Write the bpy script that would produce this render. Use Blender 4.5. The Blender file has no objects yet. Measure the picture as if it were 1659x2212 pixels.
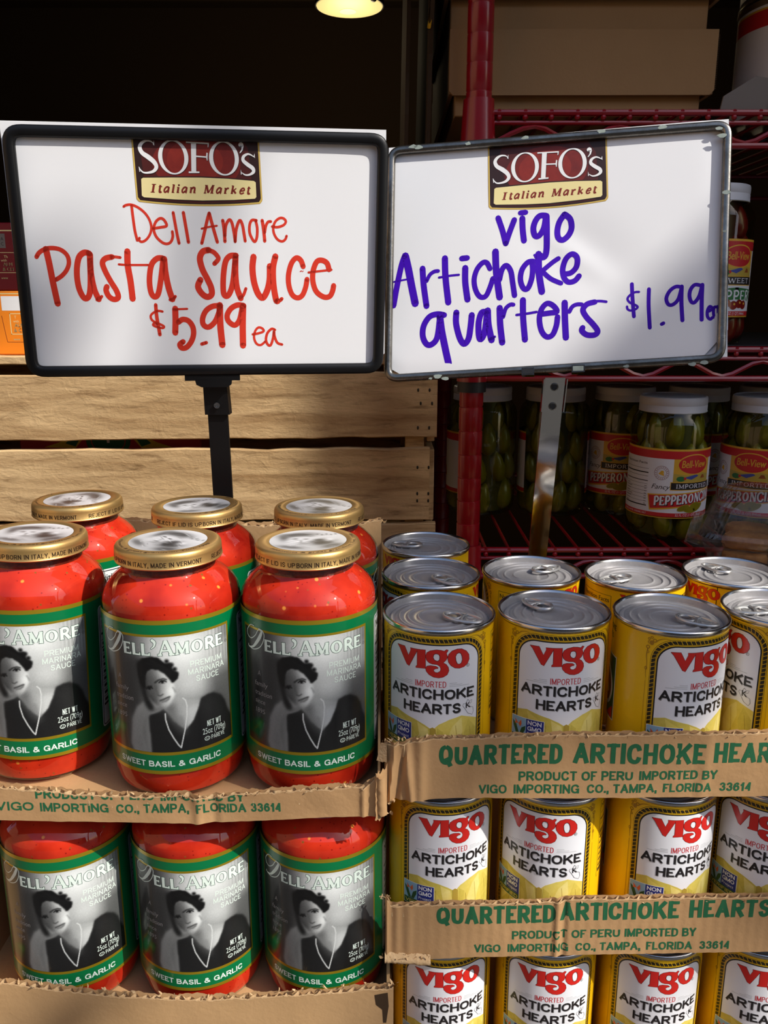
import bpy, math, random
import numpy as np
from mathutils import Vector, Matrix, geometry, noise

# ---------------------------------------------------------------- camera, world, sun, exposure
SC = bpy.context.scene
COL = SC.collection
CAM_Z = 1.40                       # eye height; every z below is written relative to the lens
R_ = math.radians
_cam = bpy.data.cameras.new('camera')
_cam.sensor_fit = 'VERTICAL'
_cam.sensor_height = 36.0
_cam.lens = 36.0 * 1800.0 / 2212.0
_cam.clip_start = 0.02
_cam.clip_end = 200
cam = bpy.data.objects.new('camera', _cam)
COL.objects.link(cam)
cam.location = (0, 0, CAM_Z)
cam.rotation_euler = (R_(90 - 14), 0, 0)
SC.camera = cam

SUN_AZ, SUN_EL = R_(60), R_(43)    # azimuth measured from straight behind the camera towards the right
SUN_DIR = Vector((math.sin(SUN_AZ) * math.cos(SUN_EL), -math.cos(SUN_AZ) * math.cos(SUN_EL), math.sin(SUN_EL)))
world = bpy.data.worlds.new('World')
SC.world = world
world.use_nodes = True
_nt = world.node_tree
_sky = _nt.nodes.new('ShaderNodeTexSky')
_sky.sky_type = 'NISHITA'
_sky.sun_disc = False
_sky.sun_elevation = SUN_EL
_sky.sun_rotation = R_(120)
_sky.air_density = 1.0
_sky.dust_density = 1.5
_bg = _nt.nodes['Background']
_bg.inputs['Strength'].default_value = 0.18
_nt.links.new(_sky.outputs['Color'], _bg.inputs['Color'])

_sun = bpy.data.lights.new('sun', 'SUN')
_sun.energy = 4.3
_sun.angle = R_(0.53)
_sun.color = (1.0, 0.955, 0.89)
sun = bpy.data.objects.new('sun', _sun)
COL.objects.link(sun)
sun.rotation_euler = SUN_DIR.to_track_quat('Z', 'Y').to_euler()

SC.view_settings.view_transform = 'Standard'
SC.view_settings.look = 'None'
SC.view_settings.gamma = 1.0
SC.view_settings.use_curve_mapping = False
SC.view_settings.exposure = 0.2
SC.cycles.max_bounces = 8
SC.cycles.transparent_max_bounces = 16
SC.cycles.caustics_reflective = False
SC.cycles.caustics_refractive = False
SC.cycles.sample_clamp_indirect = 6.0

random.seed(4)
RNG = random.Random(11)

# ---------------------------------------------------------------- materials
def lin(c):
    c = c / 255.0
    return c / 12.92 if c <= 0.04045 else ((c + 0.055) / 1.055) ** 2.4

def C(r, g, b):
    return (lin(r), lin(g), lin(b), 1.0)

MATS = {}

def mat(name, col, rough=0.6, metal=0.0, spec=0.5, coat=0.0, coat_rough=0.05, sss=0.0, sss_r=(0.006, 0.0015, 0.001),
        var=0.0, var_scale=40.0, col2=None, bump=0.0, bump_scale=200.0, stretch=(1, 1, 1), attr=None, emit=0.0, rough_var=0.0):
    if name in MATS:
        return MATS[name]
    m = bpy.data.materials.new(name)
    m.use_nodes = True
    nt = m.node_tree
    b = nt.nodes['Principled BSDF']
    b.inputs['Base Color'].default_value = col
    b.inputs['Roughness'].default_value = rough
    b.inputs['Metallic'].default_value = metal
    b.inputs['Specular IOR Level'].default_value = spec
    b.inputs['Coat Weight'].default_value = coat
    b.inputs['Coat Roughness'].default_value = coat_rough
    if sss:
        b.inputs['Subsurface Weight'].default_value = sss
        b.inputs['Subsurface Radius'].default_value = sss_r
        b.inputs['Subsurface Scale'].default_value = 1.0
    if emit:
        b.inputs['Emission Color'].default_value = col
        b.inputs['Base Color'].default_value = tuple(x * .15 for x in col[:3]) + (1,)
        b.inputs['Emission Strength'].default_value = emit
    tc = mp = None
    if var or bump or rough_var:
        tc = nt.nodes.new('ShaderNodeTexCoord')
        mp = nt.nodes.new('ShaderNodeMapping')
        mp.inputs['Scale'].default_value = stretch
        nt.links.new(tc.outputs['Object'], mp.inputs['Vector'])
    if var:
        nz = nt.nodes.new('ShaderNodeTexNoise')
        nz.inputs['Scale'].default_value = var_scale
        nz.inputs['Detail'].default_value = 6
        nz.inputs['Roughness'].default_value = 0.65
        nt.links.new(mp.outputs['Vector'], nz.inputs['Vector'])
        rp = nt.nodes.new('ShaderNodeValToRGB')
        rp.color_ramp.elements[0].position = 0.5 - 0.22 / max(var, 0.2)
        rp.color_ramp.elements[1].position = 0.5 + 0.22 / max(var, 0.2)
        c2 = col2 or tuple(x * 0.6 for x in col[:3]) + (1,)
        rp.color_ramp.elements[0].color = c2
        rp.color_ramp.elements[1].color = col
        nt.links.new(nz.outputs['Fac'], rp.inputs['Fac'])
        nt.links.new(rp.outputs['Color'], b.inputs['Base Color'])
        if rough_var:
            mr = nt.nodes.new('ShaderNodeMapRange')
            mr.inputs['To Min'].default_value = rough + rough_var
            mr.inputs['To Max'].default_value = rough - rough_var
            nt.links.new(nz.outputs['Fac'], mr.inputs['Value'])
            nt.links.new(mr.outputs['Result'], b.inputs['Roughness'])
    if attr:
        at = nt.nodes.new('ShaderNodeAttribute')
        at.attribute_name = attr
        nt.links.new(at.outputs['Color'], b.inputs['Base Color'])
    if bump:
        nb = nt.nodes.new('ShaderNodeTexNoise')
        nb.inputs['Scale'].default_value = bump_scale
        nb.inputs['Detail'].default_value = 5
        nt.links.new(mp.outputs['Vector'], nb.inputs['Vector'])
        bp = nt.nodes.new('ShaderNodeBump')
        bp.inputs['Strength'].default_value = 1.0
        bp.inputs['Distance'].default_value = bump
        nt.links.new(nb.outputs['Fac'], bp.inputs['Height'])
        nt.links.new(bp.outputs['Normal'], b.inputs['Normal'])
    MATS[name] = m
    return m

def mat_glass(name, tint=(1, 1, 1, 1), rough=0.02, ior=1.5, body=0.0, body_col=(0.8, 0.8, 0.8, 1)):
    """thin glass or clear plastic wall: a Fresnel-weighted mix of see-through and gloss"""
    m = bpy.data.materials.new(name)
    m.use_nodes = True
    nt = m.node_tree
    nt.nodes.remove(nt.nodes['Principled BSDF'])
    out = nt.nodes['Material Output']
    tr = nt.nodes.new('ShaderNodeBsdfTransparent')
    tr.inputs['Color'].default_value = tint
    gl = nt.nodes.new('ShaderNodeBsdfGlossy')
    gl.inputs['Roughness'].default_value = rough
    fr = nt.nodes.new('ShaderNodeFresnel')
    ge = nt.nodes.new('ShaderNodeNewGeometry')      # thin wall: the same reflectance from either side
    ir = nt.nodes.new('ShaderNodeMapRange')
    ir.inputs['To Min'].default_value = ior
    ir.inputs['To Max'].default_value = 1.0 / ior
    nt.links.new(ge.outputs['Backfacing'], ir.inputs['Value'])
    nt.links.new(ir.outputs['Result'], fr.inputs['IOR'])
    mx = nt.nodes.new('ShaderNodeMixShader')
    nt.links.new(fr.outputs['Fac'], mx.inputs['Fac'])
    src = tr
    if body:
        df = nt.nodes.new('ShaderNodeBsdfDiffuse')
        df.inputs['Color'].default_value = body_col
        m2 = nt.nodes.new('ShaderNodeMixShader')
        m2.inputs['Fac'].default_value = body
        nt.links.new(tr.outputs[0], m2.inputs[1])
        nt.links.new(df.outputs[0], m2.inputs[2])
        src = m2
    nt.links.new(src.outputs[0], mx.inputs[1])
    nt.links.new(gl.outputs[0], mx.inputs[2])
    nt.links.new(mx.outputs[0], out.inputs['Surface'])
    MATS[name] = m
    return m

def mat_sauce(name, base, dark, fleck1, fleck2):
    """tomato sauce pressed against the glass: red with seeds, garlic bits and herb flecks"""
    m = bpy.data.materials.new(name)
    m.use_nodes = True
    nt = m.node_tree
    b = nt.nodes['Principled BSDF']
    b.inputs['Roughness'].default_value = 0.6
    b.inputs['Specular IOR Level'].default_value = 0.1
    b.inputs['Subsurface Weight'].default_value = 0.25
    b.inputs['Subsurface Radius'].default_value = (0.004, 0.0012, 0.0008)
    b.inputs['Subsurface Scale'].default_value = 1.0
    tc = nt.nodes.new('ShaderNodeTexCoord')
    oi = nt.nodes.new('ShaderNodeObjectInfo')
    ad = nt.nodes.new('ShaderNodeVectorMath')
    ad.operation = 'ADD'
    nt.links.new(tc.outputs['Object'], ad.inputs[0])
    nt.links.new(oi.outputs['Random'], ad.inputs[1])
    nz = nt.nodes.new('ShaderNodeTexNoise')
    nz.inputs['Scale'].default_value = 38
    nz.inputs['Detail'].default_value = 7
    nt.links.new(ad.outputs[0], nz.inputs['Vector'])
    rp = nt.nodes.new('ShaderNodeValToRGB')
    rp.color_ramp.elements[0].position = 0.28
    rp.color_ramp.elements[1].position = 0.62
    rp.color_ramp.elements[0].color = dark
    rp.color_ramp.elements[1].color = base
    nt.links.new(nz.outputs['Fac'], rp.inputs['Fac'])
    last = rp.outputs['Color']
    for sc, thr, colr in ((110, 0.09, fleck1), (160, 0.10, fleck2), (380, 0.18, dark)):
        vo = nt.nodes.new('ShaderNodeTexVoronoi')
        vo.inputs['Scale'].default_value = sc
        vo.inputs['Randomness'].default_value = 1.0
        nt.links.new(ad.outputs[0], vo.inputs['Vector'])
        sep = nt.nodes.new('ShaderNodeSeparateColor')
        nt.links.new(vo.outputs['Color'], sep.inputs[0])
        g = nt.nodes.new('ShaderNodeMath')
        g.operation = 'LESS_THAN'
        g.inputs[1].default_value = 0.26
        nt.links.new(sep.outputs[0], g.inputs[0])
        l = nt.nodes.new('ShaderNodeMapRange')
        l.inputs['From Min'].default_value = thr + 0.07
        l.inputs['From Max'].default_value = thr
        nt.links.new(vo.outputs['Distance'], l.inputs['Value'])
        mu = nt.nodes.new('ShaderNodeMath')
        mu.operation = 'MULTIPLY'
        nt.links.new(g.outputs[0], mu.inputs[0])
        nt.links.new(l.outputs['Result'], mu.inputs[1])
        mx = nt.nodes.new('ShaderNodeMix')
        mx.data_type = 'RGBA'
        nt.links.new(mu.outputs[0], mx.inputs[0])
        nt.links.new(last, mx.inputs[6])
        mx.inputs[7].default_value = colr
        last = mx.outputs[2]
    nt.links.new(last, b.inputs['Base Color'])
    MATS[name] = m
    return m

def mat_wood(name, light, dark):
    """rough-sawn crate board: long grain along x, saw fuzz and pits in the relief"""
    m = bpy.data.materials.new(name)
    m.use_nodes = True
    nt = m.node_tree
    b = nt.nodes['Principled BSDF']
    b.inputs['Roughness'].default_value = 0.85
    b.inputs['Specular IOR Level'].default_value = 0.2
    tc = nt.nodes.new('ShaderNodeTexCoord')
    oi = nt.nodes.new('ShaderNodeObjectInfo')
    ad = nt.nodes.new('ShaderNodeVectorMath')
    ad.operation = 'ADD'
    nt.links.new(tc.outputs['Object'], ad.inputs[0])
    nt.links.new(oi.outputs['Random'], ad.inputs[1])
    def nzz(scale, st, detail, rough=0.6):
        mp = nt.nodes.new('ShaderNodeMapping')
        mp.inputs['Scale'].default_value = st
        nt.links.new(ad.outputs[0], mp.inputs['Vector'])
        n = nt.nodes.new('ShaderNodeTexNoise')
        n.inputs['Scale'].default_value = scale
        n.inputs['Detail'].default_value = detail
        n.inputs['Roughness'].default_value = rough
        n.inputs['Distortion'].default_value = 0.6
        nt.links.new(mp.outputs['Vector'], n.inputs['Vector'])
        return n
    a = nzz(9, (0.55, 3, 6), 8)
    c = nzz(70, (0.22, 1, 1.6), 6, 0.7)
    rp = nt.nodes.new('ShaderNodeValToRGB')
    rp.color_ramp.elements[0].position = 0.3
    rp.color_ramp.elements[1].position = 0.62
    rp.color_ramp.elements[0].color = dark
    rp.color_ramp.elements[1].color = light
    nt.links.new(a.outputs['Fac'], rp.inputs['Fac'])
    r2 = nt.nodes.new('ShaderNodeValToRGB')
    r2.color_ramp.elements[0].position = 0.28
    r2.color_ramp.elements[1].position = 0.48
    r2.color_ramp.elements[0].color = (0.36, 0.30, 0.24, 1)
    r2.color_ramp.elements[1].color = (1, 1, 1, 1)
    nt.links.new(c.outputs['Fac'], r2.inputs['Fac'])
    mu = nt.nodes.new('ShaderNodeMix')
    mu.data_type = 'RGBA'
    mu.blend_type = 'MULTIPLY'
    mu.inputs[0].default_value = 0.85
    nt.links.new(rp.outputs['Color'], mu.inputs[6])
    nt.links.new(r2.outputs['Color'], mu.inputs[7])
    nt.links.new(mu.outputs[2], b.inputs['Base Color'])
    d = nzz(260, (0.35, 1, 1), 6, 0.7)
    e = nzz(45, (0.8, 1, 1), 3)
    sm = nt.nodes.new('ShaderNodeMath')
    sm.operation = 'MULTIPLY_ADD'
    nt.links.new(d.outputs['Fac'], sm.inputs[0])
    sm.inputs[1].default_value = 0.55
    nt.links.new(e.outputs['Fac'], sm.inputs[2])
    bp = nt.nodes.new('ShaderNodeBump')
    bp.inputs['Strength'].default_value = 1.0
    bp.inputs['Distance'].default_value = 0.0013
    nt.links.new(sm.outputs[0], bp.inputs['Height'])
    nt.links.new(bp.outputs['Normal'], b.inputs['Normal'])
    MATS[name] = m
    return m

# paper inks and plain stuff
mat('paper_white', C(240, 240, 240), 0.45, spec=0.4)
mat('marker_red', C(232, 62, 34), 0.5, var=0.35, var_scale=60, col2=C(205, 40, 24), stretch=(1, 1, 0.4))
mat('marker_violet', C(74, 4, 196), 0.6, spec=0.2, var=0.35, var_scale=60, col2=C(54, 0, 160), stretch=(1, 1, 0.4))
mat('logo_dark', C(48, 20, 16), 0.5, var=0.3, var_scale=90, col2=C(38, 14, 12))
mat('logo_mid', C(88, 24, 20), 0.5, var=0.5, var_scale=120, col2=C(64, 18, 14))
mat('logo_red', C(132, 34, 24), 0.5, var=0.6, var_scale=120, col2=C(98, 22, 18))
mat('logo_glow', C(150, 44, 30), 0.5, var=0.6, var_scale=120, col2=C(118, 28, 20))
mat('logo_gold', C(206, 168, 74), 0.5)
mat('logo_cream', C(242, 226, 160), 0.5)
mat('logo_edge', C(222, 192, 100), 0.5)
mat('ink_maroon', C(132, 40, 26), 0.5)
mat('ink_white', C(244, 244, 242), 0.42)
mat('can_yellow', C(250, 198, 16), 0.36, coat=0.25, coat_rough=0.12, spec=0.5)
mat('can_white', C(244, 244, 246), 0.36, coat=0.25, coat_rough=0.12)
mat('ink_black', C(34, 31, 32), 0.4)
mat('ink_rope', C(40, 33, 16), 0.4)
mat('can_red', C(214, 38, 30), 0.36, coat=0.25, coat_rough=0.12)
mat('can_dark_red', C(92, 14, 16), 0.36)
mat('ink_red', C(206, 52, 56), 0.4)
mat('ink_grey', C(150, 148, 146), 0.5)
mat('ink_scroll', C(176, 128, 26), 0.4)
mat('arti_a', C(226, 208, 98), 0.4, var=0.8, var_scale=180, col2=C(204, 184, 74))
mat('arti_b', C(238, 220, 112), 0.4, var=0.8, var_scale=150, col2=C(220, 198, 86))
mat('arti_c', C(244, 230, 146), 0.4, var=0.8, var_scale=150, col2=C(232, 212, 108))
mat('arti_d', C(186, 160, 66), 0.4)
mat('seal_blue', C(40, 52, 132), 0.4)
mat('seal_sky', C(150, 190, 214), 0.4)
mat('seal_green', C(52, 92, 50), 0.4)
mat('seal_orange', C(228, 110, 60), 0.4)
mat('food_orange', C(190, 92, 40), 0.4, var=0.8, var_scale=220, col2=C(90, 60, 30))
mat('jar_green', C(0, 112, 62), 0.3, coat=0.3, coat_rough=0.06)
mat('jar_gold', C(178, 152, 34), 0.3, metal=0.55, coat=0.2)
mat('jar_dark', C(40, 42, 42), 0.3, coat=0.3, coat_rough=0.06)
mat('jar_white', C(236, 240, 236), 0.3, coat=0.2)
mat('jar_ink_light', C(226, 240, 228), 0.3)
mat('jar_ink_edge', C(28, 70, 52), 0.3)
mat('portrait_print', C(128, 128, 128), 0.3, coat=0.3, coat_rough=0.06, attr='print')
mat('lid_print', C(128, 128, 128), 0.35, attr='print')
mat('lid_gold', C(208, 170, 106), 0.42, metal=0.85, spec=0.5, bump=0.00003, bump_scale=900)
mat('ink_lid', C(40, 24, 10), 0.5)
mat('tin', C(200, 198, 196), 0.22, metal=1.0)
mat('tin_lid', C(184, 181, 180), 0.30, metal=0.32, var=0.6, var_scale=420, col2=C(166, 162, 160), rough_var=0.05)
mat('tin_tab', C(200, 198, 194), 0.36, metal=0.75)
mat('kraft', C(196, 156, 110), 0.85, spec=0.2, var=0.35, var_scale=28, col2=C(178, 138, 94), bump=0.00025, bump_scale=260)
mat('kraft_plain', C(200, 162, 116), 0.85, spec=0.2, var=0.35, var_scale=22, col2=C(184, 146, 100), bump=0.0002, bump_scale=300)
mat('kraft_torn', C(214, 184, 142), 0.95, spec=0.1, var=0.7, var_scale=260, col2=C(184, 148, 104), bump=0.0005, bump_scale=700)
mat('ink_green', C(26, 104, 62), 0.7, var=0.3, var_scale=300, col2=C(34, 92, 58))
mat('frame_black', C(11, 11, 12), 0.42, spec=0.35, bump=0.00005, bump_scale=500)
mat('frame_chrome', C(150, 146, 138), 0.28, metal=0.95, var=0.9, var_scale=55, col2=C(88, 84, 76), rough_var=0.14, bump=0.00012, bump_scale=240)
mat('chrome', C(206, 202, 194), 0.1, metal=1.0, bump=0.00003, bump_scale=150)
mat('peeled_plating', C(170, 182, 172), 0.6, var=0.6, var_scale=200, col2=C(120, 130, 122))
mat('screw_steel', C(190, 190, 190), 0.25, metal=1.0)
mat_wood('crate_wood', C(224, 190, 140), C(170, 134, 90))
mat('rack_red', C(150, 14, 28), 0.3, spec=0.5, coat=0.4, coat_rough=0.15)
mat('rack_black', C(26, 26, 28), 0.5)
mat('carton', C(176, 140, 98), 0.85, spec=0.2, var=0.3, var_scale=14, col2=C(160, 124, 84), bump=0.0002, bump_scale=300)
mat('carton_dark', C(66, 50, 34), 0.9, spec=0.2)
mat('white_card', C(214, 216, 218), 0.7)
mat('grey_card', C(128, 120, 112), 0.8)
mat('box_orange', C(248, 140, 32), 0.45)
mat('box_maroon', C(128, 22, 32), 0.45)
mat('box_red', C(178, 26, 36), 0.45)
mat('emblem_green', C(20, 92, 52), 0.5)
mat('emblem_yellow', C(214, 176, 40), 0.5)
mat('plastic_white', C(214, 214, 216), 0.45)
mat('pickle', C(158, 146, 26), 0.35, coat=0.5, sss=0.0, var=0.6, var_scale=45, col2=C(104, 96, 14))
mat('brine', C(70, 66, 14), 0.4)
mat('red_pepper', C(150, 22, 16), 0.35, coat=0.5, var=0.5, var_scale=45, col2=C(96, 14, 10))
mat('brine_red', C(70, 12, 8), 0.4)
mat('label_red', C(196, 34, 40), 0.45)
mat('label_gold', C(222, 172, 52), 0.45)
mat('label_white', C(226, 226, 228), 0.5)
mat('label_green', C(40, 110, 54), 0.5)
mat('label_blue', C(62, 74, 150), 0.5)
mat('pastry', C(196, 142, 80), 0.7, var=0.8, var_scale=90, col2=C(120, 74, 36), bump=0.0008, bump_scale=180)
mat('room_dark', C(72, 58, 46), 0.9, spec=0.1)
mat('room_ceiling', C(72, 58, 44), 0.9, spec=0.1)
mat('concrete', C(70, 69, 68), 0.9, var=0.5, var_scale=3)
mat('brick_wall_paint', C(70, 56, 50), 0.9, var=0.5, var_scale=4)
mat('stucco', C(196, 160, 120), 0.9, var=0.4, var_scale=3)
mat('gold_foil', C(220, 180, 80), 0.25, metal=0.9)
mat('table_wood', C(120, 92, 62), 0.8, var=0.5, var_scale=8, stretch=(0.3, 3, 3))
mat('leaf', C(60, 98, 40), 0.7)  # covers the unseen tree added for shade
mat('bark', C(90, 72, 56), 0.9)
mat('lamp_shade', C(250, 222, 146), 0.6, emit=0.72)
mat('lamp_bulb', C(255, 240, 170), 0.6, emit=0.86)
mat_glass('jar_glass')
mat_glass('clear_plastic', (0.94, 0.92, 0.90, 1), 0.10, 1.55, 0.025, (0.8, 0.77, 0.74, 1))
mat_glass('pickle_glass', (0.74, 0.78, 0.56, 1))
mat_sauce('sauce', C(212, 52, 24), C(156, 20, 8), C(236, 150, 60), C(140, 84, 30))
mat('sauce_smear', C(128, 40, 18), 0.4, var=1.0, var_scale=230, col2=C(46, 14, 8), bump=0.0006, bump_scale=400)

# ---------------------------------------------------------------- object helpers
def wloc(o):
    v = Vector((0, 0, 0))
    while o is not None:
        v += o.location
        o = o.parent
    return v

def tag(o, label=None, category=None, group=None, kind=None):
    if label: o['label'] = label
    if category: o['category'] = category
    if group: o['group'] = group
    if kind: o['kind'] = kind
    return o

def empty(name, loc, label, category, group=None):
    o = bpy.data.objects.new(name, None)
    COL.objects.link(o)
    o.empty_display_size = 0.02
    o.location = loc
    return tag(o, label, category, group)

class MB:
    """collects vertices, faces and material slots of one mesh"""
    def __init__(s):
        s.v, s.f, s.m, s.mats = [], [], [], []
    def mi(s, mname):
        if mname not in s.mats: s.mats.append(mname)
        return s.mats.index(mname)
    def add(s, vs, fs, mname):
        k = len(s.v); i = s.mi(mname)
        s.v.extend(tuple(x) for x in vs)
        for f in fs:
            s.f.append(tuple(k + a for a in f)); s.m.append(i)
    def box(s, x0, x1, y0, y1, z0, z1, mname, bev=0.0):
        if bev <= 0:
            vs = [(x, y, z) for x in (x0, x1) for y in (y0, y1) for z in (z0, z1)]
            s.add(vs, [(0, 1, 3, 2), (4, 6, 7, 5), (0, 4, 5, 1), (2, 3, 7, 6), (0, 2, 6, 4), (1, 5, 7, 3)], mname)
            return
        b = min(bev, (x1 - x0) / 2.01, (y1 - y0) / 2.01, (z1 - z0) / 2.01)
        vs, idx = [], {}
        for ix, X in enumerate((x0, x1)):
            for iy, Y in enumerate((y0, y1)):
                for iz, Z in enumerate((z0, z1)):
                    sx, sy, sz = (1 - 2 * ix) * b, (1 - 2 * iy) * b, (1 - 2 * iz) * b
                    idx[ix, iy, iz] = len(vs)
                    vs += [(X, Y + sy, Z + sz), (X + sx, Y, Z + sz), (X + sx, Y + sy, Z)]
        fs = []
        g = lambda a, k: idx[a] + k
        for ix in (0, 1): fs.append((g((ix, 0, 0), 0), g((ix, 1, 0), 0), g((ix, 1, 1), 0), g((ix, 0, 1), 0)))
        for iy in (0, 1): fs.append((g((0, iy, 0), 1), g((1, iy, 0), 1), g((1, iy, 1), 1), g((0, iy, 1), 1)))
        for iz in (0, 1): fs.append((g((0, 0, iz), 2), g((1, 0, iz), 2), g((1, 1, iz), 2), g((0, 1, iz), 2)))
        for i in (0, 1):
            for j in (0, 1):
                fs.append((g((i, j, 0), 0), g((i, j, 1), 0), g((i, j, 1), 1), g((i, j, 0), 1)))
                fs.append((g((i, 0, j), 0), g((i, 1, j), 0), g((i, 1, j), 2), g((i, 0, j), 2)))
                fs.append((g((0, i, j), 1), g((1, i, j), 1), g((1, i, j), 2), g((0, i, j), 2)))
                for k in (0, 1):
                    fs.append((g((i, j, k), 0), g((i, j, k), 1), g((i, j, k), 2)))
        s.add(vs, fs, mname)
    def lathe(s, prof, n, mname, center=(0, 0, 0), cap0=False, cap1=False, a0=0.0, a1=None):
        cx, cy, cz = center
        full = a1 is None
        m = n if full else n + 1
        vs = []
        for r, z in prof:
            for i in range(m):
                a = a0 + (2 * math.pi if full else (a1 - a0)) * i / n
                vs.append((cx + r * math.cos(a), cy + r * math.sin(a), cz + z))
        fs = []
        for j in range(len(prof) - 1):
            for i in range(n):
                i2 = (i + 1) % m
                fs.append((j * m + i, j * m + i2, (j + 1) * m + i2, (j + 1) * m + i))
        if cap0: fs.append(tuple(range(m))[::-1])
        if cap1: fs.append(tuple((len(prof) - 1) * m + i for i in range(m)))
        s.add(vs, fs, mname)
    def tube(s, path, r, n, mname, closed=False, flat=1.0):
        P = [Vector(p) for p in path]
        N = len(P)
        vs, fs = [], []
        prev = None
        for i in range(N):
            if closed: t = P[(i + 1) % N] - P[i - 1]
            else: t = P[min(i + 1, N - 1)] - P[max(i - 1, 0)]
            t.normalize()
            if prev is None:
                up = Vector((0, 0, 1)) if abs(t.z) < 0.9 else Vector((0, 1, 0))
                a = t.cross(up).normalized()
            else:
                a = (prev - t * prev.dot(t)).normalized()
            prev = a
            b = t.cross(a)
            for k in range(n):
                w = 2 * math.pi * k / n
                vs.append(P[i] + a * (r * math.cos(w)) + b * (r * flat * math.sin(w)))
        segs = N if closed else N - 1
        for i in range(segs):
            for k in range(n):
                i2 = (i + 1) % N
                fs.append((i * n + k, i * n + (k + 1) % n, i2 * n + (k + 1) % n, i2 * n + k))
        if not closed:
            fs.append(tuple(range(n))[::-1]); fs.append(tuple((N - 1) * n + k for k in range(n)))
        s.add(vs, fs, mname)
    def prism(s, pts, y0, y1, mname, fn=None):
        """outline pts in (x,z), extruded along y"""
        n = len(pts)
        vs = [(x, y0, z) for x, z in pts] + [(x, y1, z) for x, z in pts]
        if fn: vs = [fn(*p) for p in vs]
        fs = [tuple(range(n)), tuple(range(2 * n - 1, n - 1, -1))] + [(i, (i + 1) % n, n + (i + 1) % n, n + i) for i in range(n)]
        s.add(vs, fs, mname)
    def grid(s, nx, ny, fn, mname):
        vs = [fn(i / nx, j / ny) for j in range(ny + 1) for i in range(nx + 1)]
        fs = [(j * (nx + 1) + i, j * (nx + 1) + i + 1, (j + 1) * (nx + 1) + i + 1, (j + 1) * (nx + 1) + i) for j in range(ny) for i in range(nx)]
        s.add(vs, fs, mname)
    def sphere(s, c, r, nu, nv, mname, fn=None):
        vs, fs = [], []
        for j in range(nv + 1):
            th = math.pi * j / nv
            for i in range(nu):
                a = 2 * math.pi * i / nu
                p = Vector((math.sin(th) * math.cos(a), math.sin(th) * math.sin(a), math.cos(th)))
                q = Vector((p.x * r[0], p.y * r[1], p.z * r[2]))
                if fn: q = fn(p, q)
                vs.append(Vector(c) + q)
        for j in range(nv):
            for i in range(nu):
                fs.append((j * nu + i, (j + 1) * nu + i, (j + 1) * nu + (i + 1) % nu, j * nu + (i + 1) % nu))
        s.add(vs, fs, mname)
    def mesh(s, name, smooth=True, off=(0, 0, 0), angle=38, recalc=True):
        me = bpy.data.meshes.new(name)
        ox, oy, oz = off
        me.from_pydata([(x - ox, y - oy, z - oz) for x, y, z in s.v], [], s.f)
        for m_ in s.mats: me.materials.append(MATS[m_])
        me.polygons.foreach_set('material_index', s.m)
        if recalc:
            import bmesh
            bm = bmesh.new(); bm.from_mesh(me)
            bmesh.ops.recalc_face_normals(bm, faces=bm.faces)
            bm.to_mesh(me); bm.free()
        me.polygons.foreach_set('use_smooth', [smooth] * len(me.polygons))
        if smooth: me.set_sharp_from_angle(angle=R_(angle))
        me.update()
        return me
    def obj(s, name, parent=None, origin=None, **kw):
        """vertices are in world space; the object's origin goes to the parent's place or to `origin`"""
        off = wloc(parent) if parent else Vector(origin if origin else (0, 0, 0))
        o = bpy.data.objects.new(name, s.mesh(name, off=off, **kw))
        COL.objects.link(o)
        if parent: o.parent = parent
        else: o.location = off
        return o
    def local(s, name, parent, **kw):
        o = bpy.data.objects.new(name, s.mesh(name, **kw))
        COL.objects.link(o)
        o.parent = parent
        return o

def link(name, me, parent, loc=(0, 0, 0), rot=(0, 0, 0)):
    o = bpy.data.objects.new(name, me)
    COL.objects.link(o)
    o.parent = parent
    o.location = loc
    o.rotation_euler = rot
    return o

def copy_tree(o, parent=None):
    c = o.copy()
    COL.objects.link(c)
    c.parent = parent
    for ch in list(o.children): copy_tree(ch, c)
    return c

# ---------------------------------------------------------------- flat print: text, strokes and outlines as thin inked shapes
_glyphs = {}

def text_tris(body, bold=0.0):
    """filled triangles of a line of text at cap height 1, left edge at 0"""
    key = (body, bold)
    if key in _glyphs: return _glyphs[key]
    cu = bpy.data.curves.new('t', 'FONT')
    cu.body = body
    cu.resolution_u = 3
    cu.offset = bold
    cu.fill_mode = 'FRONT'
    ob = bpy.data.objects.new('t', cu)
    COL.objects.link(ob)
    dg = bpy.context.evaluated_depsgraph_get()
    me = bpy.data.meshes.new_from_object(ob.evaluated_get(dg))
    bpy.data.objects.remove(ob)
    bpy.data.curves.remove(cu)
    me.calc_loop_triangles()
    V = [(v.co.x, v.co.y) for v in me.vertices]
    T = [tuple(V[i] for i in t.vertices) for t in me.loop_triangles]
    bpy.data.meshes.remove(me)
    _glyphs[key] = T
    return T

def _capheight():
    T = text_tris('H')
    return max(p[1] for t in T for p in t)
CAPH = _capheight()

def smooth_path(P, W=None, sub=5):
    """Catmull-Rom through the points (and widths)"""
    n = len(P)
    if n < 3: sub = 1
    Q, X = [], []
    for i in range(n - 1):
        p0, p1, p2, p3 = P[max(i - 1, 0)], P[i], P[i + 1], P[min(i + 2, n - 1)]
        for k in range(sub):
            t = k / sub
            Q.append(tuple(0.5 * (2 * b + (c - a) * t + (2 * a - 5 * b + 4 * c - d) * t * t + (3 * b - a - 3 * c + d) * t ** 3) for a, b, c, d in zip(p0, p1, p2, p3)))
            if W: X.append(W[i] * (1 - t) + W[i + 1] * t)
    Q.append(tuple(P[-1]))
    if W: X.append(W[-1])
    return Q, X

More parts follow.
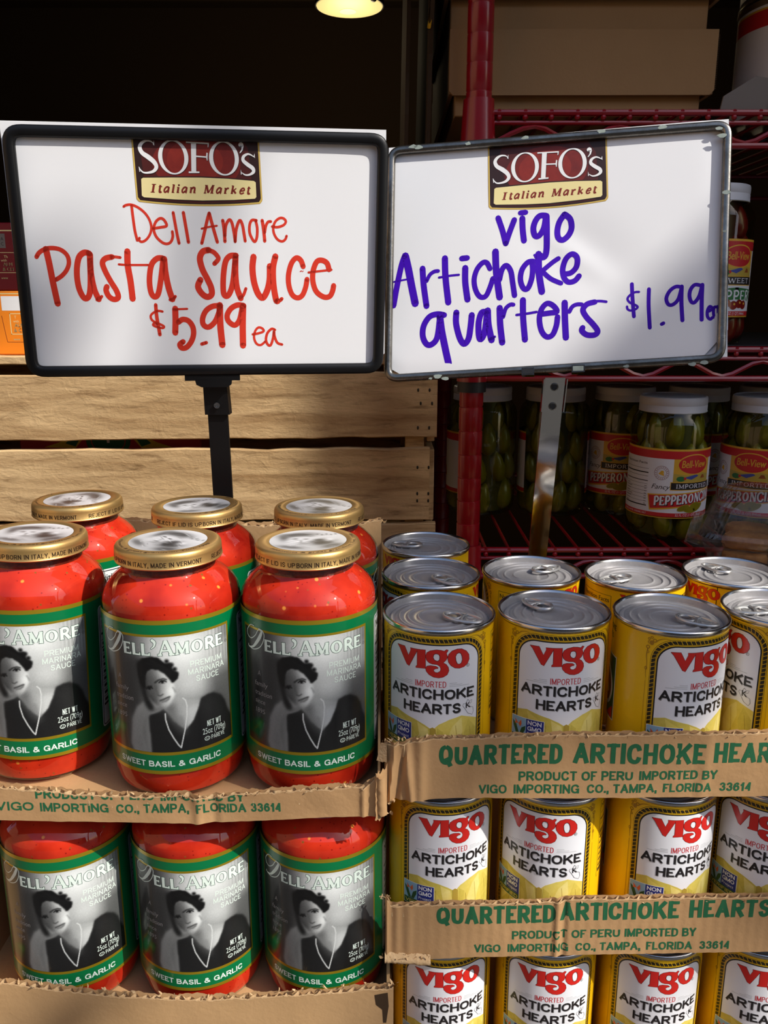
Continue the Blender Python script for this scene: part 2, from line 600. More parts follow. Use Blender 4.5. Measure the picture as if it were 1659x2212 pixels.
class Print:
    def __init__(s): s.t = []
    def tri(s, t, m, k): s.t.append((t, m, k))
    def poly(s, pts, m, k, holes=()):
        loops = [[Vector((x, y, 0)) for x, y in pts]] + [[Vector((x, y, 0)) for x, y in h] for h in holes]
        flat = [(v.x, v.y) for l in loops for v in l]
        for t in geometry.tessellate_polygon(loops):
            s.tri(tuple(flat[i] for i in t), m, k)
        return s
    def rect(s, x0, y0, x1, y1, m, k): return s.poly([(x0, y0), (x1, y0), (x1, y1), (x0, y1)], m, k)
    def ell(s, cx, cy, rx, ry, m, k, n=28, inner=None, rot=0.0):
        c, q = math.cos(rot), math.sin(rot)
        def loop(a, b): return [(cx + c * a * math.cos(2 * math.pi * i / n) - q * b * math.sin(2 * math.pi * i / n),
                                 cy + q * a * math.cos(2 * math.pi * i / n) + c * b * math.sin(2 * math.pi * i / n)) for i in range(n)]
        if inner:
            o, h = loop(rx, ry), loop(*inner)
            for i in range(n):
                j = (i + 1) % n
                s.tri((o[i], o[j], h[j]), m, k); s.tri((o[i], h[j], h[i]), m, k)
        else:
            o = loop(rx, ry)
            for i in range(n): s.tri(((cx, cy), o[i], o[(i + 1) % n]), m, k)
        return s
    def stroke(s, P, w, m, k, sub=5, cap=True, raw=False):
        W = list(w) if isinstance(w, (list, tuple)) else [w] * len(P)
        Q, X = (list(P), W) if raw else smooth_path(P, W, sub)
        n = len(Q)
        L, R = [], []
        for i in range(n):
            a, b = Q[max(i - 1, 0)], Q[min(i + 1, n - 1)]
            dx, dy = b[0] - a[0], b[1] - a[1]
            d = math.hypot(dx, dy) or 1e-9
            nx, ny = -dy / d * X[i] / 2, dx / d * X[i] / 2
            L.append((Q[i][0] + nx, Q[i][1] + ny)); R.append((Q[i][0] - nx, Q[i][1] - ny))
        for i in range(n - 1):
            s.tri((L[i], R[i], R[i + 1]), m, k); s.tri((L[i], R[i + 1], L[i + 1]), m, k)
        if cap:
            for q, r in ((Q[0], X[0] / 2), (Q[-1], X[-1] / 2)):
                for i in range(8):
                    a, b = 2 * math.pi * i / 8, 2 * math.pi * (i + 1) / 8
                    s.tri((q, (q[0] + r * math.cos(a), q[1] + r * math.sin(a)), (q[0] + r * math.cos(b), q[1] + r * math.sin(b))), m, k)
        return s
    def text(s, body, x, y, h, m, k, width=None, align='L', bold=0.0, shear=0.0, rot=0.0, sx=1.0, arc=None, wt=0.0):
        """cap height h, baseline y; `width` stretches the line to that length; arc=(cx,cy,r,angle0) bends it round a circle"""
        if wt: return sans_text(s, body, x - {'L': 0, 'C': .5, 'R': 1}[align] * width, y, h, m, k, width, wt, rot)
        T = text_tris(body, 0.0)
        if bold and not arc and h >= 2.2:   # a heavier cut: the same line printed twice, a hair apart
            T = T + [tuple((p[0] + bold * 1.6, p[1]) for p in t) for t in T]
        x0 = min(p[0] for t in T for p in t); x1 = max(p[0] for t in T for p in t)
        sc = h / CAPH
        sw = width / (x1 - x0) if width else sc * sx
        W = (x1 - x0) * sw
        o = {'L': 0.0, 'C': -W / 2, 'R': -W}[align]
        c, q = math.cos(rot), math.sin(rot)
        for t in T:
            out = []
            for p in t:
                a, b = (p[0] - x0) * sw + o, p[1] * sc
                a += shear * b
                if arc:
                    cx, cy, r, an = arc
                    th = an + (a / r)
                    out.append((cx + (r - b) * math.cos(th), cy + (r - b) * math.sin(th)))
                else: out.append((x + c * a - q * b, y + q * a + c * b))
            s.tri(tuple(out), m, k)
        return s
    def clipped(s, du, xmin=None, xmax=None, ymax=None):
        """cut into strips of width du (so that the sheet can bend) and clip at the ends and at a top edge ymax(x)"""
        def half(poly, f):
            out = []
            n = len(poly)
            for i in range(n):
                a, b = poly[i], poly[(i + 1) % n]
                fa, fb = f(a), f(b)
                if fa >= 0: out.append(a)
                if (fa < 0) != (fb < 0):
                    t = fa / (fa - fb)
                    out.append((a[0] + (b[0] - a[0]) * t, a[1] + (b[1] - a[1]) * t))
            return out
        for t, m, k in s.t:
            lo = min(p[0] for p in t); hi = max(p[0] for p in t)
            i0, i1 = math.floor(lo / du - 1e-9), math.floor(hi / du - 1e-9)
            for i in range(i0, i1 + 1):
                a, b = i * du, (i + 1) * du
                if xmin is not None: a = max(a, xmin)
                if xmax is not None: b = min(b, xmax)
                if b <= a: continue
                q = list(t)
                if lo < a: q = half(q, lambda p: p[0] - a)
                if len(q) > 2 and hi > b: q = half(q, lambda p: b - p[0])
                if len(q) > 2 and ymax:
                    ya, yb = ymax(a), ymax(b)
                    q = half(q, lambda p: ya + (yb - ya) * (p[0] - a) / (b - a) - p[1])
                if len(q) > 2: yield q, m, k
    def build(s, name, fn, du, **clip):
        """fn(x, y, layer) -> (position, normal)"""
        V, F, M, N, mats = [], [], [], [], []
        for q, m, k in s.clipped(du, **clip):
            if m not in mats: mats.append(m)
            b = len(V)
            for p in q:
                pos, nor = fn(p[0], p[1], k)
                V.append(tuple(pos)); N.append(tuple(nor))
            # keep the winding on the side of the normal
            e1 = Vector(V[b + 1]) - Vector(V[b]); e2 = Vector(V[b + 2]) - Vector(V[b])
            idx = list(range(b, len(V)))
            if e1.cross(e2).dot(Vector(N[b])) < 0: idx.reverse()
            F.append(tuple(idx)); M.append(mats.index(m))
        me = bpy.data.meshes.new(name)
        me.from_pydata(V, [], F)
        for m_ in mats: me.materials.append(MATS[m_])
        me.polygons.foreach_set('material_index', M)
        me.polygons.foreach_set('use_smooth', [True] * len(me.polygons))
        me.update()
        me.normals_split_custom_set_from_vertices(N)
        return me

LAYER = 0.00007

def on_cylinder(R, ztop):
    """label sheet in mm wrapped round a can or jar: u to the right seen from the front (-y), v down from the lid plane"""
    def fn(u, w, k):
        a = u / 1000.0 / R
        r = R + LAYER * k
        return (r * math.sin(a), -r * math.cos(a), ztop + w / 1000.0), (math.sin(a), -math.cos(a), 0)
    return fn

def rrect(x0, y0, x1, y1, r, n=7):
    """rounded rectangle outline, counter-clockwise from the lower right"""
    P = []
    for cx, cy, a in ((x1 - r, y0 + r, -90), (x1 - r, y1 - r, 0), (x0 + r, y1 - r, 90), (x0 + r, y0 + r, 180)):
        for i in range(n + 1):
            t = R_(a + 90 * i / n)
            P.append((cx + r * math.cos(t), cy + r * math.sin(t)))
    return P

# --- a small engraved serif alphabet drawn with strokes (cap height 1)
SERIF = {
 'E': (0.66, [('l', .14, 0, .14, 1), ('h', .04, 0, .62), ('h', .04, 1, .58), ('h', .14, .5, .46), ('v', .60, 0, .2), ('v', .56, .82, 1), ('v', .46, .4, .6)]),
 'L': (0.62, [('l', .14, 0, .14, 1), ('h', .03, 0, .6), ('h', .02, 1, .26), ('v', .58, 0, .24)]),
 'A': (0.86, [('l', .44, 1, .76, 0), ('t', .42, 1, .10, 0), ('h', .22, .33, .64), ('h', .0, 0, .24), ('h', .6, 0, .9)]),
 'M': (1.0, [('t', .16, 0, .16, 1), ('l', .16, 1, .5, .1), ('t', .5, .1, .84, 1), ('l', .84, 1, .84, 0), ('h', .03, 0, .28), ('h', .7, 0, .97), ('h', .03, 1, .2), ('h', .8, 1, .97)]),
 'O': (0.96, [('o', .48, .5, .43, .5)]),
 'R': (0.78, [('l', .15, 0, .15, 1), ('c', [(.15, .96), (.45, .96), (.6, .74), (.45, .5), (.15, .5)]), ('l', .4, .5, .7, 0), ('h', .03, 0, .28), ('h', .03, 1, .3), ('h', .6, 0, .82)]),
 'P': (0.70, [('l', .15, 0, .15, 1), ('c', [(.15, .96), (.45, .96), (.6, .72), (.45, .46), (.15, .46)]), ('h', .03, 0, .28), ('h', .03, 1, .3)]),
 'N': (0.86, [('t', .15, 0, .15, 1), ('l', .15, 1, .72, 0), ('t', .72, 0, .72, 1), ('h', .03, 0, .28), ('h', .03, 1, .2), ('h', .6, 1, .85)]),
 'C': (0.80, [('c', [(.74, .74), (.6, .95), (.36, .97), (.12, .72), (.12, .3), (.36, .03), (.6, .05), (.76, .28)]), ('v', .74, .7, .98)]),
 'I': (0.34, [('l', .17, 0, .17, 1), ('h', .03, 0, .31), ('h', .03, 1, .31)]),
 'T': (0.72, [('l', .36, 0, .36, 1), ('h', .03, 1, .69), ('h', .22, 0, .5), ('v', .05, .76, 1), ('v', .67, .76, 1)]),
 'D': (0.84, [('l', .15, 0, .15, 1), ('c', [(.15, .96), (.5, .96), (.74, .7), (.74, .3), (.5, .04), (.15, .04)]), ('h', .03, 0, .3), ('h', .03, 1, .3)]),
 'W': (1.1, [('l', .1, 1, .34, 0), ('t', .34, 0, .55, .9), ('l', .55, .9, .78, 0), ('t', .78, 0, 1.0, 1), ('h', 0, 1, .22), ('h', .9, 1, 1.1)]),
 'S': (0.64, [('c', [(.54, .76), (.46, .94), (.28, .97), (.1, .8), (.18, .6), (.44, .42), (.54, .22), (.38, .03), (.18, .05), (.08, .26)])]),
 "'": (0.28, [('c', [(.12, 1.0), (.2, .92), (.16, .78), (.06, .68)])]),
 ' ': (0.4, []),
}

def serif_text(pr, body, x, y, h, m, k, width, heavy=0.17, fat=0.0, caps=None):
    """engraved capitals; caps: indices drawn taller"""
    adv = sum(SERIF[c][0] * (1.25 if caps and i in caps else 1.0) + 0.06 for i, c in enumerate(body)) - 0.06
    sx = width / adv
    X = x
    for i, c in enumerate(body):
        a, items = SERIF[c]
        big = 1.25 if caps and i in caps else 1.0
        H, S = h * big, sx * big
        f = fat
        for it in items:
            if it[0] in 'lt':
                w = (heavy if it[0] == 'l' else heavy * 0.55) * h + f
                pr.stroke([(X + it[1] * S, y + it[2] * H), (X + it[3] * S, y + it[4] * H)], w, m, k, cap=False)
            elif it[0] == 'h':
                w = heavy * 0.5 * h + f
                yy = y + it[2] * H + (w / 2 - f / 2 if it[2] == 0 else (-w / 2 + f / 2 if it[2] == 1 else 0))
                pr.rect(X + it[1] * S - f / 2, yy - w / 2, X + it[3] * S + f / 2, yy + w / 2, m, k)
            elif it[0] == 'v':
                w = heavy * 0.42 * h + f
                pr.rect(X + it[1] * S - w / 2, y + it[2] * H - f / 2, X + it[1] * S + w / 2, y + it[3] * H + f / 2, m, k)
            elif it[0] == 'o':
                rx, ry = it[3] * S, it[4] * H
                pr.ell(X + it[1] * S, y + it[2] * H, rx + f / 2, ry + f / 2, m, k, 26, inner=(rx - heavy * h * 1.05 - f / 2, ry - heavy * h * .55 - f / 2))
            elif it[0] == 'c':
                pr.stroke([(X + p[0] * S, y + p[1] * H) for p in it[1]], heavy * 0.85 * h + f, m, k, sub=4, cap=False)
        X += a * S + 0.06 * sx
    return pr

# --- a heavy sans alphabet drawn with strokes: centrelines in a unit box, 'c' = curved through the points
SANS = {
 'A': (.80, [('s', (0, 0), (.5, 1)), ('s', (.5, 1), (1, 0)), ('s', (.2, .3), (.8, .3))]),
 'B': (.72, [('s', (0, 0), (0, 1)), ('c', (0, 1), (.6, 1), (.9, .9), (.9, .64), (.6, .53), (0, .53)), ('c', (0, .53), (.65, .53), (1, .4), (1, .14), (.65, 0), (0, 0))]),
 'C': (.76, [('c', (1, .70), (.84, .94), (.5, 1), (.13, .86), (0, .5), (.13, .14), (.5, 0), (.84, .06), (1, .30))]),
 'D': (.74, [('s', (0, 0), (0, 1)), ('c', (0, 1), (.5, 1), (.9, .84), (1, .5), (.9, .16), (.5, 0), (0, 0))]),
 'E': (.62, [('s', (0, 0), (0, 1)), ('s', (0, 1), (1, 1)), ('s', (0, .5), (.88, .5)), ('s', (0, 0), (1, 0))]),
 'F': (.58, [('s', (0, 0), (0, 1)), ('s', (0, 1), (1, 1)), ('s', (0, .5), (.85, .5))]),
 'G': (.80, [('c', (1, .72), (.82, .95), (.5, 1), (.13, .86), (0, .5), (.13, .14), (.5, 0), (.85, .1), (1, .4)), ('s', (.6, .44), (1, .44)), ('s', (1, 0), (1, .44))]),
 'H': (.74, [('s', (0, 0), (0, 1)), ('s', (1, 0), (1, 1)), ('s', (0, .5), (1, .5))]),
 'I': (.20, [('s', (.5, 0), (.5, 1))]),
 'J': (.56, [('c', (1, 1), (1, .35), (.85, .06), (.5, 0), (.15, .06), (0, .3))]),
 'K': (.76, [('s', (0, 0), (0, 1)), ('s', (0, .36), (.95, 1)), ('s', (.38, .6), (1, 0))]),
 'L': (.58, [('s', (0, 0), (0, 1)), ('s', (0, 0), (1, 0))]),
 'M': (.90, [('s', (0, 0), (0, 1)), ('s', (0, 1), (.5, .05)), ('s', (.5, .05), (1, 1)), ('s', (1, 0), (1, 1))]),
 'N': (.74, [('s', (0, 0), (0, 1)), ('s', (0, 1), (1, 0)), ('s', (1, 0), (1, 1))]),
 'O': (.82, [('c', (.5, 1), (.13, .86), (0, .5), (.13, .14), (.5, 0), (.87, .14), (1, .5), (.87, .86), (.5, 1))]),
 'P': (.68, [('s', (0, 0), (0, 1)), ('c', (0, 1), (.6, 1), (.95, .9), (1, .72), (.95, .54), (.6, .45), (0, .45))]),
 'Q': (.82, [('c', (.5, 1), (.13, .86), (0, .5), (.13, .14), (.5, 0), (.87, .14), (1, .5), (.87, .86), (.5, 1)), ('s', (.62, .2), (.92, -.12))]),
 'R': (.74, [('s', (0, 0), (0, 1)), ('c', (0, 1), (.6, 1), (.93, .9), (.97, .73), (.93, .56), (.6, .47), (0, .47)), ('s', (.5, .47), (1, 0))]),
 'S': (.68, [('c', (.96, .74), (.82, .95), (.5, 1), (.14, .92), (.04, .74), (.2, .58), (.5, .5), (.84, .41), (.98, .25), (.86, .07), (.5, 0), (.16, .06), (0, .28))]),
 'T': (.66, [('s', (.5, 0), (.5, 1)), ('s', (0, 1), (1, 1))]),
 'U': (.74, [('c', (0, 1), (0, .65), (0, .33), (.15, .07), (.5, 0), (.85, .07), (1, .33), (1, .65), (1, 1))]),
 'V': (.76, [('s', (0, 1), (.5, 0)), ('s', (.5, 0), (1, 1))]),
 'W': (1.08, [('s', (0, 1), (.26, 0)), ('s', (.26, 0), (.5, .95)), ('s', (.5, .95), (.74, 0)), ('s', (.74, 0), (1, 1))]),
 'X': (.74, [('s', (0, 0), (1, 1)), ('s', (0, 1), (1, 0))]),
 'Y': (.74, [('s', (0, 1), (.5, .45)), ('s', (1, 1), (.5, .45)), ('s', (.5, 0), (.5, .45))]),
 'Z': (.68, [('s', (0, 1), (1, 1)), ('s', (1, 1), (0, 0)), ('s', (0, 0), (1, 0))]),
 '0': (.62, [('c', (.5, 1), (.12, .84), (0, .5), (.12, .16), (.5, 0), (.88, .16), (1, .5), (.88, .84), (.5, 1))]),
 '1': (.42, [('s', (.8, 0), (.8, 1)), ('s', (.1, .74), (.8, .96))]),
 '2': (.62, [('c', (0, .72), (.15, .94), (.5, 1), (.88, .9), (.96, .7), (.8, .5), (.4, .26), (0, 0)), ('s', (0, 0), (1, 0))]),
 '3': (.62, [('c', (.02, .76), (.2, .96), (.55, 1), (.9, .86), (.86, .62), (.45, .53)), ('c', (.45, .53), (.9, .46), (1, .24), (.85, .05), (.5, 0), (.15, .06), (0, .28))]),
 '4': (.64, [('s', (.76, 0), (.76, 1)), ('s', (.7, 1), (0, .28)), ('s', (0, .24), (1, .24))]),
 '5': (.62, [('s', (.14, 1), (.9, 1)), ('s', (.14, 1), (.06, .5)), ('c', (.06, .5), (.4, .64), (.8, .58), (1, .32), (.86, .07), (.5, 0), (.15, .06), (0, .26))]),
 '6': (.62, [('c', (.94, .78), (.78, .96), (.5, 1), (.14, .84), (0, .45), (.1, .12), (.5, 0), (.88, .1), (1, .32), (.86, .55), (.5, .62), (.14, .52), (.04, .34))]),
 '7': (.60, [('s', (0, 1), (1, 1)), ('c', (1, 1), (.6, .55), (.38, 0))]),
 '8': (.62, [('c', (.5, .53), (.12, .64), (.08, .84), (.3, .98), (.5, 1), (.7, .98), (.92, .84), (.88, .64), (.5, .53), (.1, .42), (0, .22), (.2, .04), (.5, 0), (.8, .04), (1, .22), (.9, .42), (.5, .53))]),
 '9': (.62, [('c', (.06, .22), (.22, .04), (.5, 0), (.86, .16), (1, .55), (.9, .88), (.5, 1), (.12, .9), (0, .68), (.14, .45), (.5, .38), (.86, .48), (.96, .66))]),
 '&': (.86, [('c', (1, .0), (.5, .46), (.2, .78), (.34, .97), (.56, .96), (.66, .8), (.5, .62), (.12, .42), (.02, .2), (.18, .02), (.44, .0), (.72, .14), (.92, .46))]),
 ',': (.20, [('s', (.5, .06), (.3, -.2))]), '.': (.20, [('s', (.5, 0), (.5, .04))]),
 ' ': (.28, []),
}

def sans_text(pr, body, x, y, h, m, k, width, wt, rot=0.0):
    gap = .085 if wt > .16 else .15
    adv = [SANS[c][0] + gap for c in body]
    sx = width / (sum(adv) - gap)
    w = wt * h
    c_, s_ = math.cos(rot), math.sin(rot)
    X = 0.0
    for ch, a in zip(body, adv):
        L = (a - gap) * sx
        w2 = min(w, L * .9)
        fx = lambda u: X + w2 / 2 + u * (L - w2)
        fy = lambda v: w / 2 + v * (h - w)
        R = lambda p: (x + c_ * p[0] - s_ * p[1], y + s_ * p[0] + c_ * p[1])
        for it in SANS[ch][1]:
            P = [(fx(u), fy(v)) for u, v in it[1:]]
            if it[0] == 's':
                (ax, ay), (bx, by) = P
                d = math.hypot(bx - ax, by - ay) or 1e-6
                e = w / 2 if (abs(ax - bx) < 1e-6 or abs(ay - by) < 1e-6) else w * .46
                if abs(ay - by) < 1e-6 and 0.01 < it[1][1] < .99: e = 0
                ux, uy = (bx - ax) / d * e, (by - ay) / d * e
                P = [(ax - ux, ay - uy), (bx + ux, by + uy)]
                ww = w * (.82 if abs(ay - by) < 1e-6 else 1.0)
                pr.stroke([R(p) for p in P], ww, m, k, cap=False)
            else:
                pr.stroke([R(p) for p in P], w * .96, m, k, sub=4, cap=False)
        X += a * sx
    return pr

# ---------------------------------------------------------------- traced lettering and outlines, in millimetres on the surface they are printed on
HAND_LEFT = [(2.02, [(-53.4, 37.1), (-53.0, 29.0), (-52.3, 19.3), (-51.0, 12.0)]), (1.85, [(-59.3, 36.5), (-57.3, 37.6), (-53.4, 37.9), (-48.5, 35.9), (-43.8, 32.0), (-40.8, 27.2), (-39.7, 21.9), (-40.9, 17.0), (-43.9, 12.9), (-47.4, 11.0), (-49.5, 12.0), (-49.2, 13.8)]), (2.02, [(-38.3, 20.9), (-32.8, 21.8), (-28.5, 22.7), (-28.4, 24.9), (-30.3, 27.7), (-32.8, 28.3), (-35.9, 26.0), (-37.8, 21.9), (-37.7, 17.8), (-35.7, 13.8), (-31.9, 10.5), (-28.4, 9.7), (-25.5, 11.4), (-24.0, 15.1), (-24.1, 18.8)]), (2.21, [(-22.6, 32.7), (-21.4, 23.0), (-20.4, 15.6), (-19.5, 10.2)]), (2.38, [(-14.9, 32.8), (-13.9, 24.7), (-12.9, 16.5), (-12.3, 11.1)]), (2.38, [(-2.1, 10.4), (0.5, 19.1), (3.1, 28.2), (4.7, 32.7)]), (2.41, [(4.7, 32.7), (6.3, 25.8), (8.1, 18.4), (9.9, 11.4)]), (1.46, [(-1.7, 21.2), (3.6, 22.5), (10.1, 23.5)]), (2.41, [(14.8, 27.5), (15.5, 21.0), (15.8, 11.9)]), (2.24, [(16.0, 16.0), (16.9, 23.4), (19.7, 28.0), (21.7, 26.0), (23.1, 18.6), (23.7, 11.9)]), (2.24, [(23.7, 11.9), (24.9, 21.1), (27.8, 27.7), (29.8, 24.4), (30.8, 17.8), (31.5, 12.4)]), (2.06, [(40.7, 27.9), (37.3, 28.0), (35.4, 24.5), (35.2, 18.7), (37.2, 13.8), (39.1, 12.1), (40.7, 15.5), (41.2, 22.1), (40.2, 27.5)]), (2.44, [(45.2, 27.9), (46.1, 21.3), (46.7, 12.6)]), (2.09, [(46.9, 18.9), (47.9, 23.8), (49.7, 26.8), (51.9, 27.2)]), (1.89, [(52.8, 23.5), (57.0, 23.1), (61.8, 24.7), (63.6, 27.4), (61.9, 29.6), (58.9, 29.8), (55.4, 27.2), (53.7, 22.7), (54.2, 18.1), (56.7, 14.0), (60.2, 12.5), (62.8, 14.0), (63.9, 16.6)]), (4.53, [(-119.7, 4.9), (-118.3, -5.5), (-116.9, -19.9), (-115.0, -35.7)]), (3.17, [(-127.2, -0.9), (-124.7, 2.4), (-119.8, 5.1), (-114.0, 5.7), (-108.4, 4.3), (-104.4, 0.4), (-103.6, -5.0), (-105.8, -10.4), (-109.9, -14.8), (-114.5, -17.7)]), (4.29, [(-88.3, 2.3), (-91.9, 2.5), (-95.8, -1.0), (-98.0, -8.9), (-98.5, -17.7), (-97.4, -25.7), (-94.3, -31.6), (-90.7, -29.4), (-88.7, -19.1), (-87.5, 1.6)]), (4.29, [(-87.3, 1.3), (-87.8, -12.5), (-86.3, -24.9), (-83.6, -32.3)]), (2.22, [(-85.1, -32.7), (-82.9, -32.1), (-81.2, -30.1)]), (2.07, [(-64.8, -0.8), (-68.1, -0.4), (-71.0, -0.2)]), (4.07, [(-71.0, -0.4), (-75.8, -1.5), (-78.5, -4.8), (-77.0, -11.0), (-73.3, -19.0), (-69.7, -25.6), (-68.7, -30.8), (-72.1, -32.3), (-75.7, -30.1), (-77.5, -25.6), (-76.7, -22.7)]), (4.59, [(-59.1, 3.8), (-59.6, -6.5), (-58.4, -18.9), (-57.8, -31.8)]), (1.63, [(-66.3, -5.9), (-59.7, -6.3), (-44.2, -6.2)]), (4.12, [(-32.7, -1.0), (-36.8, -1.2), (-41.1, -5.2), (-43.2, -12.2), (-44.0, -20.3), (-43.1, -27.7), (-40.6, -30.3), (-37.8, -27.7), (-35.2, -17.3), (-32.4, -1.9)]), (4.5, [(-31.6, -1.5), (-31.2, -12.1), (-29.6, -23.2), (-27.2, -32.1)]), (2.28, [(-29.1, -32.5), (-26.4, -31.8), (-24.8, -29.9)]), (3.42, [(6.9, -4.8), (9.7, -1.9), (9.8, 0.3), (6.6, 3.9), (2.2, 5.4)]), (4.56, [(2.9, 5.4), (-1.6, 4.2), (-4.2, -0.9), (-2.7, -9.0), (0.7, -16.3), (3.4, -23.0), (3.5, -28.3), (-0.0, -30.2), (-4.1, -27.6), (-6.8, -22.3), (-4.6, -17.1)]), (4.24, [(23.9, 1.5), (19.3, 1.1), (15.7, -2.9), (13.7, -11.8), (12.8, -22.2), (13.4, -28.6), (16.5, -29.0), (19.8, -22.2), (21.8, -11.8), (23.5, 1.2)]), (4.47, [(23.5, 0.8), (22.9, -11.8), (23.6, -22.9), (26.3, -31.2)]), (2.31, [(25.6, -31.2), (28.4, -28.9), (30.6, -23.7)]), (4.68, [(37.5, 0.6), (36.4, -7.9), (37.2, -18.4), (40.0, -27.4), (43.7, -30.8), (47.4, -25.1), (49.6, -16.8), (50.1, -6.4)]), (4.62, [(54.7, 1.1), (52.6, -7.8), (52.6, -20.6), (54.2, -31.9), (55.3, -33.4)]), (2.81, [(53.7, -33.0), (56.9, -33.0), (58.8, -31.5)]), (3.9, [(76.5, -6.5), (74.7, -1.7), (71.2, 0.1), (67.3, -4.0), (64.8, -12.2), (64.7, -20.5), (67.1, -28.0), (71.3, -30.7), (75.3, -28.8), (78.1, -22.7), (79.4, -16.3)]), (1.72, [(80.7, -11.0), (88.9, -10.0), (99.1, -8.8)]), (4.06, [(97.1, -8.6), (95.6, -3.8), (91.7, -1.6), (87.4, -2.7), (84.4, -9.8), (84.1, -18.1), (86.7, -25.7), (92.5, -29.9), (97.3, -29.5), (99.7, -25.6), (100.7, -21.1)]), (0.77, [(74.1, -10.3), (75.1, -9.8)]), (0.62, [(75.7, -10.4), (76.5, -9.9)]), (2.66, [(-40.4, -36.4), (-40.3, -44.4), (-39.4, -53.3), (-38.7, -59.6)]), (1.78, [(-35.5, -41.6), (-38.9, -41.1), (-42.7, -42.6), (-44.9, -45.2), (-43.8, -48.5), (-39.6, -50.7), (-35.3, -52.9), (-36.1, -54.4), (-40.5, -53.6), (-43.4, -52.1), (-42.5, -50.7), (-40.4, -51.4)]), (4.59, [(-25.5, -39.3), (-25.8, -48.1), (-26.6, -58.1)]), (1.61, [(-27.1, -39.9), (-21.9, -39.7), (-16.2, -39.5)]), (4.12, [(-23.7, -49.9), (-20.2, -47.7), (-15.8, -48.8), (-12.7, -53.3), (-12.3, -59.2), (-14.5, -65.2), (-18.5, -69.7), (-22.3, -70.1), (-23.6, -67.4), (-20.9, -65.2)]), (2.7, [(-6.2, -67.1), (-2.6, -66.0)]), (4.12, [(10.1, -37.0), (4.1, -37.4), (-1.3, -40.7), (-4.4, -46.6), (-4.1, -51.8), (-0.1, -53.7), (5.0, -49.6), (8.3, -42.9), (9.7, -37.4)]), (4.95, [(9.5, -36.6), (9.2, -51.8), (10.1, -67.9)]), (4.12, [(28.4, -37.0), (23.5, -36.4), (18.2, -39.2), (15.0, -44.4), (15.9, -49.2), (20.6, -52.2), (24.6, -48.1), (27.2, -38.4)]), (4.86, [(27.9, -37.0), (27.0, -51.8), (26.6, -68.4)]), (1.82, [(34.7, -59.5), (39.3, -58.7), (43.5, -57.1), (42.5, -54.8), (39.4, -54.1), (36.7, -57.1), (35.7, -62.3), (37.5, -66.9), (40.9, -68.0), (44.4, -65.4)]), (2.0, [(52.7, -56.0), (50.0, -55.2), (46.5, -58.6), (45.2, -63.9), (46.6, -67.7), (48.9, -68.1), (51.0, -62.4), (51.9, -57.1), (52.2, -60.9), (54.3, -66.2), (58.1, -67.7)])]
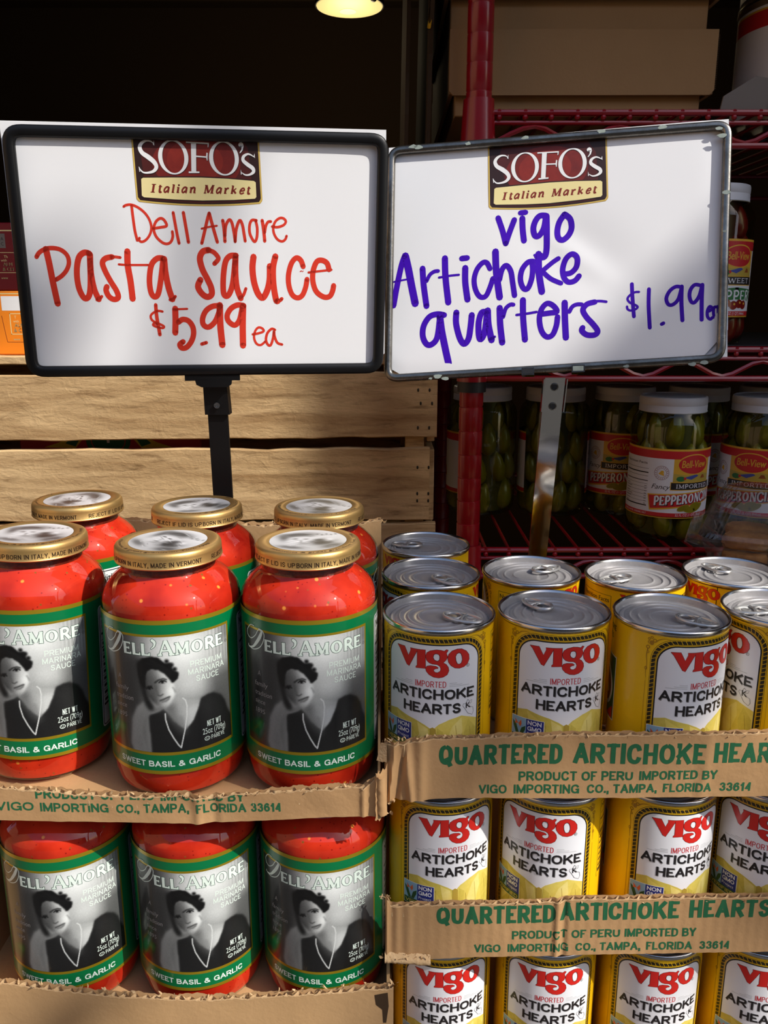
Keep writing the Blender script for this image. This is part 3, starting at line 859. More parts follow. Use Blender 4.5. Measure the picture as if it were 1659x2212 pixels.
HAND_RIGHT = [(4.49, [(-41.5, 32.4), (-37.8, 21.3), (-35.2, 10.9)]), (4.44, [(-35.2, 10.9), (-32.2, 19.9), (-28.4, 30.1)]), (4.65, [(-21.9, 31.0), (-21.6, 22.3), (-20.5, 12.5)]), (4.2, [(-23.4, 35.5), (-19.3, 35.7)]), (4.6, [(-3.0, 32.1), (-8.0, 32.1), (-11.5, 27.8), (-13.0, 21.7), (-11.5, 16.0), (-8.0, 16.3), (-4.5, 22.2), (-3.0, 31.3)]), (4.8, [(-2.5, 31.7), (-2.2, 18.0), (-2.4, 3.7), (-4.4, -1.8), (-9.9, -0.9)]), (4.55, [(11.9, 32.1), (7.9, 26.4), (6.2, 19.4), (7.0, 13.3), (10.5, 11.3), (14.9, 14.8), (17.4, 20.7), (16.3, 27.9), (11.9, 32.1)]), (4.71, [(-128.7, -35.7), (-125.6, -18.4), (-121.9, -1.7), (-119.3, 5.5)]), (5.99, [(-118.8, 5.5), (-116.0, -6.3), (-113.3, -20.1), (-110.2, -34.8)]), (1.5, [(-128.3, -15.7), (-119.7, -14.5), (-112.2, -13.6)]), (4.83, [(-104.1, -5.9), (-103.1, -19.6), (-100.6, -37.5)]), (3.15, [(-100.7, -16.6), (-97.9, -11.5), (-94.2, -9.0), (-91.0, -8.7)]), (5.04, [(-85.3, 1.6), (-84.7, -14.3), (-82.3, -35.3)]), (1.89, [(-90.2, -14.2), (-81.6, -13.2), (-73.6, -12.8)]), (4.99, [(-68.3, -7.4), (-68.2, -19.3), (-66.3, -33.7)]), (4.53, [(-71.2, 0.6), (-66.8, 0.8)]), (4.12, [(-47.9, -9.2), (-50.5, -4.2), (-54.1, -4.0), (-58.7, -9.4), (-60.9, -17.6), (-59.6, -26.0), (-56.0, -31.8), (-51.3, -31.6), (-47.8, -24.5), (-45.5, -17.4)]), (5.3, [(-43.5, 4.7), (-42.7, -12.4), (-39.9, -33.1)]), (4.24, [(-40.1, -18.7), (-38.1, -10.6), (-34.6, -7.2), (-31.0, -12.0), (-29.4, -21.3), (-27.8, -32.2)]), (4.24, [(-12.9, -4.8), (-17.4, -5.6), (-21.9, -11.5), (-23.1, -19.6), (-20.8, -26.4), (-17.3, -27.1), (-14.3, -20.1), (-13.3, -12.0), (-13.9, -5.3)]), (5.2, [(-8.7, 1.0), (-8.3, -14.3), (-5.9, -30.2)]), (3.76, [(7.1, -3.5), (2.2, -6.7), (-5.3, -12.9)]), (3.8, [(-5.3, -13.9), (1.2, -19.9), (9.2, -23.9)]), (2.0, [(-11.9, 0.2), (-6.4, 0.9)]), (4.31, [(11.6, -16.4), (17.1, -15.7), (21.5, -10.9), (21.9, -3.8), (18.0, -0.6), (13.1, -4.3), (10.6, -12.3), (11.7, -19.4), (15.1, -23.2), (20.1, -22.4), (23.5, -18.6)]), (4.75, [(-85.7, -45.6), (-91.6, -44.6), (-98.1, -46.6), (-102.9, -53.9), (-103.6, -62.5), (-100.6, -69.0), (-96.3, -69.7), (-91.5, -64.0), (-89.2, -47.0)]), (5.56, [(-89.4, -45.4), (-87.8, -57.8), (-85.0, -71.7), (-81.9, -85.7)]), (4.88, [(-75.5, -43.9), (-75.7, -52.9), (-72.7, -64.8), (-69.0, -70.2), (-65.3, -66.1), (-63.7, -56.6), (-62.7, -46.6)]), (4.83, [(-52.2, -44.4), (-54.8, -45.4), (-56.9, -52.7), (-56.8, -63.2), (-55.2, -67.0), (-52.1, -61.3), (-50.1, -45.6)]), (5.25, [(-49.6, -43.5), (-49.0, -55.1), (-46.3, -67.9)]), (2.1, [(-47.9, -67.3), (-43.7, -65.3)]), (4.99, [(-39.8, -41.8), (-39.3, -55.5), (-37.6, -70.3)]), (3.3, [(-37.0, -49.3), (-34.9, -42.6), (-31.3, -39.6), (-28.7, -39.7)]), (4.74, [(-21.0, -36.2), (-20.7, -51.1), (-19.2, -68.7)]), (2.06, [(-26.1, -48.2), (-17.8, -47.5), (-10.1, -46.5)]), (4.28, [(-6.0, -48.4), (0.6, -47.8), (6.2, -47.0), (3.6, -42.3), (-1.5, -39.9), (-6.0, -44.4), (-7.7, -52.7), (-5.9, -62.1), (-1.8, -67.0), (2.8, -65.6), (5.8, -58.4), (6.7, -51.2)]), (4.85, [(12.3, -39.9), (12.6, -53.5), (13.4, -68.3)]), (3.23, [(16.0, -47.5), (18.3, -43.5), (21.8, -41.8), (25.7, -41.9)]), (2.18, [(44.8, -40.6), (39.8, -39.8), (34.9, -39.9)]), (4.36, [(35.9, -40.4), (29.9, -41.9), (26.7, -46.4), (29.4, -52.2), (34.9, -58.6), (38.2, -63.9), (36.0, -66.9), (30.0, -66.7), (26.0, -63.4), (26.5, -60.8)]), (2.86, [(64.5, -27.3), (64.9, -36.8), (66.1, -53.4)]), (1.84, [(69.9, -33.9), (66.8, -34.0), (63.0, -36.2), (61.2, -39.1), (63.0, -42.1), (66.9, -44.1), (68.9, -45.8), (67.4, -47.6), (63.6, -48.5), (61.3, -47.3), (60.8, -45.2)]), (2.9, [(77.5, -32.1), (77.3, -45.4), (78.2, -62.9)]), (2.8, [(87.2, -60.4), (88.5, -59.7)]), (2.8, [(101.8, -31.8), (97.6, -31.3), (93.1, -34.5), (90.6, -40.2), (92.2, -45.0), (95.7, -45.2), (99.6, -41.2), (101.9, -32.9)]), (3.0, [(102.1, -31.3), (101.9, -43.4), (102.7, -58.1)]), (2.8, [(116.7, -31.5), (112.0, -30.5), (108.8, -34.0), (107.9, -38.9), (109.1, -43.5), (111.6, -44.4), (115.0, -39.8), (117.0, -32.6)]), (3.0, [(117.4, -30.8), (117.0, -43.1), (117.0, -58.2)]), (2.35, [(122.5, -51.7), (124.9, -49.7), (123.0, -48.0), (121.3, -51.1), (121.3, -55.8), (123.3, -58.0), (125.0, -56.7)]), (2.25, [(128.9, -48.8), (126.4, -48.7), (125.7, -52.3), (126.4, -56.5), (128.4, -57.1)]), (1.76, [(128.9, -47.8), (129.1, -58.2)])]
VIGO = {'V': [(-24.4, 14.0), (-18.6, 13.8), (-15.7, 19.3), (-13.9, 15.5), (-14.3, 14.0), (-9.4, 14.0), (-9.6, 15.1), (-15.2, 26.5), (-16.7, 25.7), (-22.6, 15.9)], 'I': [(-9.4, 14.0), (-4.2, 13.6), (-3.9, 26.2), (-10.4, 26.5), (-10.2, 25.8), (-9.3, 24.8)], 'gO': [(-3.8, 17.8), (-3.1, 15.5), (-1.0, 14.0), (2.9, 13.1), (5.7, 13.4), (7.8, 14.0), (9.2, 12.9), (10.2, 13.3), (9.0, 15.4), (9.8, 17.6), (8.9, 19.9), (7.2, 21.7), (9.0, 22.9), (10.4, 24.9), (10.8, 27.2), (9.8, 29.8), (7.4, 31.4), (4.6, 32.0), (1.4, 31.6), (-1.5, 30.1), (-3.3, 28.0), (-3.7, 26.2), (-3.0, 24.6), (-0.8, 24.0), (2.7, 24.3), (4.1, 25.2), (3.9, 25.6), (2.7, 25.7), (1.3, 26.5), (1.3, 27.6), (2.4, 28.5), (3.8, 28.6), (5.4, 27.6), (5.9, 25.9), (5.1, 24.0), (3.4, 22.9), (0.6, 22.7), (-1.6, 22.0), (-3.2, 20.4)], 'gI': [(2.9, 15.7), (4.3, 16.1), (5.0, 17.4), (4.9, 19.5), (4.0, 20.6), (3.0, 20.6), (1.6, 19.8), (0.9, 18.3), (1.2, 16.6), (1.9, 15.9)], 'oO': [(10.0, 18.8), (10.6, 16.2), (12.7, 14.0), (16.0, 13.0), (19.0, 13.2), (22.2, 15.1), (24.2, 17.9), (24.5, 21.0), (23.3, 23.8), (20.9, 25.5), (17.8, 26.1), (14.8, 25.6), (12.2, 23.8), (10.6, 21.5)], 'oI': [(17.2, 15.5), (18.5, 16.2), (19.3, 18.2), (19.6, 20.5), (18.9, 22.7), (17.6, 23.4), (16.2, 22.9), (15.3, 20.7), (15.0, 18.0), (15.7, 16.2)]}
PORTRAIT = {'hair': [(-17.1, 69.7), (-15.8, 65.9), (-13.3, 63.2), (-8.1, 61.7), (-3.6, 62.4), (-0.9, 64.7), (0.7, 66.4), (3.4, 65.9), (4.5, 68.3), (4.9, 70.7), (7.1, 72.6), (8.3, 74.5), (7.6, 76.8), (5.6, 78.5), (4.8, 79.0), (2.6, 77.1), (1.6, 75.3), (-0.6, 72.9), (-2.2, 71.8), (-3.8, 70.6), (-6.0, 70.4), (-8.3, 70.3), (-10.6, 71.7), (-12.2, 74.9), (-12.6, 79.7), (-12.6, 83.3), (-13.9, 82.9), (-16.0, 79.6), (-16.8, 74.4)], 'face': [(-12.5, 74.9), (-9.5, 70.7), (-6.0, 70.2), (-2.7, 71.2), (-0.0, 73.2), (2.1, 75.6), (4.2, 78.4), (5.3, 80.8), (5.5, 83.8), (5.7, 86.8), (4.6, 89.8), (2.8, 92.7), (0.9, 95.1), (-1.1, 96.0), (-3.9, 95.2), (-6.7, 93.6), (-8.9, 91.3), (-11.1, 88.6), (-12.8, 84.6), (-13.2, 79.8)], 'shade': [(-13.1, 75.0), (-10.7, 72.9), (-8.5, 78.7), (-6.1, 82.1), (-4.8, 86.8), (-3.8, 91.0), (-2.2, 95.8), (-6.7, 93.9), (-10.0, 90.5), (-12.8, 85.2)], 'neck': [(-1.7, 96.0), (4.0, 91.0), (7.3, 88.2), (9.0, 90.4), (10.1, 91.5), (20.4, 93.2), (19.2, 97.8), (15.5, 106.3), (10.8, 111.7), (6.9, 108.8), (4.2, 104.4), (2.1, 100.6), (-1.7, 97.6)], 'nsh': [(-3.3, 95.5), (0.0, 95.7), (3.9, 92.2), (5.0, 96.5), (2.7, 100.6), (-1.2, 98.2)], 'dress': [(-11.5, 101.4), (-2.2, 96.4), (-0.1, 98.8), (3.1, 104.9), (7.5, 109.5), (10.5, 112.3), (15.5, 106.9), (19.1, 99.0), (20.7, 93.6), (21.7, 92.6), (25.5, 91.4), (30.1, 91.6), (35.3, 95.0), (38.4, 99.9), (40.1, 106.2), (43.8, 113.5), (44.9, 132.6), (44.8, 139.7), (21.1, 131.8), (-1.9, 130.3), (-11.2, 129.8), (-11.4, 116.1), (-12.0, 106.9)], 'arm': [(-23.8, 104.4), (-19.4, 96.0), (-14.2, 92.0), (-11.2, 92.2), (-10.7, 95.2), (-12.7, 100.9), (-15.3, 105.6), (-16.8, 113.9), (-15.2, 121.7), (-14.8, 129.1), (-20.0, 130.3), (-24.1, 127.6), (-26.4, 122.6), (-24.9, 112.8)], 'hand': [(-11.2, 99.5), (-10.2, 97.2), (-6.7, 96.0), (-3.3, 95.5), (-1.7, 96.7), (-4.5, 98.6), (-9.1, 100.2)], 'browR': [(-6.4, 79.1), (-4.0, 77.3), (-1.2, 76.5), (0.7, 77.1)], 'browL': [(-12.4, 83.0), (-10.9, 81.8), (-8.6, 81.4)], 'eyeR': [(-1.8, 78.7)], 'eyeL': [(-10.1, 83.1)], 'nose': [(-5.8, 80.8), (-5.4, 84.4), (-4.7, 87.4), (-2.9, 87.6), (-1.4, 86.4)], 'lip1': [(-3.9, 91.2), (-1.5, 90.2), (0.2, 89.4), (2.1, 88.7)], 'lip2': [(-2.8, 91.8), (-0.5, 91.6), (1.5, 90.0)], 'neckl': [(9.8, 90.5), (11.4, 92.2), (12.1, 96.0), (11.7, 102.6), (10.0, 112.2), (7.9, 120.7), (7.1, 124.2), (5.6, 122.3), (2.9, 117.2), (0.2, 111.0), (-1.3, 104.3), (-1.3, 100.0)], 'curl': [(4.4, 69.5), (6.6, 72.6)], 'Dscript': [(-30.6, 47.7), (-28.3, 48.9), (-30.0, 52.9), (-33.2, 57.3), (-37.1, 61.2), (-41.5, 62.3), (-42.6, 60.9)], 'Dbow': [(-35.2, 46.9), (-39.2, 47.2), (-43.1, 51.4), (-42.7, 54.9), (-38.8, 56.0), (-34.2, 52.8), (-31.4, 48.8), (-28.2, 48.0), (-26.3, 50.8), (-27.5, 55.8), (-30.8, 60.2), (-36.3, 62.7), (-40.4, 62.6)]}
SOFO = {'S': [(-34.1, 81.6), (-36.0, 83.0), (-39.3, 83.3), (-42.6, 81.7), (-44.3, 78.6), (-42.8, 74.9), (-38.4, 71.9), (-34.4, 68.5), (-33.0, 65.1), (-35.2, 62.2), (-39.2, 61.0), (-42.8, 61.1), (-45.0, 63.0), (-45.8, 64.8)], 'St': [(-33.5, 83.7), (-33.5, 80.0), (-34.5, 81.0)], 'Sb': [(-46.1, 65.3), (-46.0, 65.1), (-45.2, 61.6), (-45.7, 61.4)], 'O1': [(-20.0, 72.3)], 'O2': [(17.8, 72.3)], 'F1': [(-10.0, 83.5), (6.9, 83.0), (6.8, 82.0), (-10.1, 82.5)], 'F2': [(-6.3, 82.9), (-2.5, 82.8), (-3.5, 62.5), (-7.1, 62.6)], 'F3': [(-9.1, 62.5), (-1.1, 62.6), (-1.1, 61.5), (-9.2, 61.3)], 'F4': [(6.1, 83.0), (7.1, 82.9), (6.5, 79.9), (6.0, 79.9)], 'F5': [(-3.1, 73.8), (5.3, 73.4), (5.2, 72.4), (-3.2, 72.8)], 'F6': [(4.9, 76.1), (5.8, 75.8), (5.4, 70.5), (4.9, 70.5), (4.5, 72.4), (4.5, 73.7)], 'ap': [(29.0, 82.4), (29.8, 83.6), (31.2, 84.0), (32.5, 83.2), (33.0, 81.3), (32.2, 78.4), (30.1, 76.1), (29.7, 76.5), (31.1, 78.7), (31.4, 80.6), (30.0, 80.6), (29.1, 81.5)], 's': [(40.2, 73.9), (38.2, 75.2), (35.6, 75.7), (32.7, 74.0), (32.2, 71.2), (35.3, 68.4), (39.2, 65.7), (39.7, 63.1), (37.0, 61.2), (33.6, 60.8), (31.0, 62.3)], 'st': [(41.0, 76.3), (41.2, 72.9), (40.1, 74.0)], 'sb': [(30.1, 64.7), (30.8, 62.1), (30.5, 60.9), (30.1, 61.1)]}
LAYER = 0.00004
Z = CAM_Z

# ---------------------------------------------------------------- the setting
def struct(name, b, **kw):
    o = b.obj(name, **kw)
    o['kind'] = 'structure'
    return o

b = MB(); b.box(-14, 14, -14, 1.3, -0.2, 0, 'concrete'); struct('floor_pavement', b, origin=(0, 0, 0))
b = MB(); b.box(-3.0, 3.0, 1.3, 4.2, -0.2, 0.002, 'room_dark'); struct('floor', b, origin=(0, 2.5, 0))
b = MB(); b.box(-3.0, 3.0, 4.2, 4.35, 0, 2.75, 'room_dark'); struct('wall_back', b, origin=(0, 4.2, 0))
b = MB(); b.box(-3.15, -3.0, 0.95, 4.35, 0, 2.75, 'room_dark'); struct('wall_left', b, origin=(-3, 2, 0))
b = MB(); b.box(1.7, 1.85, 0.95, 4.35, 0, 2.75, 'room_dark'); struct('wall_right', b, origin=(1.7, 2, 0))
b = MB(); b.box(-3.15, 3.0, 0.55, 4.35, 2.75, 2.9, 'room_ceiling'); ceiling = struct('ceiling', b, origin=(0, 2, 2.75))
for i in range(5):
    b = MB(); b.box(-3.0, 1.7, 1.25 + i * 0.66, 1.35 + i * 0.66, 2.63, 2.75, 'room_ceiling', 0.01)
    b.obj('beam', ceiling)
# unseen header added in front of the rack to hold back sky light
b = MB(); b.box(-3.15, 1.85, .76, .80, Z + .405, 2.75, 'room_ceiling', .004); struct('wall_shade_header', b, origin=(0, .78, Z + .405))
# tan building up the street, left behind the camera: the jars mirror its sunlit side
b = MB(); b.box(-7.5, -6.0, -11.0, .6, 0, 5.5, 'stucco'); struct('wall_building', b, origin=(-6, -5, 0))
# unseen wall added on the right to keep the sun off the shelf rack
def sun_space(s, t, d):
    e1 = Vector((math.cos(SUN_AZ), math.sin(SUN_AZ), 0)); e2 = SUN_DIR.cross(e1)
    if e2.z < 0: e2 = -e2
    return e1 * s + e2 * t + SUN_DIR * d + Vector((0, 0, CAM_Z))
e1_ = Vector((math.cos(SUN_AZ), math.sin(SUN_AZ), 0)); h_ = Vector((math.sin(SUN_AZ), -math.cos(SUN_AZ), 0))
b = MB()
q = [e1_ * 0.778 + h_ * 2.5, e1_ * 2.6 + h_ * 2.5, e1_ * 2.6 + h_ * 3.0, e1_ * 0.87 + h_ * 3.0]
vs = [(p.x, p.y, 0) for p in q] + [(p.x, p.y, 6.2) for p in q]
b.add(vs, [(0, 1, 2, 3), (4, 5, 6, 7), (0, 1, 5, 4), (1, 2, 6, 5), (2, 3, 7, 6), (3, 0, 4, 7)], 'brick_wall_paint')
struct('wall_sun_blocker', b, origin=(q[0].x, q[0].y, 0))
# terrace of buildings across the street, behind the camera
b = MB(); b.box(-14, 14, -13, -11.5, 0, 7.5, 'brick_wall_paint'); struct('wall_street', b, origin=(0, -11.5, 0))

# unseen tree added towards the sun, leaf masses placed to throw the soft shade
tree = empty('added_shade_tree', (3.9, -2.6, 0), 'unseen leafy tree added on the sunny side to shade the stall', 'tree')
b = MB()
BLOBS = [(.548, -.078, .03), (.297, -.06, .028), (.435, -.015, .036), (.395, .0, .026), (.475, -.065, .036), (.515, -.115, .034), (.36, .035, .022), (.50, .035, .058), (.535, -.02, .046), (.56, .045, .05), (.61, .06, .045), (.66, .065, .042), (.705, .075, .045), (.76, .075, .06), (.54, .085, .03), (.83, .08, .09),
         (.585, -.265, .055), (.66, -.22, .055), (.41, .37, .06), (.36, .44, .06), (.565, .60, .05)]
for (s, t, r) in BLOBS:
    c = sun_space(s, t, 5.0)
    seed = RNG.random() * 50
    def wob(p, q, seed=seed): return q * (1 + 0.28 * noise.noise(p * 2.2 + Vector((seed, 0, 0))))
    b.sphere(c, (r, r, r), 18, 12, 'leaf', wob)
b.obj('shade_foliage', tree)
b = MB()
b.tube([(3.9, -2.6, 0), (3.95, -2.62, 1.6), (4.15, -2.5, 3.2), (4.3, -2.2, 4.4)], 0.075, 10, 'bark')
b.tube([(4.2, -2.4, 3.6), sun_space(.83, .08, 5.05), sun_space(.76, .075, 5.03), sun_space(.56, .05, 5.03), sun_space(.42, .36, 5.05)], 0.012, 6, 'bark')
b.tube([(4.1, -2.53, 3.0), sun_space(.7, -.24, 5.1), sun_space(.6, -.27, 5.05)], 0.012, 6, 'bark')
b.tube([(4.3, -2.2, 4.4), sun_space(.565, .60, 5.05)], 0.014, 6, 'bark')
b.obj('added_trunk', tree)

# ceiling lamp far back in the shop
LX, LY, LZ = -0.075 * 1.0, 2.9, 0
LZ = Z + LY * math.tan(R_(17.6)) - 0.022
LX = (755 - 829.5) / 1800 * (LY * math.cos(R_(14)) - (LZ - Z) * math.sin(R_(14)))
lamp = empty('ceiling_lamp', (LX, LY, LZ), 'round warm ceiling lamp glowing in the dark shop', 'lamp')
b = MB(); b.lathe([(0.0, -.012), (.035, -.0115), (.07, -.008), (.102, .0), (.104, .004)], 40, 'lamp_shade', (LX, LY, LZ)); b.obj('diffuser', lamp)
b = MB(); b.lathe([(0.0, -.0135), (.018, -.0132), (.026, -.0128)], 24, 'lamp_bulb', (LX - .005, LY, LZ)); b.obj('bright_centre', lamp)
b = MB(); b.lathe([(.104, .002), (.107, .002), (.107, .02), (.02, .05), (.02, 2.75 - LZ)], 40, 'rack_black', (LX, LY, LZ), cap1=True)
b.obj('rim', lamp)
_pl = bpy.data.lights.new('lamp_light', 'POINT'); _pl.energy = 4.5; _pl.color = (1, .8, .5); _pl.shadow_soft_size = .09
_lo = bpy.data.objects.new('lamp_light', _pl); COL.objects.link(_lo); _lo.parent = lamp; _lo.location = (0, 0, -.12)
for a in (-118, -42):
    b = MB(); c, s_ = math.cos(R_(a)), math.sin(R_(a))
    b.sphere((LX + .102 * c, LY + .102 * s_, LZ - .002), (.009, .006, .005), 10, 6, 'rack_black'); b.obj('clip', lamp)

# ---------------------------------------------------------------- table that carries the whole display (below the frame)
TZ = Z - 0.556
t = empty('display_table', (0, .65, 0), 'wooden table under the stacked trays and the crate', 'table')
b = MB(); b.box(-1.05, 1.0, .44, .866, TZ - .035, TZ, 'table_wood', .004); b.obj('tabletop', t)
for x in (-1.0, .94):
    for y in (.48, .80):
        b = MB(); b.box(x, x + .05, y, y + .05, 0, TZ - .035, 'table_wood', .004); b.obj('leg', t)

t = empty('crate_stand', (-.3, 1.12, 0), 'low wooden stand under the rough crate', 'table')
b = MB(); b.box(-.72, .068, .93, 1.32, TZ - .03, TZ, 'table_wood', .004); b.obj('tabletop', t)
for x in (-.70, .02):
    for y in (.95, 1.26):
        b = MB(); b.box(x, x + .04, y, y + .04, .002, TZ - .03, 'table_wood', .004); b.obj('leg', t)

# ---------------------------------------------------------------- wooden crate behind the jars
def plank(parent, x0, x1, y0, y1, z0, z1, seed, name='plank', tilt=0.0):
    rg = random.Random(seed)
    b = MB()
    n = 44 if x1 - x0 > .3 else 10
    f = [rg.uniform(-.0012, .0012) for _ in range(60)]
    def edge(i, k): return noise.noise(Vector((i * 0.33, seed * 3.1 + k * 9, 0))) * .0022 + noise.noise(Vector((i * 1.7, seed + k * 5, 2))) * .0008
    ring = []
    vs, fs = [], []
    for i in range(n + 1):
        x = x0 + (x1 - x0) * i / n
        dz = tilt * (x - x0)
        a, c = z0 + edge(i, 0) + dz, z1 + edge(i, 1) + dz
        e = .0012
        vs += [(x, y0, a + e), (x, y0, c - e), (x, y0 + e, c), (x, y1, c), (x, y1, a), (x, y0 + e, a)]
    for i in range(n):
        for k in range(6):
            fs.append((i * 6 + k, i * 6 + (k + 1) % 6, (i + 1) * 6 + (k + 1) % 6, (i + 1) * 6 + k))
    fs.append(tuple(range(6))); fs.append(tuple(n * 6 + k for k in range(6))[::-1])
    b.add(vs, fs, 'crate_wood')
    return b.obj(name, parent)

CK = .955 / .885
CX0, CX1, CY0, CY1 = -.64, .0565 * CK, .885 * CK, 1.30
crate = empty('wooden_crate', ((CX0 + CX1) / 2, (CY0 + CY1) / 2, TZ), 'rough wooden crate of wide slats standing behind the jars', 'crate')
rows = [(a_ * CK, c_ * CK) for a_, c_ in ((-.0745, -.1442), (-.1532, -.2325), (-.2372, -.307), (-.313, -.384), (-.390, -.446), (-.452, -.5135))]
for i, (zt, zb) in enumerate(rows):
    plank(crate, CX0, CX1 - (.008 if i == 1 else 0), CY0, CY0 + .010, Z + zb, Z + zt, i + 1, tilt=(.0095 if i == 0 else 0.005))
    plank(crate, CX0, CX1, CY1 - .010, CY1, Z + zb, Z + zt, i + 21)
    for x in (CX0 + .001, CX1 - .011):
        b = MB(); b.box(x, x + .009, CY0 + .011, CY1 - .011, Z + zb, Z + zt, 'crate_wood', .001); b.obj('side_plank', crate)
for x in (CX0 + .012, CX1 - .036):
    for y in (CY0 + .0105, CY1 - .0335):
        b = MB(); b.box(x, x + .022, y, y + .022, TZ + .002, Z - .0675, 'crate_wood', .001); b.obj('corner_post', crate)
b = MB(); b.box(CX0 + .012, CX1 - .012, CY0 + .012, CY1 - .012, TZ, TZ + .008, 'crate_wood', .001); b.obj('bottom_board', crate)
for i, (y0, y1) in enumerate(((CY0 - .002, CY0 + .075), (CY0 + .082, CY0 + .16), (CY0 + .166, CY0 + .24), (CY0 + .246, CY1))):
    plank(crate, CX0, CX1, y0, y1, Z - .0615 * CK, Z - .0525 * CK, i + 41, 'top_slat')
for i, x in enumerate((CX1 - .022, CX1 - .009)):
    for zz in (-.088, -.102, -.128, -.171, -.208, -.2):
        b = MB(); b.sphere((x + (.003 if zz == -.102 else 0), CY0 - .0002, Z + zz * CK), (.0012, .0006, .0022), 8, 5, 'ink_rope'); b.obj('nail_head', crate)

# red carton inside, seen through the gap between two slats
pk = empty('red_package', (-.325, 1.03, TZ + .0082), 'red carton with green and yellow emblem inside the wooden crate', 'box')
b = MB(); b.box(-.442, -.2215, 1.0, 1.06, TZ + .0082, Z - .102, 'box_red', .002); b.obj('carton', pk)
pr = Print()
ex, ez = -334, -160.5
pr.ell(ex, ez, 27, 20, 'emblem_green', 1, 30)
pr.ell(ex, ez, 21, 15.5, 'label_red', 2, 30, inner=(20, 14.6))
pr.rect(ex - 1.6, ez - 2.5, ex + 1.6, ez + 3.5, 'label_white', 3)
for sg in (-1, 1):
    pr.poly([(ex + sg * 30, ez + 3), (ex + sg * 44, ez + 5), (ex + sg * 60, ez - 2), (ex + sg * 78, ez - 8), (ex + sg * 40, ez - 9)], 'emblem_yellow', 1)
    pr.poly([(ex + sg * 34, ez + 3), (ex + sg * 45, ez + 3.5), (ex + sg * 52, ez - 3), (ex + sg * 40, ez - 7)], 'emblem_green', 2)
def flatxz(y, z0=Z):
    return lambda x, w, k: ((x / 1000, y - LAYER * 2 * k, z0 + w / 1000), (0, -1, 0))
link('emblem', pr.build('emblem', lambda x, w, k: ((x / 1000 + .325, 1.0 - 1.03 - LAYER * 2 * k, Z + w / 1000 - TZ - .0082), (0, -1, 0)), 500), pk)

# boxes standing on top of the crate at the left edge
def flat_box(name, x0, x1, y0, y1, z0, z1, m, label, cat, pr, group=None):
    o = empty(name, ((x0 + x1) / 2, (y0 + y1) / 2, z0), label, cat, group)
    b = MB(); b.box(x0, x1, y0, y1, z0, z1, m, .0015); b.obj('carton', o)
    L = o.location
    if pr:
        link('print', pr.build('print', lambda x, w, k: ((x * CK / 1000 - L.x, y0 - L.y - .00008 * k, Z + w * CK / 1000 - L.z), (0, -1, 0)), 500), o)
    return o
pr = Print()
pr.rect(-401, -6.5, -380, 8.2, 'ink_white', 1)
pr.rect(-410, 10.2, -375, 11.2, 'logo_cream', 1)
for a in ((-393.8, -31, -393, -9.3), (-393.8, -10, -372, -9.3), (-393.8, -31, -372, -30.3)): pr.rect(*a, 'logo_cream', 1)
pr.text('T', -389, -14.5, 2.6, 'logo_cream', 1); pr.text('with', -390.5, -18.6, 2.4, 'logo_cream', 1)
pr.text('ALM', -389.5, -23.4, 3.6, 'logo_cream', 1, bold=.02); pr.text('& CH', -390.5, -28.6, 3.6, 'logo_cream', 1, bold=.02)
pr.text('www', -392, -37, 2.2, 'logo_cream', 1, bold=.03)
pr.stroke([(-402, -12), (-399.5, -32), (-398.5, -38.5)], .5, 'ink_maroon', 1); pr.rect(-398.6, -39.2, -370, -38.6, 'food_orange', 1)
flat_box('cookie_box', -.62, -.345, .90 * CK, 1.06, Z - .0522 * CK, Z + .0135 * CK, 'box_orange', 'orange box with white panel standing on the crate top', 'box', pr, None)
pr = Print()
pr.rect(-412, 56.4, -391, 70.6, 'grey_card', 1); pr.text('A', -395.5, 64, 3, 'ink_black', 2); pr.text('C', -395.5, 59, 3, 'ink_black', 2)
pr.rect(-412, 73, -380, 74.2, 'logo_cream', 1)
pr.rect(-412, 51.6, -378, 52.2, 'logo_cream', 1); pr.rect(-412, 31.6, -378, 32.2, 'logo_cream', 1)
pr.text('Th', -394, 46.5, 2.6, 'logo_cream', 1); pr.text('with', -397.5, 43, 2.4, 'logo_cream', 1)
pr.text('ALM', -395.5, 38.5, 3.4, 'logo_cream', 1, bold=.02); pr.text('& CH', -396.5, 33.6, 3.4, 'logo_cream', 1, bold=.02)
pr.text('www', -399, 25.5, 2.2, 'logo_cream', 1, bold=.03)
flat_box('cookie_box', -.62, -.350, .902 * CK, 1.06, Z + .0136 * CK, Z + .0815 * CK, 'box_maroon', 'dark red box stacked on the orange box', 'box', pr, None)

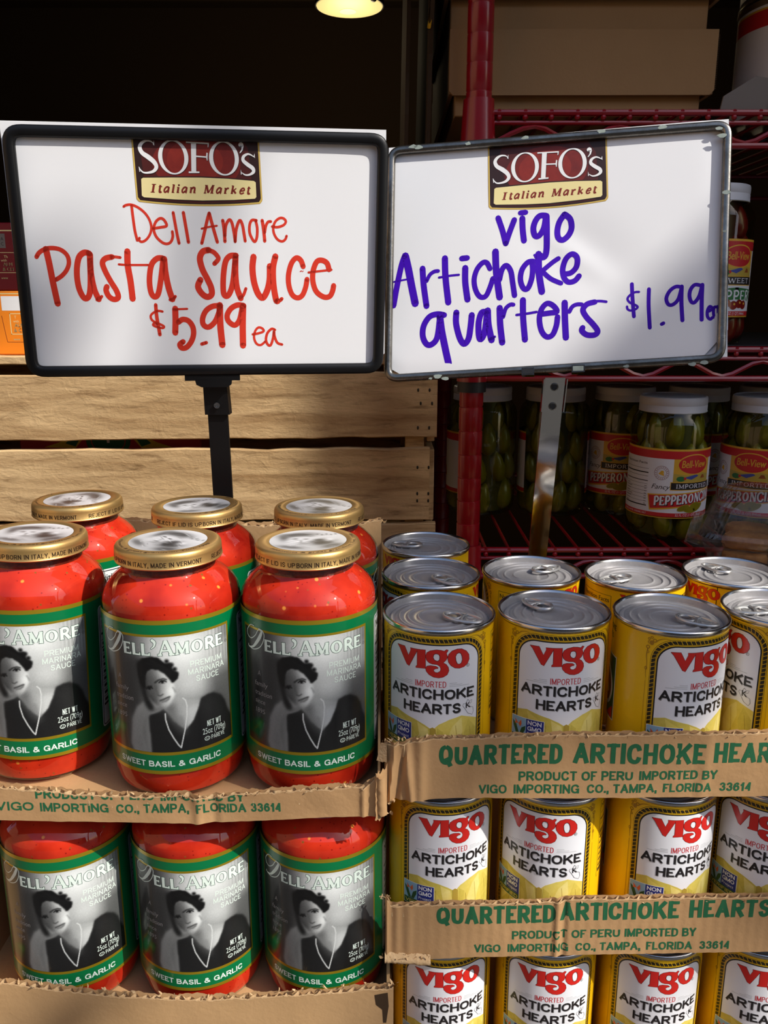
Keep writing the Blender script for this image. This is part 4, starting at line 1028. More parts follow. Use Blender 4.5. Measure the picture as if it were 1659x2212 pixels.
# ---------------------------------------------------------------- red wire rack
PX, PY = .0925, .885
rack = empty('wire_rack', (PX, PY, 0), 'red wire shelf rack with a grooved post at its left end', 'rack')
b = MB(); prof = [(.0125, 0.0)]
k = 0
z = 0.0
while z < 2.1:
    prof += [(.0127, z + .0012), (.0127, z + .0242), (.0118, z + .0247), (.0118, z + .0251)]
    z += .0254
b.lathe(prof, 24, 'rack_red', (PX, PY, 0), cap1=True)
b.obj('post', rack)
b = MB(); b.lathe(prof, 16, 'rack_red', (PX + .86, PY, 0), cap1=True); b.obj('post', rack)
for x in (PX, PX + .86):
    b = MB(); b.lathe(prof, 16, 'rack_red', (x, PY + .42, 0), cap1=True); b.obj('post', rack)
SHELVES = (.185, -.0425, -.2605)
for si, sz in enumerate(SHELVES):
    zz = Z + sz
    sh = bpy.data.objects.new('shelf', None); COL.objects.link(sh); sh.parent = rack; sh.location = (0, 0, zz)
    def rail(y, dz, r=.0032):
        b = MB(); b.tube([(PX + .012, y, zz + dz), (PX + .85, y, zz + dz)], r, 8, 'rack_red'); b.obj('rail', sh)
    for y in (PY, PY + .42):
        rail(y, -.0033); rail(y, -.0335)
    rail(PY, -.0125, .0022)
    b = MB(); pts = []
    n = 20
    for i in range(n + 1):
        pts.append((PX + .014 + .83 * i / n, PY + .001, zz + (-.0155 if i % 2 else -.0312)))
    b.tube(smooth_path(pts, sub=4)[0], .0026, 6, 'rack_red'); b.obj('truss_wire', sh)
    b = MB()
    for i in range(33):
        x = PX + .02 + .0255 * i
        b.tube([(x, PY - .003, zz - .0022), (x, PY + .42, zz - .0022)], .0019, 6, 'rack_red')
        b.sphere((x, PY - .002, zz - .0078), (.0028, .0025, .0028), 6, 5, 'rack_red')
    o = b.obj('deck_wires', sh); o['kind'] = 'stuff'
    if si == 1:
        b = MB(); b.box(PX + .018, PX + .845, PY + .006, PY + .414, zz - .0002, zz + .0010, 'rack_black'); b.obj('light_block_liner', sh)  # unseen sheet added to keep light off the jars below
    for x in (PX, PX + .86):
        b = MB(); b.lathe([(.0128, -.055), (.0185, -.055), (.0150, .008), (.0128, .008)] if si == 0 else [(.0128, -.036), (.0160, -.036), (.0150, .004), (.0128, .004)], 24, 'rack_red', (x, PY, zz)); b.obj('collar', sh)
b = MB(); b.lathe([(.0129, -.0895), (.0152, -.0895), (.0152, -.066), (.0129, -.066)], 24, 'rack_black', (PX, PY, Z)); b.obj('sleeve', rack)

# ---------------------------------------------------------------- cartons and cans on the upper shelf
def lid_carton(name, x0, x1, y0, y1, z0, zt, z1, label, m='carton', inset=.006):
    o = empty(name, ((x0 + x1) / 2, (y0 + y1) / 2, z0), label, 'carton', None)
    b = MB(); b.box(x0 + inset, x1 - inset * 1.8, y0 + .008, y1 - .006, z0, z1 - .004, m, .001); b.obj('tray', o)
    b = MB()
    W = .004
    # telescoping lid: four walls with rounded lower corners and a top
    def wall(pts): b.add(pts, [tuple(range(len(pts)))], m)
    b.prism([(x0, zt + .004), (x0 + .004, zt), (x1 - .004, zt + .0005), (x1, zt + .005), (x1, z1), (x0, z1)], y0, y0 + W, m)
    b.prism([(x0, zt + .004), (x0 + .004, zt), (x1 - .004, zt), (x1, zt + .004), (x1, z1), (x0, z1)], y1 - W, y1, m)
    b.box(x0, x0 + W, y0 + W, y1 - W, zt + .002, z1, m); b.box(x1 - W, x1, y0 + W, y1 - W, zt + .002, z1, m)
    b.box(x0 + W, x1 - W, y0 + W, y1 - W, z1 - W, z1, m)
    b.obj('lid', o, smooth=False)
    b = MB()
    n = 30
    for i in range(n):   # exposed flutes along the right edge of the lid front
        zz = zt + .006 + (z1 - zt - .01) * i / n
        b.box(x1 + .0002, x1 + .0016, y0 + .0004, y0 + .0036, zz, zz + (z1 - zt) / n * .45, 'carton_dark')
    o2 = b.obj('fluting', o, smooth=False); o2['kind'] = 'stuff'
    return o
SZ = Z + SHELVES[0]
lid_carton('carton', .0655, .331, .913, 1.24, SZ + .0005, Z + .2035, Z + .2635, 'brown lidded carton on the upper shelf behind the red post')
lid_carton('carton', .060, .332, .9125, 1.235, Z + .2640, Z + .290, Z + .365, 'brown lidded carton stacked on top, cut by the upper frame edge')
# flattened cartons leaning at the left end of the rack
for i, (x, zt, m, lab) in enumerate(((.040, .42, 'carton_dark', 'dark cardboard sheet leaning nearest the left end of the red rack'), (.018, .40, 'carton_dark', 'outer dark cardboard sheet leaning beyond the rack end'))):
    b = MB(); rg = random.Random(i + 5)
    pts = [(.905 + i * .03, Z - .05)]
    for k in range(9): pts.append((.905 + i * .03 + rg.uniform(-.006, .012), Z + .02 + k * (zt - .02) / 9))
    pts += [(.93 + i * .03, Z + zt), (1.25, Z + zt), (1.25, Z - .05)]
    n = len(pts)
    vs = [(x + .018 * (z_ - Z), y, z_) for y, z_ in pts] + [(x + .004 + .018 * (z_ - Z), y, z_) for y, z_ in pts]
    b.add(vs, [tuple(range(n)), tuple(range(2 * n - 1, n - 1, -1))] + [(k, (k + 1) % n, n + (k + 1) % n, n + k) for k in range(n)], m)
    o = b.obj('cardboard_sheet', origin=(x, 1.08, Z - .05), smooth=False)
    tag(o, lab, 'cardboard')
b = MB()
b.grid(6, 24, lambda u, v: (.050 + .004 * u - .008 * (1 - v) + .001 * math.sin(u * 6 + v * 9), .905 + .003 * math.sin(u * 3), Z + .262 + .12 * v), 'gold_foil')
tag(b.obj('gold_wrapper', origin=(.05, .905, Z + .262)), 'shiny gold wrapper strip hanging beside the stacked brown cartons', 'wrapper')

def big_can(x, y, z, h, label):
    o = empty('large_can', (x, y, z), label, 'can')
    b = MB(); R = .0765
    b.lathe([(0, .003), (R - .003, .003), (R, 0), (R + .0015, .001), (R + .0015, .004), (R, .006), (R, h - .006), (R + .0015, h - .004), (R + .0015, h - .001), (R, h), (R - .003, h - .004), (0, h - .004)], 48, 'tin'); b.local('body', o)
    pr = Print(); f = on_cylinder(R + .0003, h)
    U = 2 * math.pi * R * 1000 / 2 - 1
    pr.rect(-U, -h * 1000 + 7, U, -6.5, 'label_white', 0)
    pr.rect(-U, -11, U, -9, 'label_gold', 1); pr.rect(-U, -27, U, -11, 'label_red', 1)
    return o, pr, f
o, pr, f = big_can(.4585, .985, SZ + .0005, .118, 'large white labelled can with a red band on the upper shelf')
for i, wd in enumerate((22, 16, 20)): pr.rect(-58, -36 - i * 5, -58 + wd, -33.5 - i * 5, 'ink_grey', 2)
for i, wd in enumerate((14, 19, 15, 10)): pr.rect(-48, -54 - i * 6, -48 + wd, -51 - i * 6, 'ink_grey', 2)
pr.stroke([(-30, -72), (-46, -74), (-53, -84), (-52, -100)], .9, 'ink_grey', 2)
pr.text('Label', -42, -96, 6, 'ink_grey', 2, rot=R_(90))
link('label', pr.build('label', f, 4), o)
o, pr, f = big_can(.4590, .985, SZ + .1190, .118, 'large can stacked on top of the red banded can')
link('label', pr.build('label', f, 6), o)
wb = empty('white_carton', (.49, .925, SZ + .0005), 'open white carton standing in front of the large can', 'carton')
b = MB()
x0, x1, y0, y1, z0, z1 = .386, .60, .892, .902, SZ + .0005, Z + .2325
b.prism([(x0, z0), (x1, z0), (x1, z1 + .002), (x0 + .05, z1 + .0005), (x0, z1)], y0, y0 + .003, 'white_card'); b.obj('front_flap', wb, smooth=False)
b = MB(); b.prism([(.3845, z0), (.3805, z0 + .03), (.3655, z0 + .032), (.3355, z0 + .014), (.333, z0)], .8975, .9000, 'grey_card'); b.obj('side_flap', wb, smooth=False)
b = MB(); b.box(x0, x1, y0 + .0032, .96 - .054, z0, z0 + .003, 'white_card'); b.obj('bottom', wb)

# ---------------------------------------------------------------- jars of pickled peppers
JR, JH = .0440, .161
def pepper_label(kind):
    pr = Print(); R = JR + .0003
    d = lambda a: math.radians(a) * R * 1000
    x0, x1 = d(-122), d(118)
    pr.rect(x0, -133, x1, -55, 'label_white', 0)
    pr.rect(x0, -57.2, x1, -55, 'label_gold', 1); pr.rect(x0, -66, x1, -57.2, 'label_red', 1)
    pr.rect(x0, -132.2, x1, -127, 'label_red', 1); pr.rect(x0, -133, x1, -131.4, 'label_gold', 1)
    # nutrition table
    n0, n1 = d(-114), d(-66)
    pr.text('Nutrition Facts', n0 + 1, -73.5, 2.6, 'ink_black', 2, width=(n1 - n0) - 3, bold=.02)
    for i, (y, hh) in enumerate(((78.5, .35), (82.5, 1.3), (87, .35), (92, .9), (96, .3), (100, .3), (104, .3), (108, .3), (112, .3), (116, .3), (120, 1.3))):
        pr.rect(n0, -y - hh, n1, -y, 'ink_black', 2)
    for i in range(8): pr.rect(n0 + 1, -99 - i * 2.9, n0 + 9 + (i * 5) % 7, -98 - i * 2.9, 'ink_grey', 2); pr.rect(n1 - 4, -99 - i * 2.9, n1 - 1, -98 - i * 2.9, 'ink_grey', 2)
    # seal with a small bell
    sx = d(-47)
    pr.ell(sx, -82, 8, 8, 'ink_maroon', 2, 26, inner=(7.6, 7.6)); pr.ell(sx, -82, 5.2, 5.2, 'ink_maroon', 2, 24, inner=(4.9, 4.9))
    for i in range(18):
        a = 2 * math.pi * i / 18
        pr.ell(sx + 6.4 * math.cos(a), -82 + 6.4 * math.sin(a), .5, .5, 'ink_maroon', 2, 6)
    pr.poly([(sx - 3.4, -83), (sx - .6, -79.6), (sx + 1.4, -79.2), (sx + 2.4, -80.6), (sx + 2.2, -82.4), (sx + 3, -85.2), (sx - 1, -84)], 'label_gold', 3)
    # farm landscape, oval with the name
    pr.rect(d(-31), -93, d(31), -66, 'label_gold', 1)
    pr.poly([(d(-31), -92), (d(31), -92), (d(31), -84), (d(10), -81), (d(-10), -84), (d(-31), -82)], 'arti_d', 2)
    pr.poly([(d(-16), -86.5), (d(4), -83), (d(8), -85), (d(-4), -89)], 'label_blue', 3)
    pr.ell(d(-20), -88, 5, 3, 'label_green', 3, 12); pr.ell(d(-14), -87.5, 1.6, 1.6, 'label_red', 4, 10)
    pr.poly([(d(12), -88), (d(15), -84), (d(19), -84), (d(22), -88)], 'food_orange', 3)
    pr.ell(0, -72, 20.3, 11.6, 'label_gold', 4, 40); pr.ell(0, -72, 19, 10.4, 'label_red', 5, 40)
    pr.text('Bell-View', 0, -75.4, 8.0, 'label_gold', 6, align='C', width=31, bold=.02, shear=.08)
    big = 'ink_black'
    if kind == 'hot':
        pr.text('Fancy', d(-60), -100.2, 5.4, 'ink_black', 2, width=19, shear=.35)
        pr.poly([(d(-34), -101), (d(36), -101), (d(36), -91.6), (d(-34), -91.6)], 'label_gold', 3)
        pr.poly([(d(-33), -100.2), (d(36), -100.2), (d(36), -92.4), (d(-33), -92.4)], 'ink_black', 4)
        serif_text(pr, 'IMPORTED', d(-26), -98.6, 4.6, 'label_white', 5, 42, .2)
        pr.poly([(d(-65), -106.5), (d(44), -100.5), (d(47), -113.5), (d(-61), -125)], 'label_gold', 5)
        pr.poly([(d(-63.4), -107.8), (d(42.8), -101.9), (d(45.4), -112.8), (d(-60), -123)], 'label_red', 6)
        q = Print(); serif_text(q, 'PEPPERONCINI', 0, 0, 10.5, 'ink_black', 7, 73, .2, fat=.7)
        w = Print(); serif_text(w, 'PEPPERONCINI', 0, 0, 10.5, 'label_white', 8, 73, .2)
        for Q, ox, oy in ((q, .5, -.5), (w, 0, 0)):
            for t_, m_, k_ in Q.t:
                pr.tri(tuple((d(-55) + ox + p[0], -119.2 + oy + p[1] + .095 * p[0]) for p in t_), m_, k_)
        for cx, cy, rx, ry, rt in ((-10, 121, 7, 3, .3), (-2, 123, 8, 3.4, -.1), (8, 121, 8, 3.2, .5), (4, 118, 6, 2.6, .2)):
            pr.ell(cx, -cy, rx + .4, ry + .4, 'arti_d', 9, 18, rot=rt); pr.ell(cx, -cy, rx, ry, 'pickle', 10, 18, rot=rt)
    else:
        pr.rect(d(-34), -101, d(34), -91.5, 'label_gold', 3); pr.rect(d(-33), -100.2, d(33), -92.3, 'ink_black', 4)
        serif_text(pr, 'SWEET', d(-25), -98.6, 5, 'label_white', 5, 38, .2)
        pr.poly([(d(-55), -118), (d(-55), -106), (0, -103), (d(55), -106), (d(55), -118), (0, -115)], 'label_green', 5)
        serif_text(pr, 'PEPPERS', d(-43), -116.5, 10.5, 'label_white', 7, 66, .2)
        for cx, cy in ((-12, 119), (-3, 121), (5, 119.5), (12, 120.5)):
            pr.ell(cx, -cy, 5.2, 4.4, 'red_pepper', 8, 16); pr.ell(cx + 1, -cy + 1.2, 1.4, 1.2, 'label_gold', 9, 8)
    pr.text('32 FL OZ (1 QT) 946mL', d(-24), -130.6, 2.7, 'label_white', 3, width=35)
    pr.text('PEPPERS, WATER, VINEGAR, SALT', d(-112), -130.4, 2.0, 'label_white', 3, width=36)
    return pr.build('label', on_cylinder(R, JH), 2.5)

def pepper_jar(kind, label):
    o = empty('pickle_jar', (0, 0, 0), label, 'jar', None)
    b = MB()
    R = JR
    prof = [(.030, 0), (.039, .0015), (R - .001, .008), (R, .016), (R, .128), (R - .0015, .135), (R - .006, .141), (.0365, .1445), (.0355, .1475), (.0355, .153)]
    b.lathe(prof, 48, 'pickle_glass', cap0=True); b.local('glass', o)
    b = MB()
    pr_ = [(.0, .004), (.033, .005), (R - .012, .012), (R - .011, .125), (.030, .139), (.030, .146), (0, .146)]
    b.lathe(pr_, 28, 'brine' if kind == 'hot' else 'brine_red'); b.local('brine', o)
    rg = random.Random(3)
    n = 0
    for lv in range(4):
        for i in range(8):
            a = 2 * math.pi * (i + .5 * (lv % 2)) / 8 + rg.uniform(-.15, .15)
            rr = R - .0128 + rg.uniform(-.0006, .0003)
            zz = .024 + lv * .034 + rg.uniform(-.006, .006)
            if lv == 3: rr -= .005; zz = min(zz, .124)
            b = MB()
            def shp(p, q): return Vector((q.x * (1 - .25 * p.z) * (1 + .06 * math.sin(5 * math.atan2(p.y, p.x))), q.y * (1 - .25 * p.z), q.z))
            b.sphere((0, 0, 0), (.0125, .0105, .021), 12, 8, 'pickle' if kind == 'hot' else 'red_pepper', shp)
            p_ = b.local('pepper', o)
            p_.location = (rr * math.cos(a), rr * math.sin(a), zz)
            p_.rotation_euler = (rg.uniform(-.25, .25), rg.uniform(-.12, .12), a + rg.uniform(-.3, .3))
    b = MB()
    b.lathe([(0, JH - .0012), (.033, JH - .0012), (.0345, JH), (.0362, JH - .0008), (.0368, JH - .003), (.0368, JH - .0085), (.0365, JH - .009), (.0365, JH - .0096), (.0368, JH - .010), (.0368, JH - .016), (.0372, JH - .0166), (.0366, JH - .0175), (.035, JH - .0175)], 48, 'plastic_white'); b.local('lid', o)
    link('label', pepper_label(kind), o)
    return o

hot = pepper_jar('hot', 'x')
SH3 = Z + SHELVES[2] + .0002
spots = [(.3275, .945, 20, 'jar of green pickled peppers with its label turned right, between post and plastic tray'),
         (.4335, .945, -37, 'jar of green pickled peppers at the right edge behind the plastic tray'),
         (.125, 1.06, -128, 'jar of green pickled peppers directly behind the red post'),
         (.2165, 1.055, 180, 'unlabelled side of a pickled pepper jar behind the chrome sign post'),
         (.3055, 1.06, -14, 'dim pickled pepper jar in the rear row behind the brightest pepper jar'),
         (.398, 1.058, 60, 'pickled pepper jar in the rear row between the two front pepper jars'),
         (.489, 1.06, 30, 'pickled pepper jar in the rear row at the far right edge')]
for i, (x, y, r, lab) in enumerate(spots):
    o = hot if i == 0 else copy_tree(hot)
    o.location = (x, y, SH3); o.rotation_euler = (0, 0, R_(r)); o['label'] = lab; o['group'] = 'pickled pepper jars on the lower shelf'
sw = pepper_jar('sweet', 'jar of sweet red peppers on the middle shelf beside the chrome sign')
sw.location = (.3475, .935, Z + SHELVES[1] + .0014); sw.rotation_euler = (0, 0, R_(25))

# ---------------------------------------------------------------- clear plastic tray of pastries on a low carton behind the cans
b = MB(); b.box(.335, .57, .728, .812, TZ, Z - .2530, 'carton', .002)
tag(b.obj('low_carton', origin=(.44, .77, TZ)), 'plain brown carton under the plastic pastry tray', 'carton')
pc = empty('pastry_tray', (.412, .790, Z - .2528), 'clear plastic clamshell of golden pastries behind the right hand cans', 'food tray')
pc.rotation_euler = (0, 0, R_(-24))
def rr_ring(a, c, r, n=10): return rrect(-a, -c, a, c, r, n)
b = MB(); rings = []
lv = [(.104, .066, .020, .030), (.104, .066, .020, .0335), (.094, .058, .018, .034), (.090, .054, .018, .038), (.082, .047, .018, .062), (.076, .041, .020, .072), (.06, .03, .018, .076)]
nn = None
for a, c, r, z in lv:
    P_ = rr_ring(a, c, r, 14); nn = len(P_)
    for i, (x, y) in enumerate(P_):
        k = 1.0
        if .037 < z < .07: k = 1 + .026 * (1 if i % 2 else -1)
        rings.append((x * k, y * k, z))
fs = []
for j in range(len(lv) - 1):
    for i in range(nn): fs.append((j * nn + i, j * nn + (i + 1) % nn, (j + 1) * nn + (i + 1) % nn, (j + 1) * nn + i))
fs.append(tuple((len(lv) - 1) * nn + i for i in range(nn)))
b.add(rings, fs, 'clear_plastic'); b.local('lid', pc, angle=25)
b = MB(); rings = []
lv = [(.06, .03, .018, .0008), (.082, .047, .018, .0012), (.090, .055, .018, .026), (.104, .066, .020, .0285), (.106, .068, .020, .027)]
for a, c, r, z in lv:
    for x, y in rr_ring(a, c, r, 14): rings.append((x, y, z))
fs = [tuple(range(nn))[::-1]]
for j in range(len(lv) - 1):
    for i in range(nn): fs.append((j * nn + i, j * nn + (i + 1) % nn, (j + 1) * nn + (i + 1) % nn, (j + 1) * nn + i))
b.add(rings, fs, 'clear_plastic'); b.local('base', pc, angle=25)
b = MB()
b.box(.0, .052, -.026, .022, .0766, .0770, 'label_white'); b.local('sticker', pc)
b = MB(); b.box(-.012, .056, -.0285, .0245, .0762, .0765, 'food_orange'); b.local('sticker_border', pc)
for i in range(3):
    for j in range(2):
        for lvz in range(2):
            b = MB(); sd = i * 3 + j + lvz * 7
            def lump(p, q, sd=sd): return Vector((q.x, q.y, q.z)) * (1 + .10 * noise.noise(p * 3.5 + Vector((sd * 3.3, 0, 0)))) / max(.62, (abs(p.x) ** 4 + abs(p.y) ** 4 + abs(p.z) ** 4) ** .25)
            b.sphere((0, 0, 0), (.021, .0165, .0075), 22, 10, 'pastry', lump)
            o = b.obj('pastry', origin=(0, 0, 0))
            lx, ly = -.05 + .05 * i, -.021 + .042 * j
            ca, sa = math.cos(R_(-24)), math.sin(R_(-24))
            o.location = (.412 + ca * lx - sa * ly, .790 + sa * lx + ca * ly, Z - .2528 + .0105 + .0155 * lvz)
            o.rotation_euler = (0, 0, R_(-24) + sd * .4)
            tag(o, 'golden brown pastry inside the clear plastic tray', 'pastry', 'pastries in the clear plastic tray')
# ---------------------------------------------------------------- artichoke cans
CR, CH = .0362, .1145

def vigo_logo(pr, k, sc=1.0, ox=0.0, oy=0.0):
    """the red brand lettering; points measured from the lid plane, w = -v"""
    P = {n: [(ox + (x) * sc, oy - y * sc) for x, y in pts] for n, pts in VIGO.items()}
    for n in ('V', 'I', 'gO', 'oO'):
        pr.stroke(P[n] + [P[n][0]], .55 * sc, 'can_dark_red', k, sub=1, raw=True)
    for n, h in (('V', None), ('I', None), ('gO', 'gI'), ('oO', 'oI')):
        pr.poly(P[n], 'can_red', k + 1, [P[h]] if h else ())
    for n in ('gI', 'oI'):
        pr.stroke(P[n] + [P[n][0]], .4 * sc, 'can_dark_red', k + 2, sub=1, raw=True)

def can_label():
    pr = Print()
    pr.rect(-114, -110.3, 114, -3.8, 'can_yellow', 0)
    X, T, B = 31.6, -10.6, -103.5
    def panel(off, m, k): pr.poly(rrect(-X - off, B - off, X + off, T + off, 11.5 + off * .8, 9), m, k)
    panel(5.0, 'ink_rope', 1); panel(4.75, 'can_yellow', 2)
    # twisted rope of slanted segments
    path = rrect(-X - 3.15, B - 3.15, X + 3.15, T + 3.15, 14, 9)
    path.append(path[0])
    L = [0.0]
    for a, c in zip(path, path[1:]): L.append(L[-1] + math.hypot(c[0] - a[0], c[1] - a[1]))
    def at(s):
        s = s % L[-1]
        for i in range(len(L) - 1):
            if s <= L[i + 1]:
                t = (s - L[i]) / max(L[i + 1] - L[i], 1e-9)
                a, c = path[i], path[i + 1]
                d = math.hypot(c[0] - a[0], c[1] - a[1]) or 1
                return (a[0] + (c[0] - a[0]) * t, a[1] + (c[1] - a[1]) * t), ((c[1] - a[1]) / d, -(c[0] - a[0]) / d)
    ns = 110
    st = L[-1] / ns
    for i in range(ns):
        q = []
        for s0, o_ in ((0, -1.2), (st * .86, -1.2), (st * .86, 1.2), (0, 1.2)):
            p, n_ = at(i * st + s0 + (st * .42 if o_ > 0 else 0))
            q.append((p[0] + n_[0] * o_, p[1] + n_[1] * o_))
        pr.poly(q, 'ink_rope', 3)
    panel(1.75, 'ink_rope', 3); panel(1.5, 'can_yellow', 4); panel(1.0, 'ink_black', 5); panel(0.05, 'can_white', 6)
    # artichoke quarters along the bottom of the panel
    pr.poly([(-31.6, -60.2), (-24.8, -58.8), (-17, -61), (-10, -62.8), (-4, -65.4), (1.5, -69), (1.6, -103), (-31.6, -100)], 'arti_a', 7)
    pr.poly([(1.0, -68.6), (5, -64.6), (12, -61.2), (20, -59.3), (25.5, -61.2), (31.6, -63.4), (31.6, -100), (1.0, -103)], 'arti_b', 7)
    for P_, m_ in (([(-24.8, -59.6), (-15, -66), (-9, -74), (-8, -88), (-16, -84), (-22, -72)], 'arti_b'), ([(-9, -64), (-2, -68), (0, -80), (-6, -92), (-7, -76)], 'arti_c'),
                   ([(20, -60.4), (14, -66), (10, -76), (12, -90), (18, -80), (21, -70)], 'arti_c'), ([(25, -62.5), (22, -72), (24, -88), (30, -94), (31, -70)], 'arti_a'),
                   ([(4, -67), (8, -70), (7, -84), (3, -92)], 'arti_a'), ([(-30, -68), (-26, -70), (-24, -84), (-30, -92)], 'arti_c')):
        pr.poly(P_, m_, 8)
    pr.poly([(-.6, -67.6), (1.2, -66.6), (3.2, -68), (3.4, -80), (1.6, -92), (-.4, -80)], 'arti_d', 9)
    for a, c in (((9, -72), (8, -92)), ((16, -66), (17, -96)), ((-12, -68), (-14, -94)), ((-20, -66), (-23, -90)), ((26, -68), (27, -92))):
        pr.stroke([a, ((a[0] + c[0]) / 2 + 1, (a[1] + c[1]) / 2), c], .3, 'arti_d', 9)
    vigo_logo(pr, 7)
    pr.ell(23.7, -24.9, 1.15, 1.15, 'ink_black', 8, 16, inner=(.95, .95)); pr.text('R', 23.7, -25.5, 1.2, 'ink_black', 8, align='C')
    pr.text('IMPORTED', -10.6, -38.8, 4.2, 'ink_red', 8, width=20, wt=.12)
    for sg in (-1, 1):
        for i, (l0, l1) in enumerate(((12, 17), (12, 20.5), (12, 25.5))):
            x0, x1 = sorted((sg * l0 - (.6 if sg > 0 else .6), sg * l1 - .6))
            pr.rect(x0, -36.0 - i * 1.1 - .09, x1, -36.0 - i * 1.1 + .09, 'ink_grey', 8)
    for dx, dy, m_, k_ in ((.45, -.45, 'ink_grey', 8), (0, 0, 'ink_black', 9)):
        pr.text('ARTICHOKE', -29.5 + dx, -47.1 + dy, 7.0, m_, k_, width=58.2, wt=.205)
        pr.text('HEARTS', -19.0 + dx, -57.1 + dy, 7.0, m_, k_, width=38.2, wt=.205)
    # outline map with a letter K
    M = [(24.3, -48.9), (25.4, -50.2), (27.6, -49.8), (27.0, -51.6), (25.0, -52.6), (26.2, -54.4), (28.4, -55.2), (29.0, -58.2), (27.9, -60.3), (24.6, -58.6), (22.6, -55.4), (20.7, -52.8), (21.0, -51.4), (22.8, -51.6)]
    pr.stroke(M + [M[0]], .22, 'ink_black', 9, sub=1, raw=True)
    pr.text('K', 22.9, -54.8, 4.0, 'ink_black', 10, bold=.02)
    # non-GMO seal: butterfly on a leaf, blue block, green strip
    pr.rect(-35.6, -83.4, -12.9, -65.4, 'ink_white', 10)
    pr.rect(-35.3, -78.5, -24.8, -65.7, 'seal_sky', 11); pr.rect(-24.8, -78.5, -13.2, -65.7, 'seal_blue', 11); pr.rect(-35.3, -83.1, -13.2, -78.5, 'seal_green', 11)
    pr.text('NON', -23.8, -69.6, 3.1, 'ink_white', 12, width=9.2, wt=.19); pr.text('GMO', -23.8, -73.6, 3.1, 'ink_white', 12, width=9.2, wt=.19)
    pr.text('Project', -23.8, -76.9, 2.1, 'ink_white', 12, width=9.0)
    pr.text('VERIFIED', -34.2, -82.1, 2.6, 'arti_b', 12, width=20, wt=.18)
    pr.poly([(-34.9, -69), (-32, -71.5), (-29.4, -78.3), (-31.8, -78.3), (-34, -73)], 'seal_green', 12)
    pr.poly([(-25.2, -71), (-28, -73), (-29.6, -78.3), (-27.4, -78.3), (-25.4, -74)], 'seal_green', 12)
    pr.poly([(-30.4, -70.6), (-33.0, -67.6), (-32.6, -69.9), (-33.3, -71.3)], 'seal_orange', 13); pr.poly([(-30.4, -70.6), (-28.4, -67.4), (-28.0, -70.4), (-29, -72.6)], 'seal_orange', 13)
    # scrolls at the upper corners
    for sg in (-1, 1):
        f = lambda x, y: (sg * x, y)
        for cx, cy, r in ((34.6, -8.0, 1.3), (36.5, -6.2, .9), (38.2, -7.4, .9), (38.0, -9.6, 1.0), (38.6, -13.0, 1.3), (38.4, -16.4, .9)):
            pr.ell(sg * cx, cy, r, r, 'ink_scroll', 5, 14, inner=(r * .55, r * .55))
        pr.ell(sg * 36.4, -9.8, 1.3, 1.6, 'ink_scroll', 5, 12)
        pr.stroke([f(34, -8.8), f(31.5, -6.6), f(28, -5.7), f(25, -6.1)], [.7, .5, .3, .15], 'ink_scroll', 5)
        pr.stroke([f(38.6, -14), f(39.2, -19), f(38.6, -24), f(39.0, -30), f(38.6, -34)], [.7, .5, .3, .3, .15], 'ink_scroll', 5)
        pr.ell(sg * 39.0, -27.5, .9, 1.3, 'ink_scroll', 5, 12, inner=(.5, .8))
        pr.rect(*sorted((sg * 38.7, sg * 38.9))[:1], -96, sorted((sg * 38.7, sg * 38.9))[1], -36, 'ink_scroll', 5)
        pr.ell(sg * 38.8, -98, .9, 1.3, 'ink_scroll', 5, 12); pr.ell(sg * 38.4, -94.5, .7, .9, 'ink_scroll', 5, 10)
    # side and back panels
    a0, a1 = 47.5, 79
    pr.rect(a0, -68, a1, -9, 'ink_black', 1); pr.rect(a0 + .3, -67.7, a1 - .3, -9.3, 'can_yellow', 2)
    pr.text('Nutrition Facts', a0 + 1.5, -14.2, 3.2, 'ink_black', 3, width=a1 - a0 - 3, bold=.02)
    for i, hh in enumerate((.4, 1.2, .3, .8, .3, .3, .3, .3, .3, .3, 1.2)): pr.rect(a0 + 1, -18 - i * 4.4 - hh, a1 - 1, -18 - i * 4.4, 'ink_black', 3)
    for i in range(8): pr.rect(a0 + 1.5, -34 - i * 4.4, a0 + 9 + (i * 5) % 9, -32.6 - i * 4.4, 'ink_black', 3)
    pr.rect(-98, -76, -64, -30, 'ink_white', 1); pr.rect(-97.2, -75.2, -64.8, -30.8, 'seal_green', 2)
    pr.ell(-80, -54, 13, 15, 'ink_white', 3, 24); pr.ell(-80, -54, 10.5, 12.5, 'food_orange', 4, 24); pr.ell(-83, -51, 3, 3.6, 'arti_c', 5, 12); pr.ell(-77, -57, 3.4, 3, 'arti_b', 5, 12)
    pr.poly([(-97, -32), (-88, -34), (-92, -42), (-97, -44)], 'arti_a', 3); pr.poly([(-66, -66), (-76, -74), (-66, -75)], 'can_red', 3)
    pr.text('ARTICHOKE', -81, -13.0, 4.0, 'ink_black', 1, align='C', width=27, wt=.22); pr.text('HEARTS', -81, -19.4, 4.0, 'ink_black', 1, align='C', width=18, wt=.22)
    vigo_logo(pr, 1, .64, 101, 2.6)
    return pr.build('label', on_cylinder(CR + .0002, CH), 2.3)

def can_body_mesh():
    b = MB(); h = CH; r = CR
    b.lathe([(.0352, .0012), (.0360, .0003), (.0370, .0003), (.0375, .0012), (.0375, .0026), (.0368, .0034), (r, .0046), (r, h - .0046), (.0368, h - .0036), (.0375, h - .0028), (.0375, h - .0011), (.0370, h - .0003), (.0364, h), (.0356, h - .0004), (.0350, h - .0016)], 64, 'tin')
    b.lathe([(0, .0030), (.033, .0030), (.0352, .0012)], 48, 'tin')
    return b.mesh('body')

